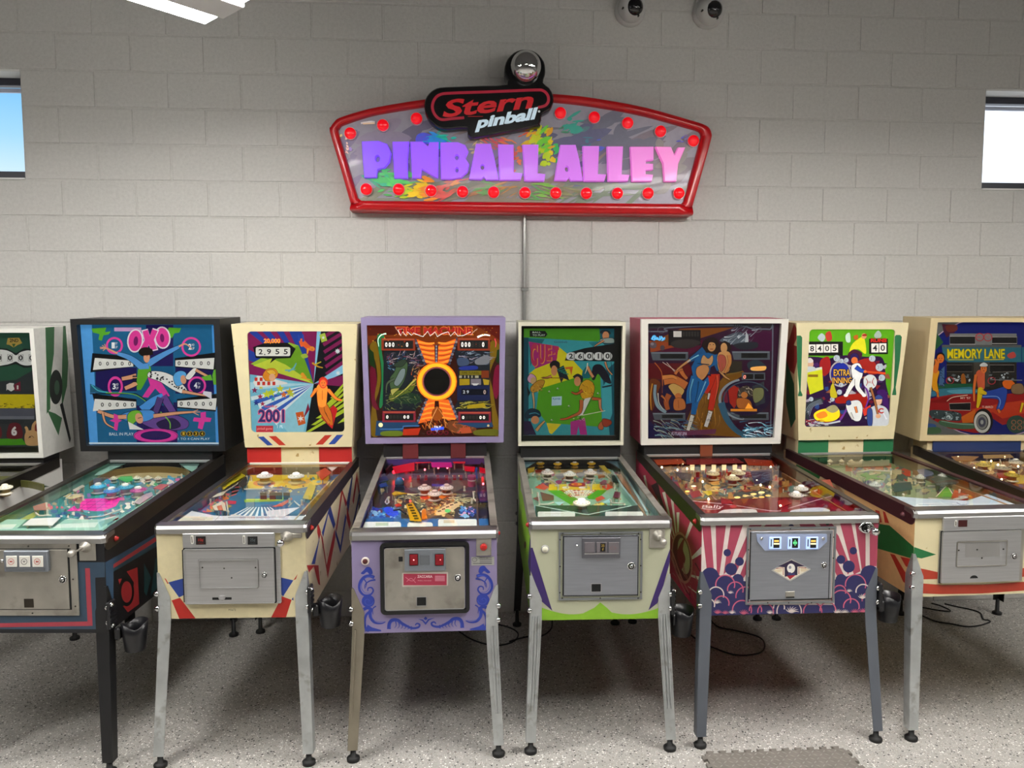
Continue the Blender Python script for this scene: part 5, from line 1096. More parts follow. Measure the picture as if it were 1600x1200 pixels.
# ---- playfield
p = PF('portal', 560, 700, 80 / 11, pm('3c3840'))
a = p.art(.24)
a.q('3a363c', -100, 20, 1700, 1000).e('5a5450', 860, 420, 330, 110).e('3a2c30', 860, 380, 200, 60)
a.streak(51, 420, 520, 1200, 620, 90, ['c8c090', '8a8a60', '4a4a50', 'e8e0b0', '70704a', '2c2c34'], 240, 10, 2, 14)
a.b('e07020', [(700, 560), (780, 520), (860, 500), (1000, 510), (1020, 540), (930, 590), (820, 610), (720, 600)]); a.streak(52, 720, 500, 1000, 600, 34, ['f0a038', 'e85a18', 'f8d070', 'c83818'], 120, 12, -20, 50); a.b('c83028', [(700, 540), (760, 530), (790, 570), (730, 590)])
a.speck(53, 420, 600, 1180, 780, 120, ['c8b078', '4a3a38', 'e0d0a0', '8a7a50', '2a2228', 'd8a048', 'a06838', '6a6a48'], 14, 42); a.b('d8b888', [(880, 740), (1000, 660), (1130, 620), (1150, 660), (1040, 740), (900, 780)])
for i in range(5): a.p('3a3030', [(900 + i * 46, 745 - i * 24), (940 + i * 46, 735 - i * 24), (930 + i * 46, 722 - i * 24), (895 + i * 46, 732 - i * 24)])
a.q('2f6aa8', 40, 700, 480, 900).speck(54, 60, 690, 470, 820, 60, ['1f4a90', '4a8ac8', '2a40a8', '8ab8d8', '6a3a48'], 12, 46).speck(55, 1160, 690, 1340, 800, 40, ['1f4a90', '4a8ac8', '2a40a8', '8ab8d8', 'd8a0c0'], 12, 40).q('2a2a34', 1345, 300, 1480, 840)
a.b('2848d8', [(280, 720), (330, 690), (400, 720), (450, 750), (430, 800), (340, 790)]); a.e('30b060', 1010, 735, 34, 20, g=.6)
p.done(a)
def ap(a):
    a.q('2f6fae', 0, 790, 1500, 960); a.p('f2f4ec', rrect(70, 825, 490, 950, 30)).p('f2f4ec', rrect(560, 830, 840, 950, 30)).p('f2f4ec', rrect(900, 795, 1325, 930, 20)).q('c8d8b8', 210, 835, 350, 870).q('e0d0b0', 960, 805, 1080, 840); a.streak(56, 90, 720, 470, 820, 30, ['1f4a90', '5a98d0', '2f5aa0'], 60, 8, 5, 30)
p.apron(ap)
p.plate([(550, 620), (620, 600), (690, 720), (720, 810), (590, 800)], 'e0a818', .04)
for i in range(6): x, y = 565 + i * 14, 622 + i * 30; p.plate([(x, y), (x + 48, y - 2), (x + 54, y + 14), (x + 6, y + 17)], '3a3010', .0412, name='ladder_slot')
p.plate([(720, 690), (760, 670), (780, 780), (720, 790)], 'e87818', .036, .1)
for x, y in ((752, 412), (988, 408), (860, 476)): p.bumper(x, y, .034, 'efd8d0', '7a2028', 'd8c8c0', .05, 'c8a8a0')
MBs = p.at(480, 340, .05)
MB().ball(MBs + (.035,), .024, 16, 10, 0, 1, 1.1).lathe([(.028, 0), (.022, .02), (.026, .03)], MBs + (0,), n=14, mi=1).obj('dome', [pm('2f62a8'), pm('2a1418')], p.o, 'blue dome ornament')
MBs = p.at(1265, 330, .04); MB().cyl(MBs + (0,), MBs + (.055,), .021, n=18).lathe([(.0215, .03), (.0215, .036)], MBs + (0,), n=18, mi=1).obj('drum', [pm('c04878'), pm('e8d0d8')], p.o, 'pink drum ornament')
MBs = p.at(1312, 250, .05); MB().cyl(MBs + (0,), MBs + (.07,), .007, .005, n=10).obj('tower', pm('3458b0'), p.o)
p.plate([(390, 500), (430, 475), (560, 500), (420, 525)], 'e0b428', .035); p.plate([(420, 630), (470, 610), (500, 640), (440, 655)], 'd83828', .03)
p.plate([(250, 400), (330, 370), (350, 410), (270, 430)], '243a8a', .04); p.plate([(820, 150), (1040, 150), (1050, 200), (830, 200)], 'c01878', .045, .5)
for x in (680, 765, 895, 990, 1080, 1150): p.target(x, 300, 'b83038', .016, .028); 
p.bulbs([(590, 215), (545, 165), (410, 262), (1260, 235), (1385, 250), (1310, 95)], 'ff1420', 14., .03, .007); p.bulbs([(900, 215), (1000, 215), (752, 235), (510, 350), (1395, 395)], 'ff5a68', 7., .03, .005)
p.bulbs([(592, 590)], 'ff4030', 3., .03, .005)
for x, c in ((680, 'e8b060'), (765, 'e8e090'), (895, 'e8c8a0'), (990, 'e8a890'), (1080, 'e8b070'), (1150, 'e8e890')): p.plate([(x - 18, 306), (x + 18, 306), (x + 18, 316), (x - 18, 316)], c, .004, .4, 'lane_insert')
p.rubber([(310, 610), (330, 560), (350, 610), (330, 630)], 'e8e8f0', closed=True); p.rubber([(1290, 490), (1300, 570), (1340, 605)]); p.rubber([(400, 700), (470, 690), (540, 740)], '2a2a2a')
p.posts([(350, 540), (1300, 480), (600, 380), (1190, 420), (430, 570), (1270, 560)]); p.flipper(600, 800, 690, 830, 'e8e8e8', '3a5ac8'); p.flipper(900, 800, 800, 830, 'e8e8e8', '3a5ac8')
p.arch([(330, 230), (420, 150), (600, 110), (1000, 105), (1300, 120), (1400, 180)], '4a1420'); p.lane(None, '5a4a48')
for pts in ([(400, 200), (640, 150), (640, 240), (430, 270)], [(1180, 190), (1300, 200), (1290, 250), (1190, 240)], [(1345, 200), (1420, 220), (1420, 270), (1355, 260)], [(640, 120), (820, 110), (820, 150), (650, 160)], [(1060, 115), (1200, 125), (1190, 160), (1060, 155)]): p.plate(pts, 'c00c20', .042, .55)  # emissive plates added to stand in for the red lamp glow
p.plate([(230, 330), (330, 300), (360, 350), (260, 380)], '1c2a6a', .04); p.plate([(1330, 480), (1440, 470), (1450, 600), (1360, 600)], '1f2a5c', .03)
# purple inner wall on the left and far trim
s_ = Mp.s; MB().box(-Mp.w + .016, Mp.w - .016, 1.084, 1.094, s_['zr'] - .055, s_['zr'] - .022).obj('far_trim', pm('5a4aa8'), Mp.root); 
# ============================================================ pool-hall machine (sage cabinet, narrow head)
a = head_art('pool', 780, 480, 16 / 3, .2)
a.q('3aa0a8', 150, 120, 1050, 1160).q('0e4a5a', 150, 120, 245, 1160).p('1a6a70', [(245, 260), (380, 270), (300, 400), (260, 500)])
a.p('4c9a1c', [(205, 180), (840, 170), (860, 260), (830, 290), (205, 255)]).p('0e5a66', [(840, 170), (980, 170), (980, 420), (850, 280)]).p('1e7a80', [(750, 295), (850, 290), (800, 345)])
a.p('e6d81c', [(500, 335), (580, 400), (640, 470), (710, 545), (700, 580), (600, 640), (300, 690), (250, 560), (300, 520), (440, 440)]).p('58a818', [(330, 690), (620, 600), (850, 560), (865, 1010), (520, 985), (395, 975), (310, 860)])
a.p('0e6a70', [(700, 540), (730, 500), (770, 560), (760, 600), (690, 600)]).p('0c5868', [(865, 560), (980, 460), (980, 1080), (930, 1080)]).p('48b0b8', [(865, 680), (940, 560), (950, 900), (900, 1030), (865, 960)])
a.p('b02878', [(245, 290), (500, 330), (480, 450), (300, 520)])
for i, (c, x0, x1) in enumerate((('C', 262, 318), ('U', 330, 380), ('E', 394, 438), ('-', 446, 464))):
    y0, y1 = 302 + i * 8, (505, 480, 455, 400)[i]; y0 = y0 if c != '-' else 380
    a.t('e8962c', c, x0 + 4, y0 + 4, x1 + 6, y1, .06).t('c03058', c, x0, y0, x1, y1 - 6, .05)
a.p('c03058', [(460, 332), (502, 338), (500, 362), (490, 360), (486, 432), (470, 430), (474, 358), (460, 356)])
a.t('3a2a5a', 'Gottlieb', 460, 284, 572, 302)
a.p('0c0c0e', [(255, 196), (385, 200), (405, 228), (385, 252), (255, 248)]); a.t('d8e8d8', 'BALL', 278, 205, 350, 218, .02).t('d8e8d8', 'TO PLAY', 278, 228, 385, 243, .02)
a.p('0e0e10', [(575, 385), (720, 345), (975, 305), (975, 458), (550, 450)])
for i in range(5): a.b('e6e6e2', [(566 + i * 78, 400), (590 + i * 76, 382), (630 + i * 76, 384), (646 + i * 76, 412), (630 + i * 76, 444), (590 + i * 76, 444), (566 + i * 78, 432)]); a.t('1a1a1c', '26010'[i], 585 + i * 77 + 12 * (i == 3), 390, 620 + i * 77 - 12 * (i == 3), 434, .03); a.q('1a1a1c', 626 + i * 77, 388, 632 + i * 77, 440)
SK_ = 'd89060'; a.ol = ('14161c', 4)
# man in cap, striped player, woman, two at the bottom
a.b('1c2a30', [(850, 215), (870, 195), (920, 200), (935, 225), (900, 230)]).e(SK_, 895, 240, 28, 36).b('9aa8a0', [(850, 270), (950, 260), (965, 300), (870, 300)]).c(SK_, 14, [(880, 280), (830, 310), (800, 330)], None, 6).l('5a1818', 6, [(882, 262), (915, 258)])
a.p('1c2430', [(480, 520), (540, 490), (590, 620), (540, 600), (520, 640)])
for i in range(4): a.l('2a8a78', 8, [(480 + i * 18, 530 + i * 8), (540 + i * 14, 505 + i * 20)])
a.b('141418', [(425, 480), (460, 450), (505, 470), (500, 520), (470, 500), (440, 520)]).e(SK_, 460, 535, 26, 44).c(SK_, 18, [(440, 580), (400, 594), (360, 596)], None, 7).l('7a3a18', 6, [(350, 594), (540, 598)]).p('d86a20', [(550, 505), (620, 500), (605, 575), (590, 520), (560, 525)])
a.b('d8a0c0', [(235, 600), (260, 560), (300, 580), (310, 620), (270, 640), (245, 630)]).e('d8b078', 285, 620, 24, 30).b('c89028', [(260, 680), (320, 620), (380, 620), (350, 690), (280, 720)]).c('d8b078', 16, [(280, 720), (290, 800), (290, 860)], None, 8).p('141418', [(230, 660), (262, 720), (240, 760)]); a.streak(58, 270, 640, 350, 710, 20, ['8a4a18', 'e8c060', '5a2a18'], 30, 5, 30, 80)
a.b('181424', [(790, 500), (850, 485), (900, 540), (940, 640), (880, 620), (830, 560), (800, 610), (780, 600)]).p('181424', [(860, 670), (950, 650), (945, 665), (870, 680)]).c(SK_, 22, [(740, 500), (770, 560), (790, 590)], None, 20).c(SK_, 14, [(890, 460), (910, 520), (950, 570)], None, 8).l('0c3a48', 5, [(940, 460), (948, 560)]).c('f0e0c0', 8, [(742, 470), (735, 520), (720, 560)], None, 4)
# central player with yellow top and magenta trousers
a.b('d8a018', [(690, 640), (740, 610), (790, 640), (800, 700), (770, 770), (700, 770), (670, 700)]); a.streak(57, 680, 640, 790, 770, 30, ['f0c838', 'a86a10', 'e8b028', '7a4008'], 40, 7, 60, 40)
a.b('20242e', [(620, 585), (660, 562), (700, 590), (690, 630), (640, 600)]).e(SK_, 656, 625, 28, 40).c('c05a28', 22, [(700, 700), (650, 730), (605, 715)], None, 9).c('c05a28', 24, [(780, 770), (840, 775), (858, 780)], None, 14).c(SK_, 22, [(845, 780), (850, 850), (870, 880)], None, 12)
a.p('e8e4dc', [(720, 770), (770, 760), (700, 910), (640, 920)]).c('c86a38', 30, [(690, 780), (680, 880), (610, 920)], None, 18).c('d85a28', 18, [(610, 920), (560, 940), (510, 945)], None, 10).l('2a2a2a', 4, [(770, 780), (705, 900)]).l('f0e8d0', 5, [(700, 910), (890, 872)])
a.p('b83088', [(598, 965), (720, 935), (738, 1075), (680, 1075), (665, 1000), (650, 1075), (600, 1075)]); a.speck(59, 620, 925, 720, 955, 14, ['2a2a2a', 'd8c8b0'], 5, 10)
a.b('0e2a40', [(215, 900), (260, 855), (330, 870), (345, 920), (280, 930), (225, 935)]).e(SK_, 300, 950, 34, 34).c('3a90a8', 10, [(250, 900), (300, 890), (335, 905)], None, 5).p('2a1040', [(205, 960), (260, 960), (310, 1075), (205, 1075)]).c('d8a060', 26, [(310, 1040), (340, 1000), (380, 960)], None, 12)
a.p('e8d020', [(395, 975), (520, 985), (440, 1070), (420, 1060)]).b('c86838', [(830, 1000), (860, 960), (880, 985), (870, 1030), (840, 1030)]).b('a83c20', [(870, 940), (930, 950), (945, 980), (900, 1010), (868, 990)])
a.ol = None
for x, y in ((420, 710), (490, 685), (585, 832), (440, 950), (830, 725)): a.e('e8e8e0', x, y, 8, 7).c('14301a', 4, [(x - 14, y + 14), (x, y + 4), (x + 10, y - 10)])
a.p('bfe0e8', [(440, 755), (525, 750), (522, 825), (438, 830)]).t('2a6ab0', 'PLAYER', 448, 764, 515, 780, .02)
for r_ in ((100, 100, 205, 1170), (965, 100, 1080, 1170), (100, 100, 1080, 180), (100, 1078, 1080, 1170)): a.q('14130f', *r_, g=0)
a.l('5a5a58', 5, [(195, 1080), (975, 1080)])
head_done('pool', a)
a = front_art('pool', 790, 820, 16 / 3)
a.p('86b82c', [(200, 680), (300, 690)] + [(300 + (680 - 300) * t / 10, 690 + 55 * sin(pi * (t / 10) * .75)) for t in range(1, 10)] + [(735, 690), (785, 645), (840, 690)] + [(880 + (1280 - 880) * t / 10, 690 + 55 * sin(pi * (.25 + t / 10 * .75))) for t in range(0, 10)] + [(1380, 640), (1380, 830), (200, 830)])
a.p('382464', [(200, 190), (222, 190), (385, 715), (300, 640), (205, 380)]).p('382464', [(1365, 200), (1380, 250), (1290, 580), (1262, 650), (1186, 710)])
front_done('pool', a)
a = side_art('pool', 'L', 790, 690, 16 / 3)
a.q('a8a888', -200, -300, 400, 1600); a.p('86b82c', [(120, 400), (160, 500), (215, 900), (215, 1500), (100, 1000), (105, 600)]).p('382464', [(200, 800), (216, 860), (216, 1300), (185, 1000)]); a.e('4a2a18', 160, 860, 10, 30).p('86b82c', [(104, 200), (120, 300), (125, 500), (108, 480)])
side_done('pool', a)
F = front('pool', 790, 820, 16 / 3)
dr = F.frame('coin_door', 438, 56, 1135, 620, .008, .002, 0, .006, mat('frame_steel', '8e9294', .4, .7, var=.06), None, 'steel coin door with screwed frame')
F.box('door_leaf', 470, 84, 1104, 590, 0, .004, mat('door_steel', 'a4a8b0', .38, .8, var=.06, stretch=(1, 1, 14)), dr)
for r_ in ((472, 92, 482, 586), (1094, 92, 1101, 586), (478, 88, 1096, 95), (478, 580, 1096, 586)): F.box('door_gap', *r_, .004, .0046, mat('gap_dark'), dr, 0)
F.screws([(472, 70), (786, 66), (1102, 68), (450, 120), (1120, 118), (450, 342), (1120, 336), (448, 560), (1120, 556), (468, 606), (784, 606), (1098, 606)], dr, .0035, .006)
pl = F.box('coin_plate', 630, 100, 948, 268, .004, .014, mat('grey_dark', '6a6a70', .4, .5), dr, .002)
for x in (650, 750, 850): F.box('coin_button', x, 135, x + 84, 222, .014, .017, mat('grey_purple', '6e686c', .45), pl, .001)
F.box('price_window', 780, 142, 822, 212, .017, .0178, mat('price_black', '141414', .3), pl, 0)
aa = Art(F.sh, [(-.4, .4), (.4, .4), (.4, 1.1), (-.4, 1.1)]); aa.t('c8a848', '25', 788, 152, 814, 172).t('c8a848', '¢', 795, 180, 808, 204).r('8a5a50', 885, 182, 24, 12, 3).build('price', lambda u, v, h: (u, -.0182 - h, v), PRINT, pl)
F.box('slot_strip', 650, 225, 935, 235, .014, .016, steel, pl, 0)
F.lock2(1040, 338, dr, .017, .004)
F.knob('reject_button', 588, 165, [(0, .004), (.007, .004), (.006, .010), (.003, .016), (0, .017)], chrome, dr)
F.box('coin_return', 712, 490, 788, 552, .004, .005, mat('gap_dark'), dr); F.frame('return_rim', 706, 484, 794, 558, .002, .001, .004, .0065, steel, dr)
F.knob('start_button', 325, 200, [(0, 0), (.0168, 0), (.0168, .005), (.015, .006)], steel, None); F.knob('button_cap', 325, 200, [(0, .005), (.0130, .005), (.012, .010), (0, .0115)], mat('ivory', 'e4e0cc', .35), None, 'ivory start button')
F.plunger(1265, 85, None, (1192, 25, 1322, 190))
# ---- playfield
p = PF('pool', 810, 700, 160 / 23, pm('9fc8b8'))
a = p.art(.2)
a.q('8ab89a', 50, 100, 1600, 800).q('b89a68', 200, 180, 950, 300); a.speck(61, 170, 260, 1050, 420, 90, ['8a8a90', '6a3048', '7a9a78', 'a86838', 'c8b888', '4a6a60', '982860', 'a0a878'], 20, 60)
a.p('e8cc10', [(330, 400), (900, 395), (930, 470), (320, 470)]).p('4aa818', [(310, 465), (480, 462), (640, 560), (660, 640), (560, 620)]).p('4aa818', [(960, 462), (830, 462), (740, 540), (760, 560), (850, 560)])
a.p('d8dcc0', [(480, 460), (830, 460), (700, 560), (640, 560)]).e('982818', 630, 405, 100, 24).e('e8a020', 630, 400, 60, 14).e('d85820', 620, 398, 24, 18)
R = random.Random(8)
for i in range(48): y = 466 + (i // 9) * 14; w_ = 190 - (y - 460) * 1.4; x = 650 + ((i % 9) / 8 - .5) * 2 * w_; a.e(R.choice(('e8dcc0', 'd85828', 'e8a828', 'f0e8d8')), x, y, 18, 6).e('6a4a30', x, y, 7, 3)
for x, y in ((510, 440), (690, 440)): a.e('f0ead8', x, y, 40, 12)
a.speck(62, 430, 620, 980, 690, 50, ['e8d818', '8aa828', 'a03020', '2a3a20', 'd8c878'], 14, 46).p('d84820', [(170, 440), (260, 400), (330, 440), (280, 470)]).p('d84820', [(890, 430), (960, 400), (1030, 440), (960, 470)]).p('6a4038', [(230, 490), (380, 530), (380, 580), (260, 590)]).p('d04830', [(830, 560), (900, 530), (940, 560), (850, 600)]).p('8a3a30', [(150, 560), (230, 540), (220, 600)])
a.p('a8d8d8', [(380, 600), (500, 600), (440, 640)]).p('a8d8d8', [(900, 610), (990, 560), (1010, 610)]).p('48805a', [(990, 300), (1080, 300), (1100, 420), (1040, 400)]).p('b07a58', [(1060, 300), (1100, 260), (1480, 720), (1320, 720)])
p.done(a)
def ap(a):
    a.q('1c3a34', 150, 560, 1500, 800); a.p('1a3c30', [(200, 620), (700, 715), (760, 722), (600, 760), (200, 760)]).p('2a3a34', [(860, 705), (1290, 620), (1300, 690), (900, 720)]).p('e8eae0', rrect(225, 690, 620, 770, 16)).p('e8eae0', rrect(940, 690, 1340, 770, 16)).l('c8e8d8', 8, [(200, 622), (700, 716), (760, 722), (1280, 612)]).l('a8d8e0', 10, [(195, 612), (190, 740)]).l('a8d8e0', 10, [(1282, 612), (1385, 738)]).q('c8c0a8', 300, 712, 500, 716)
sh_ = lambda x, y: p.at(x, y, .026)
aa = Art(sh_, [sh_(200, 618), sh_(760, 720), sh_(1282, 612), sh_(1400, 760), sh_(180, 780)] if 0 else [sh_(190, 622), sh_(190, 800), sh_(1420, 800), sh_(1282, 622)], .06); ap(aa); aa.build('apron', lambda u, v, h: (u, v, .026 + h), PFP, p.o)
for x, y in ((258, 155), (440, 160), (618, 158), (795, 155)): p.bumper(x, y, .024, 'e8b81c', 'b08a28', 'c8a040', .036, 'f2eee2')
for x, y, c in ((345, 245, 'f0e0d8'), (572, 265, 'e8e8e0'), (785, 245, 'f0e0d8')): p.bumper(x, y, .034, c, '6a5a48', 'd8d0c0', .05, 'f2f0ea')
p.bumper(700, 570, .040, 'f0e6c8', 'c8b890', 'e8dcc0', .06, 'f4f2ea')
p.plate([(125, 225), (200, 205), (190, 250), (130, 275)], 'e0b81c', .034); p.plate([(870, 190), (930, 190), (1000, 270), (960, 270)], 'd8b838', .034); p.plate([(200, 240), (270, 232), (280, 270), (210, 272)], '9a2418', .03); p.plate([(1040, 470), (1100, 480), (1090, 540), (1020, 530)], '6a1838', .034); p.plate([(880, 370), (940, 350), (960, 390), (890, 395)], '8a2840', .03); p.plate([(1000, 280), (1060, 300), (1080, 380), (1020, 360)], '24382c', .03)
p.rubber([(345, 335), (440, 405), (400, 410)]); p.rubber([(820, 345), (790, 405), (760, 405)]); p.rubber([(880, 225), (1040, 390)]); p.rubber([(240, 610), (225, 490)]); p.rubber([(240, 612), (330, 612), (390, 590)]); p.rubber([(1140, 605), (1010, 595), (990, 560)]); p.rubber([(1020, 540), (1110, 555)], 'c8a878'); p.rubber([(160, 300), (200, 235)])
p.posts([(345, 330), (440, 410), (790, 410), (240, 612), (225, 480), (1140, 600), (1000, 560), (1040, 395), (160, 440), (1060, 440), (540, 388), (740, 388)])
p.flipper(560, 650, 640, 690); p.flipper(850, 650, 770, 690)
p.wall([(1010, 240), (1130, 430), (1280, 615)], 'a8d0d0', .03, .010); p.wall([(1060, 95), (1110, 220), (1250, 470), (1380, 690)], 'b0d8d8', .03, .010)
p.arch([(110, 230), (180, 180), (260, 140), (450, 128), (800, 130), (980, 160), (1090, 230)], '2a2418'); p.plate([(80, 150), (240, 135), (150, 190), (90, 220)], 'a8d8e0', .03); p.plate([(900, 130), (1060, 130), (1090, 220), (990, 170)], 'a0d0d8', .03)
p.lane(None, 'a07850')
# ============================================================ wide spa machine (rose cabinet, white head frame)
a = head_art('spa', 980, 480, 16 / 3, .18)  # this head is unlit; a weak glow is added to its print
a.q('3a1230', 100, 100, 1300, 1150)
a.p('8a4a10', [(450, 180), (900, 170), (620, 260), (430, 330), (200, 340), (190, 300)]).p('a8481c', [(190, 280), (420, 300), (430, 350), (200, 380)]).p('6a1018', [(180, 470), (520, 470), (560, 540), (480, 620), (180, 600)]).p('5a0c30', [(420, 330), (640, 270), (620, 350), (520, 400), (200, 380)]).p('4a0c38', [(880, 180), (1230, 200), (1230, 370), (1000, 350)])
a.p('8a5a14', [(480, 1000), (540, 860), (600, 760), (760, 650), (830, 560), (970, 530), (1000, 560), (860, 640), (790, 800), (860, 960), (960, 1090), (480, 1060)]).streak(71, 560, 700, 800, 1000, 30, ['a8701c', 'c88828', '7a4a10', 'b87a30'], 160, 9, 95, 12)
a.p('3c3a3e', [(150, 140), (1240, 140), (1240, 170), (900, 165), (500, 165), (160, 180)]).c('707684', 10, [(175, 1090), (172, 220), (190, 205), (340, 200), (350, 172), (900, 150), (1060, 180), (1200, 185), (1225, 215), (1205, 1090)]).c('2a2c34', 4, [(182, 1090), (180, 222), (196, 212)])
a.r('6a6a70', 292, 190, 34, 28, 5).r('6a6a70', 1098, 185, 34, 26, 5)
# planets and spaceships
a.e('6a5a60', 222, 318, 30, 28).e('948890', 214, 308, 14, 12).e('5a4a50', 300, 340, 20, 22)
a.q('1a1416', 350, 190, 620, 320).b('3a3230', [(370, 300), (440, 270), (560, 270), (620, 300), (520, 345), (400, 335)]); a.q('c8c0b8', 392, 200, 460, 250, g=.4)
for i in range(6): a.q('3a3432', 470 + i * 24, 205, 486 + i * 24, 245)
a.b('5a6470', [(780, 280), (860, 230), (960, 210), (1010, 280), (940, 330), (860, 300)]); a.streak(72, 790, 190, 1060, 330, 30, ['aab4bc', '6a7480', 'd8dce0', '3a3e48'], 120, 9, -25, 25); a.p('c8ccd0', [(1000, 200), (1020, 240), (1020, 310), (990, 300)]).b('2c2e36', [(900, 310), (1080, 290), (1090, 340), (960, 355)])
# score frames
for x0, y0, x1, y1 in ((200, 375, 515, 445), (880, 368, 1200, 440), (215, 885, 492, 945), (865, 880, 1190, 945)):
    a.p('5e646c', [(x0, y0), (x1, y0), (x1, y1), (x0 + 18, y1)]); a.q('8a929a', x0 + 6, y0 + 4, x1 - 4, y0 + 12); a.q('2a2828', x0 + 80, y0 + 16, x1 - 20, y1 - 14).q('1b1a1a', x0 + 90, y0 + 20, x1 - 26, y1 - 18)
a.q('5e646c', 965, 548, 1160, 610).q('221e1e', 980, 560, 1060, 602).q('221e1e', 1072, 560, 1150, 602).t('f08a78', '0', 976, 568, 998, 600, .02, .1, g=1)
# bathing figures on the left, and a hoop
a.ol = ('3a180c', 3)
S1 = 'd8783a'
a.b('7a3a14', [(190, 620), (240, 600), (285, 640), (260, 720), (215, 870), (190, 800)]); a.c('d8902c', 14, [(215, 640), (200, 740), (205, 860)], None, 8); a.c('8ea8b4', 22, [(240, 650), (235, 740), (262, 830), (330, 880)], None, 30).c('e8e8d8', 8, [(262, 720), (270, 800), (310, 860)], None, 4)
a.c('c86a30', 8, [(235, 465), (290, 540), (300, 640), (298, 720)], None, 5); a.c('e8d0c0', 4, [(300, 460), (420, 540)]).c('e8d0c0', 4, [(335, 462), (410, 550)])
a.p('1c1440', [(300, 660), (500, 640), (495, 880), (330, 870), (300, 760)])
a.c(S1, 84, [(310, 610), (390, 605), (500, 660)], None, 62).c('e89048', 34, [(300, 590), (380, 580), (420, 600)], None, 20).c(S1, 40, [(440, 500), (470, 560), (505, 600)], None, 22).c(S1, 24, [(405, 560), (430, 530), (470, 520)], None, 14)
a.b('e0b060', [(350, 660), (400, 640), (480, 690), (460, 740), (420, 760), (370, 700)]).e(S1, 432, 745, 28, 26).b('d07838', [(400, 770), (475, 770), (490, 850), (400, 860)]).c('b85a28', 46, [(355, 730), (330, 790), (345, 860)], None, 34).c(S1, 16, [(290, 740), (320, 770), (330, 800)], None, 8); a.l('8a3a18', 4, [(432, 780), (435, 845)])
# round portrait on the right
a.e('2a1438', 1000, 760, 200, 150).p('b82a1c', [(850, 690), (900, 655), (945, 680), (940, 780), (900, 850), (862, 800)]).b('4a4038', [(940, 690), (1000, 655), (1050, 690), (1050, 750), (980, 740), (930, 760)]).streak(73, 930, 660, 1060, 760, 26, ['a89888', '3a3028', 'd8c8a8', '6a5a48'], 50, 7, 40, 50).b('c8702c', [(920, 770), (970, 760), (1030, 780), (1050, 840), (990, 850), (930, 840)]).e('d8843c', 985, 735, 28, 26).p('3c4048', [(1050, 660), (1150, 620), (1160, 800), (1080, 830)]).b('8a8a58', [(1060, 690), (1140, 680), (1140, 760), (1070, 800)]).p('f09a2c', [(990, 850), (1020, 800), (1060, 850)], .6).q('c87818', 870, 852, 1090, 872, g=.5).p('7a2038', [(800, 720), (840, 700), (850, 800), (810, 800)])
a.ol = None
a.r('9aa4ac', 1000, 770, 232, 176, 22, a0=95, a1=255); a.r('4a5a68', 1010, 780, 205, 160, 10, a0=100, a1=330)
a.c('3a6a84', 60, [(790, 800), (840, 940), (940, 1050), (1080, 1090)], None, 30); a.streak(74, 920, 960, 1180, 1080, 40, ['d8ecf4', '5aa0b8', '2a6a88', 'f0f8fa', '8ac0d0'], 120, 8, 8, 20, g=.5)
a.b('34404a', [(1010, 470), (1090, 440), (1165, 490), (1160, 530), (1040, 535)]).b('e0a050', [(1040, 505), (1100, 495), (1165, 495), (1150, 528), (1050, 530)], .6).q('3a3226', 860, 450, 965, 550).p('8a6a28', [(830, 560), (965, 535), (960, 545), (830, 572)])
# waves and floor at the bottom
a.p('1c1850', [(150, 900), (200, 960), (330, 1090), (150, 1095)]); a.streak(75, 220, 940, 520, 1080, 60, ['3a7a98', '8ab0b8', '2a3a68', 'b8c0a8', '5a4a78'], 150, 9, 25, 16); a.p('7a3a5a', [(360, 1040), (750, 1020), (740, 1060), (480, 1075)]); a.t('d8c8e0', 'FUTURE SPA', 370, 1046, 500, 1074, .02, .25)
# the two striding figures
a.ol = ('1a0f14', 3)
S2 = 'd89a60'
a.b('2a1a14', [(630, 310), (680, 255), (750, 265), (775, 330), (760, 380), (680, 390), (650, 350)]); a.c('1e5a90', 70, [(650, 360), (580, 410), (520, 450)], None, 28).c('1e5a90', 56, [(730, 400), (750, 470), (770, 530)], None, 34).c(S2, 20, [(530, 440), (460, 490), (415, 530)], None, 10).c(S2, 18, [(775, 530), (820, 580), (860, 605)], None, 8)
a.c('d83018', 74, [(740, 560), (740, 650), (720, 760), (700, 860)], None, 44).c('d83018', 66, [(710, 580), (690, 660), (660, 720)], None, 30).c('ee5a38', 18, [(755, 570), (760, 660), (735, 780)], None, 8).c('f0e8e0', 34, [(700, 870), (680, 940), (660, 1000)], None, 30); a.streak(76, 665, 880, 710, 980, 12, ['3a2a2a'], 30, 5, 10, 20); a.c('e8e0d8', 20, [(690, 720), (680, 770)], None, 12)
a.b('e0a060', [(770, 380), (850, 370), (875, 430), (850, 540), (780, 540), (755, 460)]).c('d88a48', 34, [(855, 400), (860, 470), (820, 550)], None, 20).b('c05a48', [(770, 400), (820, 410), (830, 480), (790, 540), (765, 470)]).b('2a1a12', [(775, 320), (820, 285), (865, 310), (870, 350), (850, 370)]).e('e0a468', 812, 340, 28, 42).c('a86030', 5, [(795, 470), (800, 530)])
a.p('1e64a0', [(590, 400), (680, 380), (750, 400), (760, 470), (700, 500), (690, 560), (600, 560), (560, 620), (540, 500)]).b('d8a068', [(640, 400), (680, 430), (715, 400), (720, 450), (690, 490), (620, 470)]).b('d89258', [(590, 500), (660, 480), (690, 520), (660, 580), (620, 610), (580, 560)])
a.p('1c68a8', [(540, 570), (600, 590), (640, 620), (680, 580), (690, 640), (640, 730), (600, 800), (575, 900), (535, 895), (545, 800), (495, 810), (500, 700)]).c('6ab4dc', 16, [(555, 600), (530, 700), (530, 790)], None, 6).c('8ac8e8', 10, [(660, 620), (620, 720), (590, 790)], None, 4).c('12406c', 12, [(600, 620), (590, 700), (570, 800)], None, 5)
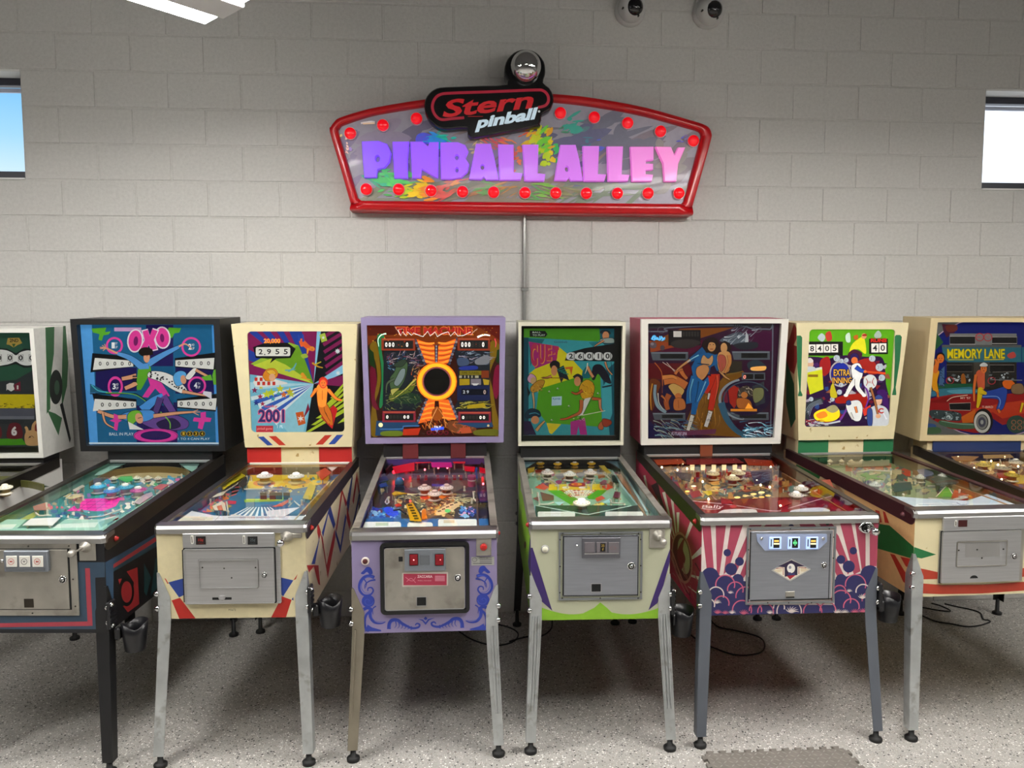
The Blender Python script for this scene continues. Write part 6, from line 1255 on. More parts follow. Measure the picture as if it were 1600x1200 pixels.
a.l('0e2a48', 7, [(590, 470), (690, 480)]).e(S2, 708, 318, 36, 52).b('2a1a14', [(670, 290), (700, 262), (745, 280), (750, 350), (735, 300), (690, 295), (672, 340)]).l('8a2018', 6, [(695, 350), (722, 350)]); a.e('1a1010', 696, 312, 5, 4, n=8).e('1a1010', 724, 312, 5, 4, n=8)
a.c('e8e0d0', 34, [(550, 905), (530, 970), (510, 1030)], None, 26); a.streak(77, 520, 900, 560, 1000, 10, ['2a2020'], 30, 5, 20, 20); a.c('9adcf4', 10, [(600, 400), (545, 430), (505, 460)], None, 4)
a.ol = None
a.c('48a8e8', 16, [(205, 270), (225, 240), (240, 250), (225, 275), (250, 260), (275, 275), (290, 245), (300, 275), (320, 260)], .5, 8); a.t('6ac0f0', 'Bally', 205, 240, 315, 282, .02, .2, g=.7)
for i in range(9): a.q('2a2a2e', 895 + i * 16, 142, 903 + i * 16, 156)
head_done('spa', a)
a = front_art('spa', 980, 690, 80 / 21)
RO, NV, CRM, PK = 'a8445a', '28285a', 'dccfc8', 'c8607c'
a.q(CRM, 400, 440, 1520, 1100)
for pts in ([(440, 480), (492, 480), (515, 790), (470, 760)], [(523, 480), (587, 480), (545, 800), (530, 790)], [(615, 480), (690, 480), (600, 760), (570, 790)], [(720, 530), (720, 620), (640, 790), (605, 800)], [(720, 660), (720, 760), (690, 810), (665, 800)], [(740, 482), (808, 482), (790, 504), (718, 504)], [(832, 480), (920, 480), (912, 504), (812, 504)], [(1016, 480), (1102, 480), (1122, 504), (1028, 504)], [(1132, 480), (1210, 480), (1230, 504), (1150, 504)], [(1232, 530), (1255, 560), (1330, 760), (1310, 790), (1232, 620)], [(1232, 680), (1290, 800), (1250, 810), (1232, 770)], [(1262, 480), (1330, 480), (1385, 770), (1345, 790)], [(1352, 478), (1415, 478), (1415, 740), (1392, 760)], [(1440, 476), (1500, 476), (1480, 740), (1440, 740)]): a.p(RO, pts)
a.p(NV, [(955, 502), (972, 480), (990, 502)])
a.p(NV, [(400, 850), (480, 780), (700, 830), (720, 800), (720, 970), (1230, 970), (1230, 820), (1340, 790), (1540, 760), (1540, 1100), (400, 1100)])
for x, y, r in ((592, 660, 22), (665, 712, 26), (615, 757, 36), (490, 800, 52), (580, 850, 60), (655, 820, 34), (1342, 648, 22), (1268, 700, 26), (1315, 742, 36), (1440, 790, 56), (1355, 850, 64), (1270, 820, 34)): a.e(NV, x, y, r, r)
R = random.Random(3)
for x, y, r, c in ((580, 850, 60, PK), (525, 910, 50, CRM), (640, 880, 50, PK), (700, 920, 60, PK), (560, 960, 46, PK), (680, 1000, 60, PK), (760, 1000, 40, PK), (820, 1010, 50, PK), (900, 985, 36, CRM), (960, 1010, 76, CRM), (1100, 1010, 58, PK), (1190, 1000, 50, PK), (1270, 940, 60, PK), (1355, 850, 64, PK), (1330, 980, 50, PK), (1400, 890, 46, CRM), (1440, 940, 50, PK), (1260, 890, 40, PK), (480, 970, 40, CRM)): a.r(c, x, y, r, r, 7, a0=170, a1=380)
def leafs(x, y, s, c, n=7):
    for i in range(n):
        t = radians(200 + 140 * i / (n - 1)); a.c(c, 9 * s, [(x, y), (x + 22 * s * cos(t), y + 20 * s * sin(t)), (x + 40 * s * cos(t + .25), y + 34 * s * sin(t + .25))], None, 1, 3)
for x, y, s, c in ((975, 1015, 1.1, CRM), (530, 960, .7, CRM), (535, 1020, .7, PK), (580, 1022, .6, PK), (620, 1020, .6, CRM), (690, 1024, .8, PK), (845, 1020, .6, CRM), (1250, 1020, .8, CRM), (1290, 1018, .7, CRM), (1350, 1018, .8, PK), (1400, 1014, .8, PK), (1395, 930, .8, CRM), (1315, 890, .5, CRM), (610, 900, .5, CRM)): leafs(x, y, s, c)
front_done('spa', a)
a = side_art('spa', 'L', 980, 690, 80 / 21)
a.q('b02a4e', -200, -200, 460, 1300)
def sray(p0, p1, w0, w1): a.c('e0d4cc', w0, [p0, p1], None, w1)
for p0, p1, w0, w1 in (((330, 620), (390, 460), 6, 26), ((300, 560), (300, 420), 6, 18), ((290, 560), (265, 340), 5, 16), ((280, 570), (215, 300), 4, 18), ((270, 580), (190, 330), 3, 12), ((375, 700), (450, 640), 10, 40), ((360, 790), (450, 820), 8, 24), ((250, 620), (180, 330), 3, 8), ((130, 330), (100, 200), 4, 12), ((160, 400), (100, 220), 3, 8), ((360, 860), (450, 930), 3, 10), ((240, 640), (150, 380), 3, 5)): sray(p0, p1, w0, w1)
a.p('3a1430', [(180, 240), (200, 330), (230, 420), (190, 360), (140, 260)])
a.e('6a1430', 325, 690, 54, 150, -8).r('c88078', 325, 690, 58, 156, 6, -8).e('b8a888', 335, 680, 34, 110, -8).b('8a2038', [(300, 640), (340, 570), (330, 640), (345, 700), (320, 760), (300, 700)])
a.c('c88078', 8, [(262, 640), (310, 780), (365, 900)], None, 5).c('c88078', 6, [(250, 660), (300, 800), (350, 905)], None, 4); a.streak(78, 240, 700, 440, 920, 16, ['b86a70', '5a1028'], 160, 7, 65, 10)
side_done('spa', a)
F = front('spa', 980, 690, 80 / 21)
dr = F.frame('coin_door', 704, 506, 1232, 962, .008, .003, 0, .006, mat('frame_steel'), None, 'grey steel coin door with lit entry plate')
F.box('door_leaf', 728, 530, 1212, 940, 0, .004, mat('door_steel'), dr)
F.tube = None
for r_ in ((722, 536, 728, 936), (1196, 545, 1200, 936), (728, 934, 1212, 940)): F.box('door_gap', *r_, .004, .0046, mat('gap_dark'), dr, 0)
F.screws([(728, 520), (965, 516), (1196, 516), (716, 640), (716, 850), (1222, 565), (1220, 690), (955, 955), (830, 955), (1090, 955)], dr, .0032, .006)
X = lambda x, y: F.sh(x, y)
pl = MB().prism([X(*q) for q in ((765, 548), (1180, 548), (1182, 590), (1130, 640), (812, 645), (768, 590))], lambda p_, q, t: (p_, t, q), -.004, -.008).obj('coin_plate', mat('pale_plate', 'aab8d8', .35, .3), dr)
for i, (x, c, t) in enumerate(((836, 'e8b050', '25'), (946, '58c878', '$1'), (1054, 'e8b050', '25'))):
    b_ = F.box('entry_frame', x, 562, x + 72, 634, .008, .013, mat('entry_glow', 'b4cdf8', .3, emit=.45), pl, .002); F.box('price_window', x + 24, 568, x + 60, 626, .013, .0135, mat('price_black'), b_, 0); F.box('coin_slot', x + 8, 575, x + 14, 618, .013, .0134, mat('gap_dark'), b_, 0)
    aa = Art(F.sh, [(-.5, .4), (.5, .4), (.5, 1.1), (-.5, 1.1)], 1.2)
    if i == 1: aa.l(c, 5, [(988, 578), (988, 612)]).l(c, 4, [(975, 596), (1000, 596)]).l(c, 4, [(980, 588), (980, 604)]).l(c, 4, [(996, 588), (996, 604)])
    else: aa.q(c, x + 28, 580, x + 56, 590).q('f0d8a0', x + 26, 597, x + 58, 606).t('806020', 'PLAY', x + 32, 582, x + 54, 589)
    aa.build('price', lambda u, v, h: (u, -.0138 - h, v), GLOWP, b_)
for x in (792, 1158): F.knob('plate_screw', x, 573, [(0, .008), (.0075, .008), (.0065, .0115), (.003, .012), (0, .011)], chrome, pl)
em = MB().prism([X(*q) for q in ((850, 762), (970, 694), (1088, 756), (962, 828))], lambda p_, q, t: (p_, t, q), -.004, -.0065).obj('emblem', chrome, dr, 'diamond emblem in navy, cream and red')
aa = Art(F.sh, [(-.5, .4), (.5, .4), (.5, 1.1), (-.5, 1.1)])
aa.p('e4dcc8', [(864, 762), (970, 702), (1074, 757), (962, 820)]).p('2a1c3c', [(890, 740), (970, 702), (1050, 738), (1006, 740), (1006, 790), (930, 800), (930, 744)]).p('d8c8a8', [(866, 762), (915, 752), (915, 768), (890, 775)]).p('d8c8a8', [(1072, 757), (1025, 748), (1025, 768), (1046, 770)]).l('a03028', 4, [(880, 752), (922, 746), (922, 790)]).l('a03028', 4, [(1058, 748), (1014, 744), (1014, 784)]).e('e8e4dc', 968, 750, 24, 28).p('3a3a6a', [(950, 780), (962, 772), (975, 782), (990, 774), (990, 790), (946, 792)]).p('a82434', [(942, 794), (995, 790), (962, 816)]).e('8a8a98', 962, 744, 8, 10)
aa.build('emblem_print', lambda u, v, h: (u, -.0069 - h, v), PRINT, em)
F.lock2(1164, 732, dr, .0135, .004)
F.box('coin_return', 936, 888, 990, 926, .004, .007, steel2, dr); F.box('return_gap', 938, 918, 988, 926, .007, .0075, mat('gap_dark'), dr, 0)
u_, v_ = F.sh(1418, 508)
ho = MB().lathe([(0, 0), (.033, 0), (.034, .006), (.027, .014), (.024, .012), (.022, .004), (0, .003)], (0, 0, 0), (0, -1, 0), 22).obj('plunger_housing', chrome, MA['spa'].root); ho.location = (u_, 0, v_); ho.scale = (1.05, 1, .78)
MB().lathe([(0, 0), (.008, 0), (.008, .012), (.016, .02), (.017, .05), (.013, .06), (0, .062)], (u_ + .006, -.004, v_ - .003), (.12, -1, -.05), 16).obj('plunger', chrome, MA['spa'].root)
F.knob('front_lock', 1188, 486, [(0, 0), (.008, 0), (.007, .004), (0, .005)], mat('screw_dark'), None)
# ---- playfield
p = PF('spa', 1000, 695, 80 / 13, pm('5a3038'))
a = p.art(.2)
a.q('6a2a30', -100, 40, 2300, 800).q('8a6a48', 200, 200, 1900, 560); a.e('5a7a74', 850, 420, 140, 80).e('6a8078', 560, 480, 110, 40).e('5f7f78', 1450, 400, 130, 60)
a.speck(81, 180, 210, 1300, 480, 200, ['b08a50', '5a6a64', '8a2a34', 'c8a060', '3a3a40', '6a3a5a', 'd0b080', '4a5a70', 'a04838'], 18, 56); a.speck(82, 1200, 220, 1900, 480, 90, ['7a2a28', 'b05a30', 'c08850', '4a5a54', '3a2a30', '8a3a28'], 18, 60)
a.p('3c4a48', [(900, 480), (1270, 440), (1270, 600), (1080, 640), (880, 560)])
for i in range(4): a.e('f0c878', 930 + i * 78, 520 - i * 16, 30, 10, g=1).e('e0a850', 1040 + i * 62, 545 - i * 14, 28, 9, g=.8)
for i in range(3): a.e('d8b060', 720, 390 + i * 32, 44, 11, g=.4)
a.e('f0d068', 450, 462, 22, 8, g=1).e('f0e0c0', 510, 412, 26, 8, g=1).p('e8c828', [(590, 460), (680, 455), (690, 490), (650, 505)])
a.p('a03040', [(470, 470), (560, 450), (600, 500), (500, 530)]).p('e0a050', [(640, 380), (760, 360), (750, 400)]).p('3a2a58', [(1190, 590), (1260, 560), (1260, 620), (1200, 625)]); a.streak(83, 700, 400, 1270, 620, 40, ['d8a860', '8a6a40', 'e8d0a0', '2a3030'], 110, 8, 8, 22)
p.done(a)
def ap(a):
    a.q('7a1424', 300, 500, 2300, 800); a.p('8a1428', [(495, 535), (860, 570), (1250, 632), (1300, 640), (1250, 700), (600, 660)]).p('7c1226', [(1320, 635), (1850, 480), (2100, 640), (1500, 660)]).l('d8b8c0', 7, [(490, 535), (860, 572), (1240, 632), (1330, 634), (1850, 480)]).l('d8b8c0', 7, [(490, 535), (610, 655)])
    a.t('ecd8d8', 'Bally', 600, 578, 800, 614, .015, .35).c('ecd8d8', 5, [(600, 610), (680, 618), (780, 612)]); a.b('e8e0dc', [(780, 635), (860, 618), (1080, 616), (1120, 640), (1100, 665), (780, 665)]).p('a01c30', [(1330, 580), (1400, 570), (1420, 640), (1350, 650)]).b('d8dce8', [(1440, 630), (1700, 600), (1800, 640), (1500, 680)]); a.e('c83848', 900, 590, 34, 14)
sh_ = lambda x, y: p.at(x, y, .024)
aa = Art(sh_, [sh_(490, 537), sh_(620, 720), sh_(2150, 700), sh_(1850, 482), sh_(1290, 645)][:2] + [sh_(2150, 700), sh_(1850, 482)], .08); ap(aa); aa.build('apron', lambda u, v, h: (u, v, .024 + h), PFP, p.o)
for x, y in ((720, 255), (955, 250), (900, 300)): p.bumper(x, y, .036, 'f0d8a8', 'b84030', 'd8c0a0', .052, 'f2e2c0', .15)
for x, y in ((1525, 400), (1480, 460)): p.bumper(x, y, .034, 'e8e0d4', 'a08060', 'd8ccb8', .05, 'efe8e0')
for x in (520, 620, 720, 815, 915, 1000): p.plate([(x - 20, 190), (x + 22, 190), (x + 18, 238), (x - 18, 238)], 'f8d8a0', .034, .8, 'lane_cap')
for x in (570, 670, 768, 865, 1030): p.target(x, 262, 'b82a28', .018, .03)
p.plate([(160, 140), (420, 130), (460, 175), (200, 190)], 'c84a20', .036, .15); p.plate([(460, 115), (900, 110), (1000, 170), (470, 185)], '9a1c24', .036, .1); p.plate([(1000, 130), (1260, 150), (1280, 200), (1040, 190)], 'b83a1c', .036, .12)
p.plate([(350, 250), (520, 280), (500, 350), (420, 330)], '4a4a50', .034); p.plate([(1060, 250), (1260, 230), (1270, 330), (1100, 380)], '4a3a58', .034); p.plate([(310, 350), (380, 350), (410, 410), (360, 400)], 'a02048', .034); p.plate([(780, 500), (870, 530), (900, 560), (790, 560)], 'b81c30', .03); p.plate([(1310, 540), (1390, 510), (1440, 560), (1330, 600)], 'a81c28', .03); p.plate([(1640, 340), (1800, 330), (1840, 420), (1700, 410)], '8a3028', .034)
p.plate([(850, 455), (880, 450), (910, 520), (850, 515)], 'c88a48', .02); p.plate([(1350, 350), (1420, 340), (1420, 390), (1360, 400)], 'c08848', .034)
p.bulbs([(378, 155), (905, 155), (1095, 165), (1160, 182), (1250, 208), (235, 215), (615, 352), (380, 240), (470, 228), (430, 175), (1120, 345), (1155, 385), (1240, 405), (1340, 585), (670, 520)], 'ffe2b4', 7., .03, .005)
p.rubber([(690, 490), (760, 550), (910, 560)], 'd8a8a0'); p.rubber([(330, 250), (400, 310), (470, 330)]); p.rubber([(1290, 600), (1420, 550)], 'e0b0a8'); p.rubber([(1000, 400), (1180, 410), (1260, 440)], 'd8b078'); p.rubber([(760, 430), (820, 425), (810, 470)]); p.rubber([(1540, 480), (1700, 430)])
p.posts([(640, 230), (840, 230), (1010, 390), (1130, 280), (540, 310), (460, 370), (320, 300), (1300, 300), (1600, 330), (820, 420), (1480, 330), (1700, 420)], 'd83838')
p.flipper(850, 575, 1000, 620, 'e8e0d8', 'b82838'); p.flipper(1380, 580, 1260, 625, 'e8e0d8', 'b82838')
p.arch([(170, 190), (300, 130), (500, 105), (900, 100), (1200, 120), (1300, 190)], '6a1820'); p.lane(None, 'a87850')
MB().box(-.05, .02, 1.088, 1.1, MA['spa'].s['zr'] - .02, MA['spa'].s['bz'][0] + .01, 0, .001).obj('neck_stripe', mat('rust_stripe', '7a3a1c', .5), MA['spa'].root)
# ============================================================ innings machine (cream wedge head with bats)
a = head_art('innings', 1200, 480, 4, .34)
a.q('6cc01e', 200, 120, 800, 780)
a.b('3a1a4a', [(230, 330), (300, 310), (380, 320), (480, 300), (620, 310), (720, 320), (740, 480), (760, 760), (220, 760), (225, 520)]); a.speck(91, 230, 320, 750, 740, 130, ['8a2038', '5a2a70', 'c8b8c8', '3a58a0', 'd8d0d8', 'a02a30', '281838', 'b86a48'], 12, 34)
a.b('c02828', [(330, 330), (380, 310), (390, 390), (350, 430), (325, 380)]).b('c83028', [(560, 340), (640, 320), (700, 400), (640, 420), (590, 380)]).b('d02a1c', [(440, 560), (560, 540), (620, 560), (610, 640), (560, 600), (430, 600)]).b('4a1a6a', [(680, 530), (735, 520), (755, 620), (740, 740), (690, 700), (720, 600)]); a.c('7a3a98', 14, [(440, 720), (480, 660), (500, 600)], None, 6).c('6a2a90', 12, [(600, 480), (630, 560), (600, 650)], None, 6)
a.e('3c3c3c', 500, 190, 18, 26).b('c8e0c8', [(485, 175), (510, 160), (515, 215), (490, 215)]).b('c03a2c', [(360, 165), (390, 150), (400, 200), (370, 210)]).b('b8c8c8', [(310, 190), (335, 162), (358, 185), (340, 215)]).b('a8b8a8', [(665, 170), (690, 145), (710, 170), (700, 190), (670, 190)])
a.q('121212', 236, 214, 468, 302); a.q('121212', 632, 196, 750, 292); reels(a, 252, 232, 440, 284, '8405', 'f0ebe0', '262220', 2, -3); a.e('262220', 302, 276, 4, 4); reels(a, 644, 226, 742, 282, '40', 'efe9de', '262220', 2, -2); a.t('d02c1c', 'RUNS', 642, 194, 742, 218, .05, out='5a0c08', ow=2)
a.b('e6e022', [(520, 240), (560, 200), (600, 190), (612, 290), (560, 260), (510, 290)]).e('d89a60', 600, 180, 16, 18).b('c0621c', [(535, 180), (560, 172), (560, 200), (540, 200)]).b('a82a1c', [(588, 172), (610, 165), (618, 178), (595, 180)]); a.b('4a1830', [(500, 290), (540, 262), (590, 290), (560, 330), (510, 320)])
a.r('b0a8a8', 452, 416, 68, 82, 8).e('1c2a98', 455, 416, 58, 72); a.t('f0b83c', 'EXTRA', 410, 388, 512, 428, .015, out='10102a', ow=4).t('f0b03c', 'INNING', 402, 438, 522, 476, .015, out='10102a', ow=4)
a.p('cfd020', [(232, 408), (338, 384), (346, 512), (262, 545)]).p('d8d8c0', [(228, 396), (336, 372), (338, 388), (232, 410)]).q('8a6a18', 250, 420, 312, 436); a.e('d8a888', 262, 352, 22, 30).b('d8d0c8', [(240, 330), (262, 316), (282, 332), (276, 345), (246, 346)]).b('c0c8c8', [(236, 372), (286, 372), (296, 394), (232, 400)])
# batter
a.ol = ('1a1420', 2.5)
a.c('d84820', 10, [(600, 402), (680, 408), (735, 414)], None, 16); a.b('2c1a58', [(515, 300), (540, 285), (566, 300), (560, 330), (520, 326)]).e('e87838', 540, 332, 20, 22).b('f0f0ec', [(525, 360), (570, 350), (592, 400), (580, 450), (535, 455), (520, 400)]).c('2848b0', 26, [(548, 372), (580, 395), (604, 400)], None, 18).c('f0efe8', 34, [(550, 450), (520, 490), (490, 545)], None, 20).c('f0efe8', 34, [(560, 450), (560, 500), (598, 548)], None, 18).e('f0efe8', 486, 550, 14, 10).e('f0efe8', 600, 550, 14, 10).e('e87838', 606, 402, 10, 9)
a.e('d8dcd8', 638, 466, 42, 46).c('b83a30', 4, [(612, 445), (622, 466), (612, 490)]).c('b83a30', 4, [(662, 440), (652, 466), (664, 492)]).t('c85048', 'BALL', 622, 460, 656, 474)
a.b('e8e8e4', [(490, 600), (560, 580), (590, 620), (580, 700), (540, 710), (500, 660)]).b('2c3a78', [(488, 590), (510, 580), (518, 606), (494, 612)]).c('d8d4cc', 18, [(510, 660), (530, 700)], None, 12).c('e8884c', 14, [(545, 620), (555, 660)], None, 10); a.p('d83828', [(590, 640), (640, 610), (640, 660), (600, 680)])
a.b('c8ccd0', [(630, 640), (690, 610), (748, 640), (752, 735), (630, 735)]).b('34488a', [(620, 640), (650, 640), (650, 735), (622, 735)]).e('e0b090', 690, 580, 22, 32).b('34488a', [(668, 560), (690, 545), (715, 560), (712, 572), (670, 574)]).t('c83020', 'C', 688, 630, 722, 664, .05).c('a86838', 14, [(640, 500), (665, 580), (690, 690)], None, 9).e('e0a880', 688, 680, 16, 14); a.c('e8e8f0', 8, [(720, 660), (740, 700)])
a.ol = None
a.b('2a3038', [(228, 620), (270, 580), (330, 566), (346, 590), (290, 610), (250, 650), (260, 700), (234, 690)])
for i in range(4): a.c('7a848c', 4, [(234 + i * 8, 650 + i * 10), (262 + i * 6, 606 + i * 5), (330 + i * 4, 576 + i * 8)])
a.b('f0c818', [(285, 670), (330, 640), (430, 630), (446, 680), (400, 712), (310, 710)], .6).b('f07820', [(300, 670), (350, 650), (370, 680), (320, 696)], .7).b('a8a070', [(360, 635), (410, 610), (440, 640), (400, 660)]); a.c('c8ccd0', 10, [(290, 715), (360, 728), (450, 712)]).c('3a3a40', 6, [(260, 720), (360, 742), (470, 724)]); a.streak(92, 230, 700, 320, 740, 14, ['c8c8c8', '5a2a70', 'a02a30'], 60, 7, 0, 20)
for x, y, r in ((428, 318, 20), (458, 335, 14), (488, 330, 14), (650, 320, 20), (695, 375, 24), (710, 440, 20), (445, 530, 16), (268, 574, 14), (400, 575, 14), (455, 485, 14)): a.e('b8c4cc', x, y, r).c('7a3a40', 2, [(x - r * .5, y - r * .5), (x - r * .2, y), (x - r * .5, y + r * .5)])
a.b('c8b820', [(390, 500), (405, 475), (415, 500), (430, 560), (390, 560)])
head_done('innings', a)
for pts in ([(168, 186), (178, 176), (200, 176), (210, 188), (206, 380), (200, 520), (212, 545), (210, 555), (184, 555), (184, 546), (192, 520), (180, 380)], [(788, 182), (796, 172), (822, 172), (832, 184), (820, 330), (794, 500), (798, 540), (796, 548), (772, 548), (772, 540), (782, 500), (788, 330)]): a = headface_art('innings', 1200, 480, 4); a.p('1f6a40', pts); a.build('bat_print', lambda u, v, h: (u, -.0006 - h, v), PRINT, MA['innings'].head)
a = hside_art('innings', 'hL', 1200, 480, 4)
a.q('c8b98a', -50, 50, 300, 900); a.p('8a3028', [(100, 220), (200, 250), (160, 420), (110, 380)]).p('8a3028', [(160, 100), (190, 160), (120, 330), (100, 300)]).p('1f5a38', [(110, 330), (160, 480), (170, 700), (140, 760), (110, 600)])
hside_done('innings', a)
neck_stripes('innings', '1f6a40', (-.105, .105))
a = front_art('innings', 1300, 800, 16 / 3)
a.p('1f6b3a', [(680, 290), (862, 352), (740, 385), (670, 370)]).p('b03a24', [(660, 455), (770, 475), (880, 500), (880, 555), (700, 560)]).p('b03a24', [(1560, 470), (1740, 440), (1740, 520), (1560, 540)]).p('b03a24', [(650, 585), (900, 605), (1250, 602), (1740, 570), (1740, 640), (1250, 676), (900, 682), (650, 672)])
front_done('innings', a)
a = side_art('innings', 'L', 1300, 800, 16 / 3)
a.q('d8b078', -800, -800, 700, 900); a.q('c8b48a', -800, -900, 100, 0); a.p('1f6b34', [(200, 140), (375, 95), (475, 110), (690, 300), (700, 390), (640, 380), (300, 280), (100, 330), (-100, 200)]).p('b03020', [(355, -20), (392, -10), (412, 85), (380, 85)]).p('b03020', [(420, -10), (440, 0), (472, 92), (436, 86)]).p('b03020', [(480, 345), (520, 355), (630, 540), (620, 600), (590, 580)]).p('b03020', [(565, 370), (660, 390), (650, 470), (610, 450)]).p('b83a20', [(-40, -260), (60, -170), (40, -160), (-30, -220)]).p('1f6b34', [(-300, -400), (-100, -300), (-200, -100), (-320, -300)])
side_done('innings', a)
F = front('innings', 1300, 800, 16 / 3)
pl = F.box('coin_plate', 908, 28, 1588, 146, 0, .014, steel, None, .003, 'brushed steel coin entry plate')
F.box('coin_slot', 998, 60, 1014, 110, .014, .0155, white, pl, .001); F.box('slot_gap', 1003, 66, 1009, 104, .0155, .016, mat('gap_dark'), pl, 0); F.box('price_window', 1028, 58, 1102, 114, .014, .0155, mat('dark_red_window', '3c1414', .25), pl, .001)
dr = F.box('coin_door', 880, 140, 1580, 578, 0, .006, steel2, None, .001, 'steel coin door with pressed panel'); F.rbox('leaf_gap', 884, 144, 1548, 577, .004, .006, .0066, mat('gap_dark'), dr); F.rbox('door_leaf', 892, 150, 1540, 572, .004, .006, .016, steel, dr)
F.frame('embossed_rim', 1012, 232, 1428, 438, .0024, .006, .0155, .0195, steel2, dr); F.frame('rim_line', 1008, 228, 1432, 442, .0012, .006, .016, .0164, mat('line_dark', '6a675f', .5, .6), dr); F.box('label_ghost', 1084, 252, 1370, 362, .016, .0163, mat('pale_steel', 'd0d0d0', .3, 1), dr, 0)
F.screws([(1030, 308), (1400, 298), (1182, 302), (1222, 372)], dr, .004, .016); F.lock2(1484, 356, dr, .0145, .016)
u_, v_ = F.sh(1155, 540); MB().prism([(u_ + .018 * cos(t / 10 * pi), v_ + .013 * sin(t / 10 * pi)) for t in range(11)], lambda p_, q, t: (p_, t, q), -.016, -.0166).obj('coin_return', mat('gap_dark'), dr)
u_, v_ = F.sh(1700, 90); MB().lathe([(0, 0), (.02, 0), (.016, .02), (.006, .024), (.006, .05), (.014, .055), (.014, .075), (0, .078)], (u_, 0, v_), (0, -1, 0), 16).obj('plunger', steel2, MA['innings'].root)
# ---- playfield
p = PF('innings', 1230, 695, 160 / 37, pm('7a8a6a'))
a = p.art(.2)
a.q('8a9a70', -100, 20, 1700, 700).q('b8a878', 250, 80, 800, 140).p('c86a48', [(390, 140), (700, 110), (700, 170), (390, 180)]).p('c03a24', [(705, 150), (830, 150), (830, 250), (705, 230)])
a.speck(101, 450, 160, 760, 320, 110, ['4a8a50', 'b0a878', '8a4858', 'd0c8a0', '3a6a68', 'a8b888', '6a5a78', '5a8aa0'], 10, 34); a.speck(102, 700, 120, 1180, 340, 130, ['5a5a58', '8a8a7a', 'b0a070', '3a5a50', 'c8b888', '4a4038', '8a9a60'], 12, 36)
a.g = .3; a.p('6aa03a', [(1075, 280), (1000, 360), (1130, 360)]).l('e8d8c0', 6, [(1000, 360), (1075, 280), (1120, 350)]).p('b0502c', [(1150, 250), (1300, 250), (1390, 320), (1240, 370), (1100, 370)]).p('c88a3a', [(1230, 250), (1280, 270), (1240, 360), (1210, 360)])
p.done(a)
p.apron(lambda a: (a.p('d4e4ee', [(650, 340), (780, 352), (900, 362), (1200, 378), (1390, 312), (1620, 390), (1560, 470), (700, 460)]), a.b('f0f6fa', [(860, 410), (900, 395), (1100, 395), (1140, 420), (1100, 440), (880, 440)]), a.b('f0f6fa', [(1180, 420), (1230, 398), (1460, 392), (1510, 410), (1460, 432), (1220, 436)]), a.c('8aa0b8', 5, [(1130, 390), (1160, 405), (1200, 402)]), a.c('a8b8c8', 4, [(880, 405), (1060, 402), (1130, 406)])), .026, .12)
p.plate([(540, 185), (560, 205), (640, 195), (600, 215), (650, 235), (570, 225), (530, 245), (540, 220), (500, 205)], '5aa84a', .034); p.plate([(870, 170), (960, 150), (980, 200), (900, 220)], '8a88a0', .034); p.plate([(960, 230), (1080, 180), (1150, 210), (1140, 260), (1000, 275)], '6a6a58', .034); p.plate([(720, 260), (830, 250), (840, 300), (720, 320)], '2a5a5a', .03); p.plate([(410, 120), (690, 100), (690, 140), (420, 150)], 'c8b890', .03)
for x in (300, 375, 440, 510, 580, 640): p.bumper(x, 105, .016, 'e8d8b0', 'a08858', h=.028)
for x, y in ((890, 210), (1040, 200), (600, 260)): p.bumper(x, y, .026, 'd8d8c8', '6a5a48', 'c8c0a8', .042)
p.rubber([(940, 280), (1080, 272), (1150, 240)]); p.rubber([(1150, 350), (1210, 340)], 'e8d0c0'); p.rubber([(470, 190), (560, 170), (690, 178)]); p.posts([(440, 180), (700, 175), (1000, 270), (1150, 300), (860, 240), (780, 330), (700, 300)])
p.arch([(230, 90), (330, 72), (500, 66), (660, 68), (720, 90)], '3a3a28'); p.flipper(960, 360, 1030, 366); p.flipper(1190, 352, 1120, 366); p.lane(None, 'c0986a')
# ============================================================ lane machine at the right edge (tan frame)
a = head_art('lane', 1200, 480, 4, .24)  # unlit head as well, its print given some glow
a.q('6a6a68', 900, 60, 1900, 860); a.e('141c6a', 1420, 440, 480, 380).r('c8a8b8', 1420, 440, 484, 384, 7)
a.p('4a1a30', [(1100, 105), (1195, 110), (1180, 160), (1130, 190), (1110, 150)]).b('6a2a20', [(1125, 115), (1190, 112), (1195, 145), (1140, 155)]).p('2a5a34', [(1010, 180), (1060, 150), (1110, 220), (1060, 270), (1020, 280)]).b('c86a28', [(1040, 170), (1060, 165), (1055, 230), (1042, 240)]).p('1c3a28', [(1000, 400), (1050, 330), (1040, 500), (990, 560)])
a.q('7a7a78', 1150, 165, 1570, 245).q('22201e', 1150, 182, 1310, 232).q('22201e', 1415, 182, 1575, 240); a.l('b8b0a8', 4, [(1150, 182), (1310, 182), (1310, 232), (1150, 232)], True).l('b8b0a8', 4, [(1415, 186), (1572, 186), (1572, 228), (1415, 228)], True); a.r('b03038', 1338, 188, 28, 26, 6).r('b03038', 1390, 188, 28, 26, 6).t('c03840', 'BALL', 1320, 182, 1358, 194).t('c03840', 'TILT', 1374, 182, 1408, 194)
a.p('2f6a78', [(1100, 250), (1600, 250), (1600, 345), (1140, 345), (1110, 320)]).q('5a5a58', 1100, 236, 1600, 252); a.t('f0d818', 'MEMORY LANE', 1135, 262, 1495, 322, .015, out='8a7a10', ow=3); a.l('e0c818', 5, [(1140, 330), (1300, 330)]).l('e0c818', 5, [(1365, 330), (1490, 328)]); a.b('c04840', [(1510, 300), (1550, 280), (1565, 310), (1530, 322)])
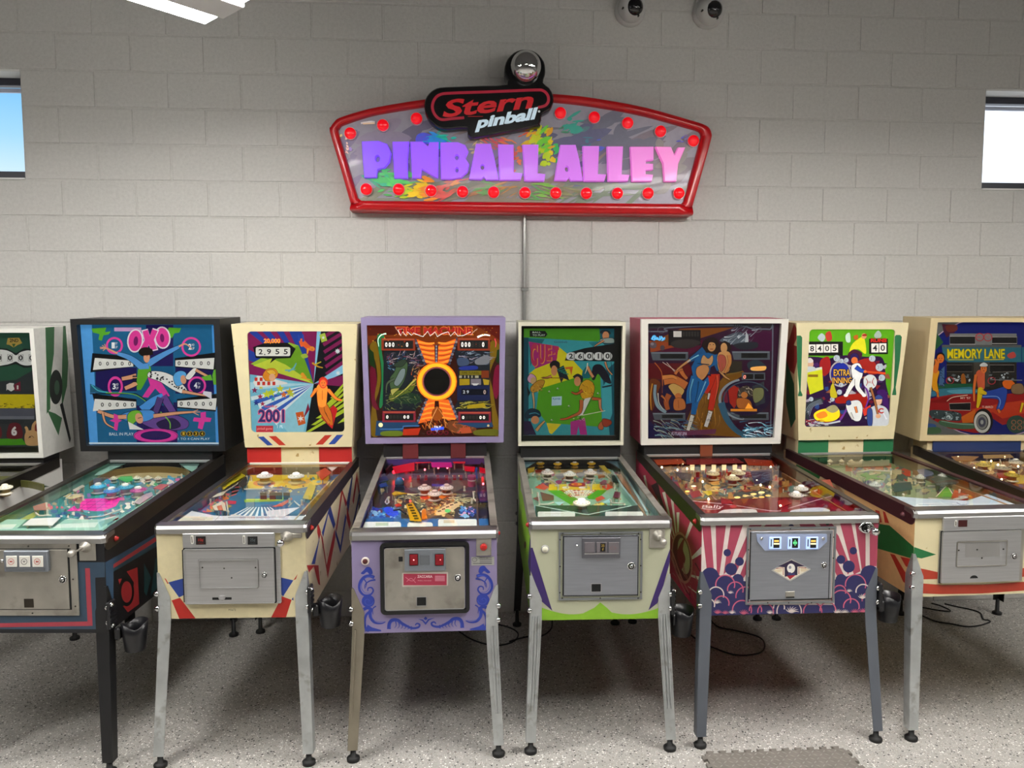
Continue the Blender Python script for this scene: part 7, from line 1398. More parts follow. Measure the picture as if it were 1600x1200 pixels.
a.q('2a2620', 1130, 345, 1570, 520).q('4a443a', 1300, 345, 1400, 500); a.q('1c1a18', 1130, 362, 1290, 405).q('1c1a18', 1400, 362, 1555, 408); a.l('8a8078', 3, [(1400, 362), (1555, 362), (1555, 405), (1400, 408)], True).l('6a6058', 3, [(1130, 362), (1290, 362), (1290, 405), (1130, 405)], True)
a.speck(111, 1130, 415, 1290, 470, 24, ['c8d0d0', '6a7070', '2a2a2a'], 6, 16).speck(112, 1400, 410, 1550, 460, 24, ['c8d0d0', '6a7070', '2a2a2a'], 6, 16); a.r('a83038', 1150, 460, 26, 24, 6).r('a83038', 1412, 462, 26, 24, 6).b('a86020', [(1220, 430), (1240, 420), (1250, 480), (1225, 490)])
a.q('1f5a3a', 1000, 480, 1300, 510); a.p('3a7a8a', [(980, 520), (1280, 500), (1330, 520), (1300, 560), (1000, 560)]).b('5aa0b0', [(1130, 525), (1250, 515), (1330, 530), (1200, 545)])
a.p('e8a828', [(1000, 640), (970, 650), (990, 720), (1000, 735)]).b('3a5a90', [(950, 745), (1000, 730), (1060, 740), (1050, 780), (980, 780)]).b('4a6a48', [(1000, 760), (1080, 755), (1090, 790), (1010, 795)]); a.e('b8b8b0', 965, 700, 20, 16)
# car
a.p('a01c1c', [(975, 590), (1060, 565), (1180, 545), (1300, 545), (1420, 550), (1560, 540), (1800, 520), (1800, 640), (1650, 700), (1480, 740), (1420, 700), (1390, 790), (1300, 790), (1140, 760), (1030, 700), (990, 640)]).p('c83a1c', [(1280, 640), (1500, 600), (1800, 560), (1800, 620), (1480, 700), (1420, 660), (1330, 680)]).p('8a1414', [(1000, 600), (1140, 560), (1280, 560), (1130, 600)]).p('d8681c', [(1220, 690), (1310, 640), (1310, 720), (1230, 730)])
a.p('1c1a1a', [(1145, 605), (1280, 600), (1278, 648), (1150, 645)]).l('c8b8a8', 3, [(1145, 605), (1280, 600), (1278, 648), (1150, 645)], True); a.b('3a4848', [(1020, 655), (1060, 645), (1200, 660), (1222, 690), (1200, 715), (1060, 700), (1025, 680)]).r('8a9a98', 1140, 690, 26, 22, 6).e('c8d4d0', 1140, 690, 14, 12); a.speck(113, 1030, 655, 1210, 705, 24, ['a8b8b8', '5a6a6a', '1c2424'], 5, 14); a.b('4a6a4c', [(1090, 710), (1180, 725), (1300, 730), (1310, 760), (1200, 765), (1090, 740)]).c('8aa890', 5, [(1095, 715), (1200, 732), (1300, 738)])
a.e('1a1614', 1358, 716, 62, 80).r('d8d4c8', 1352, 722, 52, 68, 14).e('8a8880', 1350, 722, 34, 46).e('4a4a58', 1350, 722, 24, 32).e('a8a8a0', 1350, 722, 10, 14); a.c('e8c8a8', 5, [(1130, 590), (1170, 565), (1260, 552)]); a.e('8a9090', 1003, 600, 18, 26); a.t('f0c8b0', "MY '57", 1215, 563, 1278, 577, .02).t('f0c8b0', 'T-BIRD', 1350, 620, 1420, 634, .02)
# people
a.ol = ('20140c', 2.5)
a.person('e87828', [('f0a018', 44, 30, [(1060, 410), (1050, 470), (1065, 540)]), ('e8781c', 22, 12, [(1065, 540), (1075, 560)]), ('e8782c', 34, 30, [(1065, 340), (1058, 400)])], (1090, 322, 22, 28), '1c1210'); a.b('5a2018', [(1005, 350), (1040, 320), (1055, 350), (1030, 390), (1000, 400)]).p('4a6a90', [(1085, 400), (1115, 370), (1112, 500), (1080, 490)]); a.streak(114, 1085, 380, 1112, 490, 10, ['1c2438'], 30, 6, 40, 20); a.b('3a7a98', [(1010, 540), (1050, 525), (1065, 555), (1015, 562)])
a.b('2848a0', [(1340, 540), (1430, 515), (1500, 500), (1505, 560), (1480, 640), (1440, 640), (1450, 580), (1350, 570)]).c('8ab0e8', 4, [(1350, 562), (1440, 560), (1465, 590), (1455, 630)]).c('e87828', 14, [(1450, 640), (1462, 662)], None, 18)
a.person('e87a34', [('d8603a', 56, 44, [(1340, 420), (1345, 500)]), ('e87430', 18, 12, [(1310, 430), (1300, 510), (1300, 585)]), ('e8c018', 36, 16, [(1340, 520), (1332, 580), (1322, 625)]), ('e8c018', 30, 20, [(1345, 530), (1370, 540)])], (1360, 385, 20, 28), '2a2a30'); a.b('d8d8d0', [(1335, 360), (1360, 345), (1385, 358), (1380, 372), (1340, 372)])
a.b('e86a1c', [(1480, 465), (1530, 455), (1560, 490), (1520, 515), (1485, 500)]).b('8a6a48', [(1540, 490), (1600, 480), (1610, 540), (1540, 540)]).l('8a8a88', 4, [(1400, 455), (1600, 458)]).c('e8c018', 16, [(1605, 600), (1590, 660)], None, 10)
a.ol = None
a.e('2f4a3c', 1565, 735, 62, 56)
for i in range(3):
    for j in range(2): a.r('a86a48', 1548 + i * 38, 722 + j * 34, 16, 15, 5)
# the part beyond the picture edge: sky, the car's tail and trees
a.p('7a1818', [(1640, 560), (1880, 500), (1880, 600), (1640, 680)]).q('2f6a78', 1600, 250, 1800, 345).b('1f5a3a', [(1640, 420), (1720, 380), (1820, 420), (1860, 480), (1700, 500)])
head_done('lane', a)
Ml = MA['lane']; MB().box(-Ml.w + .04, Ml.w - .04, 1.088, 1.1, Ml.s['zr'] - .02, Ml.s['bz'][0] + .01, 0, .002).obj('neck_panel', mat('neck_blue', '1c2f5c', .45), Ml.root)
a = front_art('lane', 1600, 780, 4); a.q('2a3f6c', 100, 40, 1200, 760); a.p('cbb98f', [(300, 640), (700, 540), (1100, 640), (1100, 700), (300, 700)]); front_done('lane', a)
F = front('lane', 1600, 780, 4); dr = F.frame('coin_door', 420, 110, 900, 540, .008, .002, 0, .006, mat('frame_steel'), None); F.box('door_leaf', 440, 128, 880, 522, 0, .004, mat('door_steel'), dr); F.lock(820, 300, dr, .013); F.box('coin_plate', 540, 150, 780, 240, .004, .012, mat('grey_metal'), dr, .002); F.plunger(1010, 120, None)
p = PF('lane', 1420, 690, 60 / 7, pm('7a4a30'))
a = p.art(.2); a.q('8a5a38', -200, 0, 3800, 1200); a.speck(121, 400, 120, 1900, 700, 260, ['c89850', '8a4a28', 'e0c080', '5a3a48', 'a83828', 'd8b060', '3a3430', 'e8d8b0', '6a5a78'], 24, 80); a.e('d8b848', 1080, 330, 120, 50).e('c84830', 1300, 460, 120, 50).e('d0b040', 1480, 520, 120, 60); p.done(a)
p.apron(lambda a: (a.q('6a2420', 1300, 900, 3800, 1300), a.b('e8e0d4', [(1900, 960), (2500, 950), (2500, 1060), (1900, 1060)])))
for x, y, c in ((1085, 285, 'e8c84a'), (1330, 330, 'e8d8b0'), (1450, 420, 'd8b848'), (1500, 250, 'efe6d0')): p.bumper(x, y, .036, c, 'b8702c', 'e0d0b0', .052, None, .1)
p.plate([(640, 200), (800, 190), (1000, 200), (900, 260), (700, 250)], 'd89a50', .036, .2); p.plate([(800, 320), (940, 300), (960, 370), (860, 370)], '6a3848', .034); p.plate([(1220, 420), (1380, 410), (1400, 470), (1260, 480)], 'c83828', .034, .1); p.plate([(1050, 180), (1400, 170), (1450, 210), (1060, 220)], 'e0b060', .036, .25)
p.bulbs([(1325, 210), (930, 355), (1150, 260), (1285, 505), (720, 210), (1400, 275), (1500, 330), (1240, 310), (1600, 400), (1700, 500)], 'ffe0a8', 7., .032, .005)
p.rubber([(820, 250), (960, 270), (1100, 260)]); p.rubber([(1240, 240), (1260, 330), (1330, 340)]); p.posts([(760, 240), (1010, 250), (1200, 300), (1400, 320), (1500, 380), (900, 330)]); p.flipper(1900, 900, 2050, 940); p.flipper(2300, 900, 2180, 940); p.arch([(520, 200), (700, 150), (1100, 140), (1500, 150), (1700, 220)], '5a2a20'); p.lane(None, 'a87850')
# ============================================================ the white machine cut by the left edge
a = head_art('frog', 0, 480, 4, .2)
a.q('343a3c', -600, 100, 300, 960); a.p('2f5a44', [(-600, 160), (200, 160), (200, 380), (60, 460), (-150, 480), (-600, 400)]).p('275040', [(60, 200), (205, 170), (210, 330), (150, 320)])
a.p('1c1e20', [(-60, 260), (0, 262), (60, 292), (110, 262), (180, 270), (205, 320), (180, 380), (110, 385), (60, 360), (0, 375), (-60, 380)]); a.b('f2f1ec', [(-60, 278), (-10, 272), (30, 286), (60, 305), (90, 285), (140, 274), (180, 290), (190, 322), (170, 360), (130, 370), (90, 362), (60, 345), (30, 356), (-10, 366), (-60, 364)])
for x in (22, 90, 158, -46): a.t('1c1a18', '0', x - 13, 304, x + 13, 338, .03); a.l('1c1a18', 3, [(x - 15, 300), (x + 15, 300), (x + 15, 342), (x - 15, 342)], True)
a.p('b89a48', [(8, 196), (80, 194), (100, 228), (70, 240), (45, 256), (20, 240), (0, 236)]).t('2a2418', '2ND', 20, 200, 76, 222, .03).p('2f5a30', [(34, 232), (58, 232), (46, 256)])
a.p('f0ede8', [(0, 490), (20, 480), (48, 482), (44, 500), (52, 520), (30, 534), (6, 520), (0, 530)]).p('7a2038', [(50, 490), (88, 470), (90, 530), (50, 530)]).q('e8e4dc', 66, 496, 76, 520)
a.q('e2cc1c', -300, 552, 178, 640); a.streak(131, -300, 610, 178, 640, 40, ['8a7a10', '4a4018'], 30, 6, 0, 20); a.q('5a5c68', -300, 640, 178, 690).q('787a84', -300, 690, 178, 710).p('4ea01e', [(-300, 836), (100, 832), (130, 872), (-300, 880)]); a.q('2a3034', -300, 715, 110, 740)
a.b('6a1c28', [(12, 760), (30, 735), (75, 735), (98, 765), (98, 828), (8, 828)]).t('f0ece4', '6', 32, 754, 68, 814, .05)
a.b('8a3028', [(180, 760), (205, 720), (240, 720), (250, 800), (220, 840), (190, 810)]).b('d8a870', [(120, 800), (150, 780), (200, 790), (232, 830), (225, 870), (140, 876), (118, 850)]).c('d8a870', 22, [(135, 800), (130, 770), (120, 758)], None, 14).c('d8a870', 24, [(170, 790), (172, 750), (190, 722)], None, 14).c('8a5a38', 4, [(140, 830), (160, 815), (175, 826)]).e('2a2018', 150, 822, 6, 5, n=8)
# players and numbers on the hidden half
for i, (x, c) in enumerate(((-80, '6a1c28'), (-200, '2f5a44'), (-330, '6a1c28'))): a.b(c, [(x - 45, 760), (x, 735), (x + 45, 760), (x + 45, 828), (x - 45, 828)]).t('f0ece4', str(5 - i), x - 18, 754, x + 18, 814, .05)
for r_ in ((-800, 60, -470, 960), (-800, 60, 400, 150), (-800, 886, 400, 1000)): a.q('15150f', *r_, g=0)
a.p('15150f', [(205, 100), (320, 100), (360, 960), (248, 960)], 0)
head_done('frog', a)
a = hside_art('frog', 'hR', 0, 490, 619 / 160)
a.q('d8d7d0', 150, 0, 500, 1000); a.p('3c6a44', [(270, 85), (325, 80), (322, 250), (300, 420), (300, 580), (278, 610), (278, 400)]).p('3c6a44', [(378, 78), (400, 78), (412, 250), (402, 450), (370, 580), (370, 400)]).p('3c6a44', [(282, 590), (330, 610), (372, 640), (350, 745)]).e('2c302e', 334, 452, 40, 104).e('3f5a48', 340, 455, 16, 44).p('1c1e1e', [(358, 560), (375, 545), (425, 770), (418, 795)])
hside_done('frog', a)
a = side_art('frog', 'R', 60, 680, 12)
a.p('2f4a38', [(50, 1040), (85, 940), (200, 965), (120, 970)]).p('3c6a44', [(-2000, 2600), (-1200, 1700), (-600, 1500), (-1400, 2500)])
side_done('frog', a)
a = front_art('frog', 0, 800, 4); a.p('3c6a44', [(-1750, 600), (-1400, 760), (-1750, 780)]); front_done('frog', a)
F = front('frog', 0, 0, 1); dr = F.frame('coin_door', -370, 858, -240, 965, .008, .002, 0, .006, mat('frame_steel'), None); F.box('door_leaf', -364, 863, -246, 960, 0, .004, mat('door_steel'), dr); F.plunger(-205, 862, None)
p = PF('frog', -260, 690, 5, pm('6a6a40'))
a = p.art(.1); a.q('8a8a50', -800, 200, 2000, 900); a.speck(141, 300, 280, 1600, 700, 120, ['6a6a38', 'b0a860', '8a7a40', '3a5a3a', 'd0c890', '7a3a30'], 20, 70); p.done(a)
for x, y in ((1100, 330), (1300, 340), (1200, 400)): p.bumper(x, y, .034, 'e8e0c8', '8a7a48')
p.arch([(900, 380), (1000, 320), (1200, 300), (1450, 300), (1600, 330)], '5a5a30'); p.lane(None)
# ============================================================ illuminated sign on the wall
SGN = [(495.0, 67.8), (1123.8, 82.1), (1118.6, 355.0), (501.1, 350.7)]; SGD = [(-.8, 3.35), (1.5, 3.35), (1.5, 2.35), (-.8, 2.35)]  # SGN: corners of the sign plane in image pixels
SG = Sheet(SGN, SGD); S25 = Sub(SG, 490, 60, 2.5)
sign = empty('wall_sign', (.36, 0, 2.43), 0, 'red framed pinball sign with violet letters, red bulbs and black logo plate', 'sign')
def sg(o): o.location = (-.36, 0, -2.43); return o
PAIR = [(58, 362, 93, 364), (62, 342, 95, 351), (76, 322, 101, 341), (96, 306, 112, 333), (170, 282, 180, 310), (250, 263, 254, 291), (435, 233, 438, 262), (640, 214, 642, 244), (800, 207, 800, 238), (940, 212, 938, 244), (1100, 229, 1096, 262), (1300, 266, 1292, 298), (1480, 317, 1470, 347), (1526, 332, 1500, 356), (1548, 346, 1511, 363), (1558, 370, 1516, 375), (1555, 396, 1513, 393), (1520, 522, 1482, 512), (1484, 650, 1452, 621), (1474, 672, 1448, 634), (1456, 684, 1440, 641), (1430, 688, 1424, 643), (800, 681, 800, 637), (190, 671, 197, 631), (164, 665, 183, 629), (148, 652, 173, 622), (136, 630, 166, 609), (98, 496, 130, 487)]
PAIR = [S25(p[0], p[1]) + S25(p[2], p[3]) for p in smooth(PAIR, 3)]
def inset(P, d):
    n = len(P); o = []; ar = sum(P[i][0] * P[(i + 1) % n][1] - P[(i + 1) % n][0] * P[i][1] for i in range(n)); sg_ = 1 if ar > 0 else -1
    for i in range(n):
        a, b = P[i - 1], P[(i + 1) % n]; dx, dy = b[0] - a[0], b[1] - a[1]; L = hypot(dx, dy) or 1
        o.append((P[i][0] - dy / L * d * sg_, P[i][1] + dx / L * d * sg_))
    return o
red = mat('sign_red', 'c00814', .28, coat=.25, var=.05)
rings = [(0, 0), (0, -.092), (.06, -.108), (.2, -.118), (.65, -.120), (.86, -.116), (.97, -.104), (1, -.08)]
mb = MB(); mb.loft([[(p[0] + (p[2] - p[0]) * t, y, p[1] + (p[3] - p[1]) * t) for p in PAIR] for t, y in rings], 0, True, False); sg(mb.obj('frame', red, sign, 'glossy red frame'))
def hull(P):
    P = sorted(P); o = []
    for seq in (P, P[::-1]):
        h = []
        for p in seq:
            while len(h) > 1 and (h[-1][0] - h[-2][0]) * (p[1] - h[-2][1]) - (h[-1][1] - h[-2][1]) * (p[0] - h[-2][0]) <= 0: h.pop()
            h.append(p)
        o += h[:-1]
    return o
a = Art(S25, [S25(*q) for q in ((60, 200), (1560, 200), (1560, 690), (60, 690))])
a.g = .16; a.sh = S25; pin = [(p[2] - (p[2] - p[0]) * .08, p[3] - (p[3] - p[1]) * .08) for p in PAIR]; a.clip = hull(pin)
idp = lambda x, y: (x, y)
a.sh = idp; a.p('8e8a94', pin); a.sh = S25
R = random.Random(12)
def patch(cx, cy, rx, ry, cols, n=26, ang=-20):  # streaks that paint the foil's view-dependent rainbow reflection as flat colour
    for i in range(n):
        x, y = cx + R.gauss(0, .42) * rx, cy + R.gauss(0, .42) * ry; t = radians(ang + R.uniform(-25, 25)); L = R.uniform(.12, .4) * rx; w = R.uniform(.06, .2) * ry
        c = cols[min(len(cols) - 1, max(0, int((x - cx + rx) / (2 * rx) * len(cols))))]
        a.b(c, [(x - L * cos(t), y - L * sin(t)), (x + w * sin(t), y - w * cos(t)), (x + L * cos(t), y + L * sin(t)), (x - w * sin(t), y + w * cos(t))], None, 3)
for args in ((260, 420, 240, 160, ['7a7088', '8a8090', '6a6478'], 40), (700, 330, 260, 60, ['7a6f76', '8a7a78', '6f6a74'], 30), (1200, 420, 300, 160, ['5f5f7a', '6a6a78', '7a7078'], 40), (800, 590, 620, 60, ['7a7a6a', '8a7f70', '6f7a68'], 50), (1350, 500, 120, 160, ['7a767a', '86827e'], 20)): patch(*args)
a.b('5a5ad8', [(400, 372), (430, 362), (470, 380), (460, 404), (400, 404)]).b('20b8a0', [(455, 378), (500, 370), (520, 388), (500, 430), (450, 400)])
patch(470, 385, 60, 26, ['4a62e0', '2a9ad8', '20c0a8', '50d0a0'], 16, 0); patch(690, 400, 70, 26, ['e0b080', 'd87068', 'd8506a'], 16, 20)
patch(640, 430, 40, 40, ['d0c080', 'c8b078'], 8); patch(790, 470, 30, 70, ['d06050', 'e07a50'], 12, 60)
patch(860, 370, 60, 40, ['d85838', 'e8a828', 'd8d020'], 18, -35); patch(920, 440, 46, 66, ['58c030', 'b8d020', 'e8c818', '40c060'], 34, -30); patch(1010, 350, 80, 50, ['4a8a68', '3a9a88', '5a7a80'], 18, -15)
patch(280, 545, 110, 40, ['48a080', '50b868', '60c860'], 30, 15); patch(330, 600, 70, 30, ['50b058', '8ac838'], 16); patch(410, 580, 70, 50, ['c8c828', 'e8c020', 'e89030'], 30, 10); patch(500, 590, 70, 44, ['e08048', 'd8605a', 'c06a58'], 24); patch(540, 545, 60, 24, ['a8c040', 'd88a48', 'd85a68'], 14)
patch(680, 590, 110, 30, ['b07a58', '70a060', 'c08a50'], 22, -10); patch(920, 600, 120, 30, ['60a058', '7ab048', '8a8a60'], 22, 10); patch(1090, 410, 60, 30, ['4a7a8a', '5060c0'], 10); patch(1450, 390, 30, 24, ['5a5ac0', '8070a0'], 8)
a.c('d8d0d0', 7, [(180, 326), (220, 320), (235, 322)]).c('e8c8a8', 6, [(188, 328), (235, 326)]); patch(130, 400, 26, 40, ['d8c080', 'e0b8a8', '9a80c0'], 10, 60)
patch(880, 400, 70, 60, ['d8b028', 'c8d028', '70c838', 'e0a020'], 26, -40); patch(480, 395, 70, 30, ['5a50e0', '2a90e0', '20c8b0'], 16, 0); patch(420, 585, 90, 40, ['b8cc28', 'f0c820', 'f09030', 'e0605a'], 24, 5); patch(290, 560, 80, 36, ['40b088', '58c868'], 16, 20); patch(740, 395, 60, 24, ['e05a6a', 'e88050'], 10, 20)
foil = art_mat('prismatic_foil', 1., .42, .1); foil.node_tree.nodes['Principled BSDF'].inputs['Metallic'].default_value = .2  # foil print also glows weakly, added to brighten the face
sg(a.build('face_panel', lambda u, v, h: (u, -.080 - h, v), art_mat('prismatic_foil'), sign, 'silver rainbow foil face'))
# letters: outline plus counters, bevelled front
LET = [('P', 540, 5, [(120, 100), (250, 95), (320, 120), (350, 190), (338, 262), (300, 308), (245, 322), (238, 385), (140, 385), (128, 240)], [(245, 236, 18, 26)]),
       ('I', 540, 5, [(360, 102), (490, 100), (480, 250), (482, 390), (375, 392), (368, 250)], []),
       ('N', 540, 5, [(500, 102), (595, 100), (640, 138), (650, 106), (722, 105), (718, 385), (690, 380), (590, 316), (585, 388), (515, 390), (508, 250)], []),
       ('B', 540, 5, [(735, 108), (870, 105), (932, 128), (956, 180), (934, 232), (962, 280), (950, 342), (900, 386), (820, 400), (740, 396)], [(865, 225, 15, 20), (866, 325, 13, 18)]),
       ('A', 540, 5, [(1015, 118), (1130, 118), (1160, 230), (1194, 402), (1095, 404), (1076, 378), (1058, 402), (960, 396), (985, 270)], [(1066, 302, 15, 20)]),
       ('L', 540, 5, [(1188, 122), (1310, 125), (1312, 342), (1380, 350), (1365, 404), (1200, 406), (1194, 260)], []),
       ('L', 540, 5, [(1378, 125), (1505, 125), (1500, 350), (1560, 356), (1550, 412), (1395, 410), (1388, 260)], []),
       ('A', 800, 16 / 3, [(400, 135), (530, 135), (560, 260), (590, 436), (490, 438), (474, 410), (455, 436), (350, 435), (375, 290)], [(455, 338, 16, 22)]),
       ('L', 800, 16 / 3, [(588, 145), (725, 145), (716, 380), (785, 383), (768, 440), (598, 441), (592, 290)], []),
       ('L', 800, 16 / 3, [(790, 148), (925, 148), (914, 382), (980, 386), (965, 441), (800, 441), (795, 290)], []),
       ('E', 800, 16 / 3, [(985, 150), (1180, 150), (1180, 262), (1118, 268), (1114, 292), (1176, 294), (1176, 344), (1114, 350), (1114, 380), (1176, 384), (1165, 441), (1000, 443), (992, 290)], []),
       ('Y', 800, 16 / 3, [(1195, 150), (1325, 152), (1355, 222), (1385, 156), (1445, 158), (1386, 295), (1370, 441), (1270, 443), (1258, 290)], [])]
for i, (ch, ox, k, P, holes) in enumerate(LET):
    sh = Sub(SG, ox, 200, k); t = i / 11
    c = tuple(u + (w - u) * t ** 1.2 for u, w in zip(lin('8450fb'), lin('e67cc6')))
    P2 = [sh(*q) for q in P]; H2 = [[sh(x + rx * cos(s * pi / 6), y + ry * sin(s * pi / 6)) for s in range(12)] for x, y, rx, ry in holes]
    loops = [inset(P2, .004)] + [inset(h, -.003) for h in H2]; base = [P2] + H2
    mb = MB(); fl = [q for l in loops for q in l]
    T = tessellate_polygon([[Vector((x, z, 0)) for x, z in l] for l in loops])
    mb.add([(x, -.112, z) for x, z in fl], [tuple(q) for q in T])
    for l, bl in zip(loops, base):
        n = len(l); mb.add([(x, -.112, z) for x, z in l] + [(x, -.106, z) for x, z in bl] + [(x, -.079, z) for x, z in bl], [(j, (j + 1) % n, n + (j + 1) % n, n + j) for j in range(n)] + [(n + j, n + (j + 1) % n, 2 * n + (j + 1) % n, 2 * n + j) for j in range(n)])
    sg(mb.obj('letter', mat('letter_glow_%d' % i, c, .35, emit=.46, coat=.1), sign, 'glowing %s letter %s' % ('violet' if i < 7 else 'pink', ch)))
bm_ = MB().lathe([(.0215, 0), (.0205, .010), (.021, .014)], (0, 0, 0), (0, -1, 0), 20, 1).lathe([(.0195, .010), (.0185, .022), (.013, .031), (.006, .0345), (0, .035)], (0, 0, 0), (0, -1, 0), 20, 0)
bme = bm_.mesh('bulb', [mat('bulb_red', (.9, .004, .012), .2, emit=.4, coat=.5), mat('bulb_collar', 'd8b8bc', .3)])
for x, y in ((139, 367), (267, 335), (399, 309), (964, 287), (1097, 304), (1228, 326), (1357, 359), (1486, 396), (202, 586), (329, 587), (456, 592), (580, 596), (702, 598), (825, 600), (946, 601), (1066, 602), (1188, 602), (1308, 602), (1429, 602)):
    o = link('bulb', bme, sign); u, v = S25(x, y); o.location = (u - .36, -.080, v - 2.43); o.scale = (1.7, 1.25, 1.7)
# black logo plate with the ball on top
SL = Sheet([(493.4, 64.6), (1126.6, 79.2), (1121.3, 354.0), (499.5, 349.6)], SGD); SLs = Sub(SL, 640, 60, 1600 / 260)  # logo plane corners, likewise in image pixels
pl = smooth([(136, 640), (146, 580), (180, 525), (230, 485), (290, 465), (420, 458), (700, 448), (935, 438), (912, 360), (910, 270), (940, 190), (1000, 130), (1060, 105), (1110, 100), (1180, 112), (1240, 150), (1290, 220), (1302, 290), (1298, 350), (1280, 420), (1340, 470), (1380, 550), (1376, 625), (1340, 690), (1272, 728), (1262, 780), (1248, 825), (1225, 848), (900, 905), (620, 955), (572, 945), (552, 915), (548, 862), (400, 872), (320, 874), (245, 845), (185, 790), (146, 715)], 2)
pl = [SLs(*q) for q in pl]
mb = MB(); mb.loft([[(x, y, z) for x, z in inset(pl, d)] for d, y in ((0, -.06), (0, -.138), (.004, -.146), (.010, -.15))], 0, True, False)
ip = inset(pl, .010); T = tessellate_polygon([[Vector((x, z, 0)) for x, z in ip]]); mb.add([(x, -.15, z) for x, z in ip], [tuple(q) for q in T])
plate = sg(mb.obj('logo_plate', mat('gloss_black', '08080b', .18, coat=.5), sign, 'glossy black logo plate'))
a = Art(SLs, [(-.8, 2.35), (1.5, 2.35), (1.5, 3.35), (-.8, 3.35)], .35)
a.c('a01830', 27, [(520, 762), (400, 772), (300, 780), (240, 735), (214, 660), (235, 585), (290, 540), (400, 526), (800, 512), (1200, 496), (1280, 504), (1322, 545), (1330, 600), (1300, 645), (1230, 664)])
a.t('c0101c', 'Stern', 305, 590, 1165, 765, .028, .30, 92)
a.q('c0101c', 555, 748, 700, 752)
a.t('d4eaf6', 'pinball', 622, 752, 1185, 905, .045, .3, 92).e('c8c8c8', 1240, 702, 11, 11)
a.build('logo_lettering', lambda u, v, h: (u, -.1506 - h, v), GLOWP, plate)
u, v = SLs(1110, 283); MB().ball((u, -.165, v), .088, 30, 18).obj('chrome_ball', chrome, plate, 'mirror chrome ball')
# conduit down the wall
cdm = mat('conduit_metal', 'a8a8a4', .3, .9)
c = MB().cyl((.372, -.016, 1.20), (.372, -.016, 2.45), .010, n=14).obj('conduit', cdm); thing(c, 'thin grey metal conduit running down the wall from the sign', 'conduit')
MB().box(.350, .394, -.028, -.001, 1.98, 2.0, 0, .002).obj('strap', cdm, c)
# dome cameras
def camera_(x, z, label):
    r = empty('security_camera', (x, 0, z), 0, label, 'camera', 'wall cameras')
    wp = mat('camera_white', 'b8b8b6', .4)
    MB().lathe([(.088, 0), (.09, .012), (.084, .03), (.07, .038)], (0, 0, 0), (0, -1, 0), 26).obj('base', wp, r)
    MB().ball((0, -.062, -.004), .078, 26, 16).obj('shell', wp, r)
    MB().ball((.004, -.096, -.012), .054, 22, 14).obj('dome_window', mat('dome_black', '0c0c10', .08, coat=.4), r, 'glossy black lens window')
    MB().lathe([(.057, .0), (.06, .006), (.055, .012)], (.004, -.092, -.012), (.02, -1, -.05), 22).obj('window_ring', wp, r)
    for dx, dz in ((-.062, -.022), (.028, -.062)): MB().cyl((dx, -.098, dz), (dx, -.112, dz), .006, n=8).obj('screw', mat('screw_dark'), r)
camera_(.994, 3.612, 'white wall camera with black lens, left of the pair'); camera_(1.458, 3.610, 'white wall camera with black lens, right of the pair')
# ============================================================ cup holders on the legs, floor mat, cords
def cup_holder(k, cz, label, dx=.083, dy=.045):
    M = MA[k]; s = M.s; r = M.root; O = (M.w + dx, dy, cz - .06)
    zb = (s['zb'] + .075) - (cz - .06)
    bp = mat('cup_black', '17171a', .32)
    mb = MB(); n = 22; secs = []
    for i in range(n):
        t = 2 * pi * i / n; dip = .022 * max(0, cos(t + pi / 2 - .5)) ** 6 + .018 * max(0, cos(t - 2.6)) ** 6
        c_, s_ = cos(t), sin(t); secs.append((c_, s_, dip))
    prof = [(.036, 0, 0), (.040, .004, 0), (.047, .07, 0), (.051, .118, 1), (.047, .118, 1), (.043, .07, 0), (.036, .008, 0)]
    mb.loft([[(c_ * rr, s_ * rr, z - (d if kk else 0)) for c_, s_, d in secs] for rr, z, kk in prof], 0, True, True)
    cup = mb
    b = MB().box(-dx + .006, -dx + .020, -dy - .022, -dy + .03, zb - .055, zb + .055, 0, .004)
    b.box(-dx + .02, -.040, -dy + .0, -dy + .03, .055, .105, 0, .006)
    for i in range(4): b.box(-dx + .019, -dx + .024, -dy - .018, -dy + .026, zb - .035 + i * .018, zb - .027 + i * .018)
    b = b.obj('cup_holder', bp, r, label); b.location = O; cup.obj('cup', bp, b)
    for z in (zb - .042, zb + .042): MB().lathe([(0, 0), (.010, 0), (.009, .007), (0, .010)], (-dx + .019, -dy - .004, z), (.5, -.86, 0), 10).obj('bolt', chrome, b)
cup_holder('circles', .530, 'black plastic cup holder')
cup_holder('rays', .602, 'black plastic cup holder')
cup_holder('pool', .520, 'black plastic cup holder', .066)
cup_holder('spa', .552, 'black plastic cup holder', .085, .05)
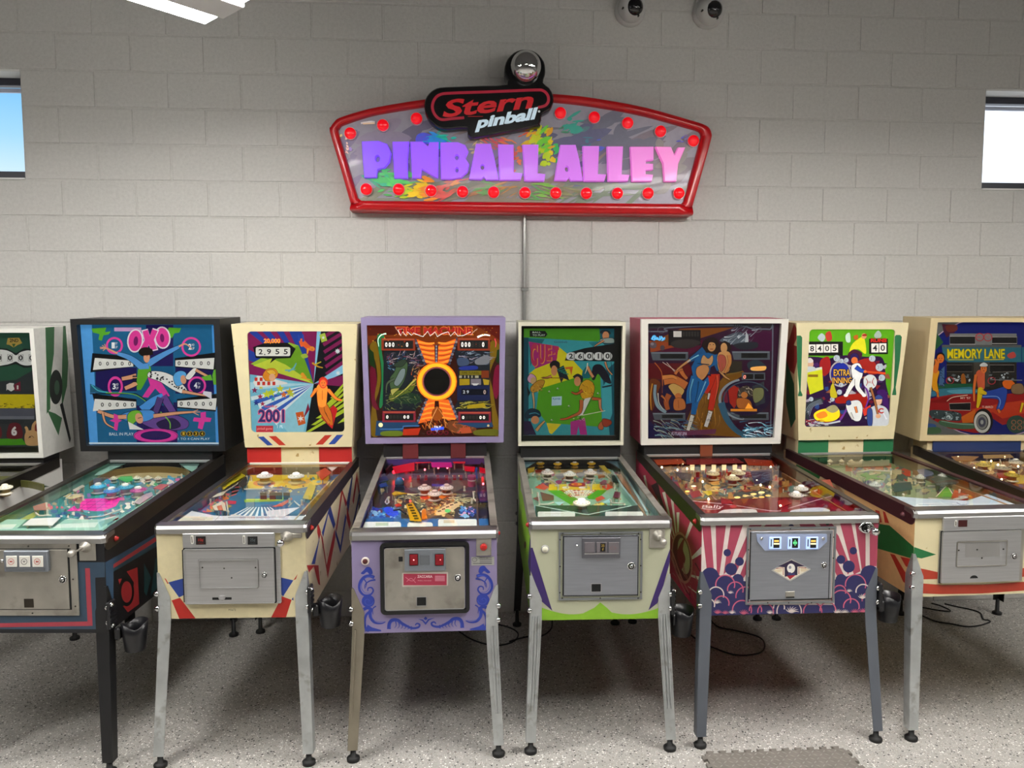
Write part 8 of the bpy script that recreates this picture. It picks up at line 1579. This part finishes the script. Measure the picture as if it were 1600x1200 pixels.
# interlocking foam tile
def edge(a, b, n, out, first):
    P = []; L = hypot(b[0] - a[0], b[1] - a[1]); ux, uy = (b[0] - a[0]) / L, (b[1] - a[1]) / L; nx, ny = uy, -ux; s = L / n
    for i in range(n):
        x0 = s * (i + .28); x1 = s * (i + .72)
        for d, o in ((s * i if i == 0 else None, 0), (x0 + .003, 0), (x0 - .004, out), (x1 + .004, out), (x1 - .003, 0)):
            if d is not None: P.append((a[0] + ux * d + nx * o, a[1] + uy * d + ny * o))
    return P
q = [(.985, -2.205), (1.575, -2.205), (1.575, -1.608), (.985, -1.608)]
P = sum((edge(q[i], q[(i + 1) % 4], 11, .017, 0) for i in range(4)), [])
fm = mat('foam_grey', '757069', .75, var=.12, vscale=30, bump=.2)
tile = MB().prism(P, lambda x, y, z: (x, y, z), .0006, .012).obj('floor_mat', fm); thing(tile, 'grey interlocking foam mat with diamond tread lying on the speckled floor', 'mat')
tr = MB()
for i in range(24):
    for j in range(24):
        x, y = 1.0 + i * .0242, -2.19 + j * .0246; t = radians(45 if (i + j) % 2 else -45); c_, s_ = cos(t), sin(t)
        tr.add([(x + c_ * .012, y + s_ * .012, .0122), (x - s_ * .0034, y + c_ * .0034, .0122), (x - c_ * .012, y - s_ * .012, .0122), (x + s_ * .0034, y - c_ * .0034, .0122), (x, y, .0142)], [(0, 1, 4), (1, 2, 4), (2, 3, 4), (3, 0, 4)])
tr.obj('tread', mat('foam_tread', '8e8a82', .6), tile)['kind'] = 'stuff'
# power cords
cm = mat('cord_black', '0d0d0e', .5)
def cord(pts, label, r=.0042, z=.0046, up=None):
    P = [(x, y, z) for x, y in pts]
    if up: P = [(P[0][0], P[0][1], up)] + P
    thing(MB().tube(spline3(P, 6), r, 7).obj('power_cord', cm), label, 'cord', 'power cords')
cord([(-.095, -.167), (-.064, -.217), (.035, -.387), (.158, -.481), (.267, -.446), (.308, -.335), (.262, -.24), (.171, -.176)], 'black cord looping on the floor behind the lilac machine')
cord([(.25, -.455), (.351, -.40), (.435, -.397), (.501, -.303), (.523, -.182)], 'black cord lying behind the left leg of the sage green machine', z=.0128)
cord([(1.297, -.198), (1.287, -.359), (1.312, -.494), (1.368, -.599), (1.459, -.694), (1.589, -.68), (1.659, -.587), (1.671, -.476), (1.576, -.379), (1.487, -.308), (1.482, -.151)], 'black cord in a wide loop under the wide rose machine')
cord([(2.763, -.196), (2.787, -.241), (2.817, -.329), (2.882, -.369), (2.942, -.414), (3.027, -.407), (3.13, -.359), (3.139, -.331), (3.121, -.316), (3.169, -.224), (3.150, -.165), (3.10, -.116), (3.05, -.06)], 'black cord in a long loop under the green bat machine')
cord([(2.846, -.111), (2.875, -.113), (2.931, -.155), (2.991, -.182), (3.014, -.161), (3.0, -.086), (2.97, -.047)], 'short black cord bent against the wall behind the green bat machine')
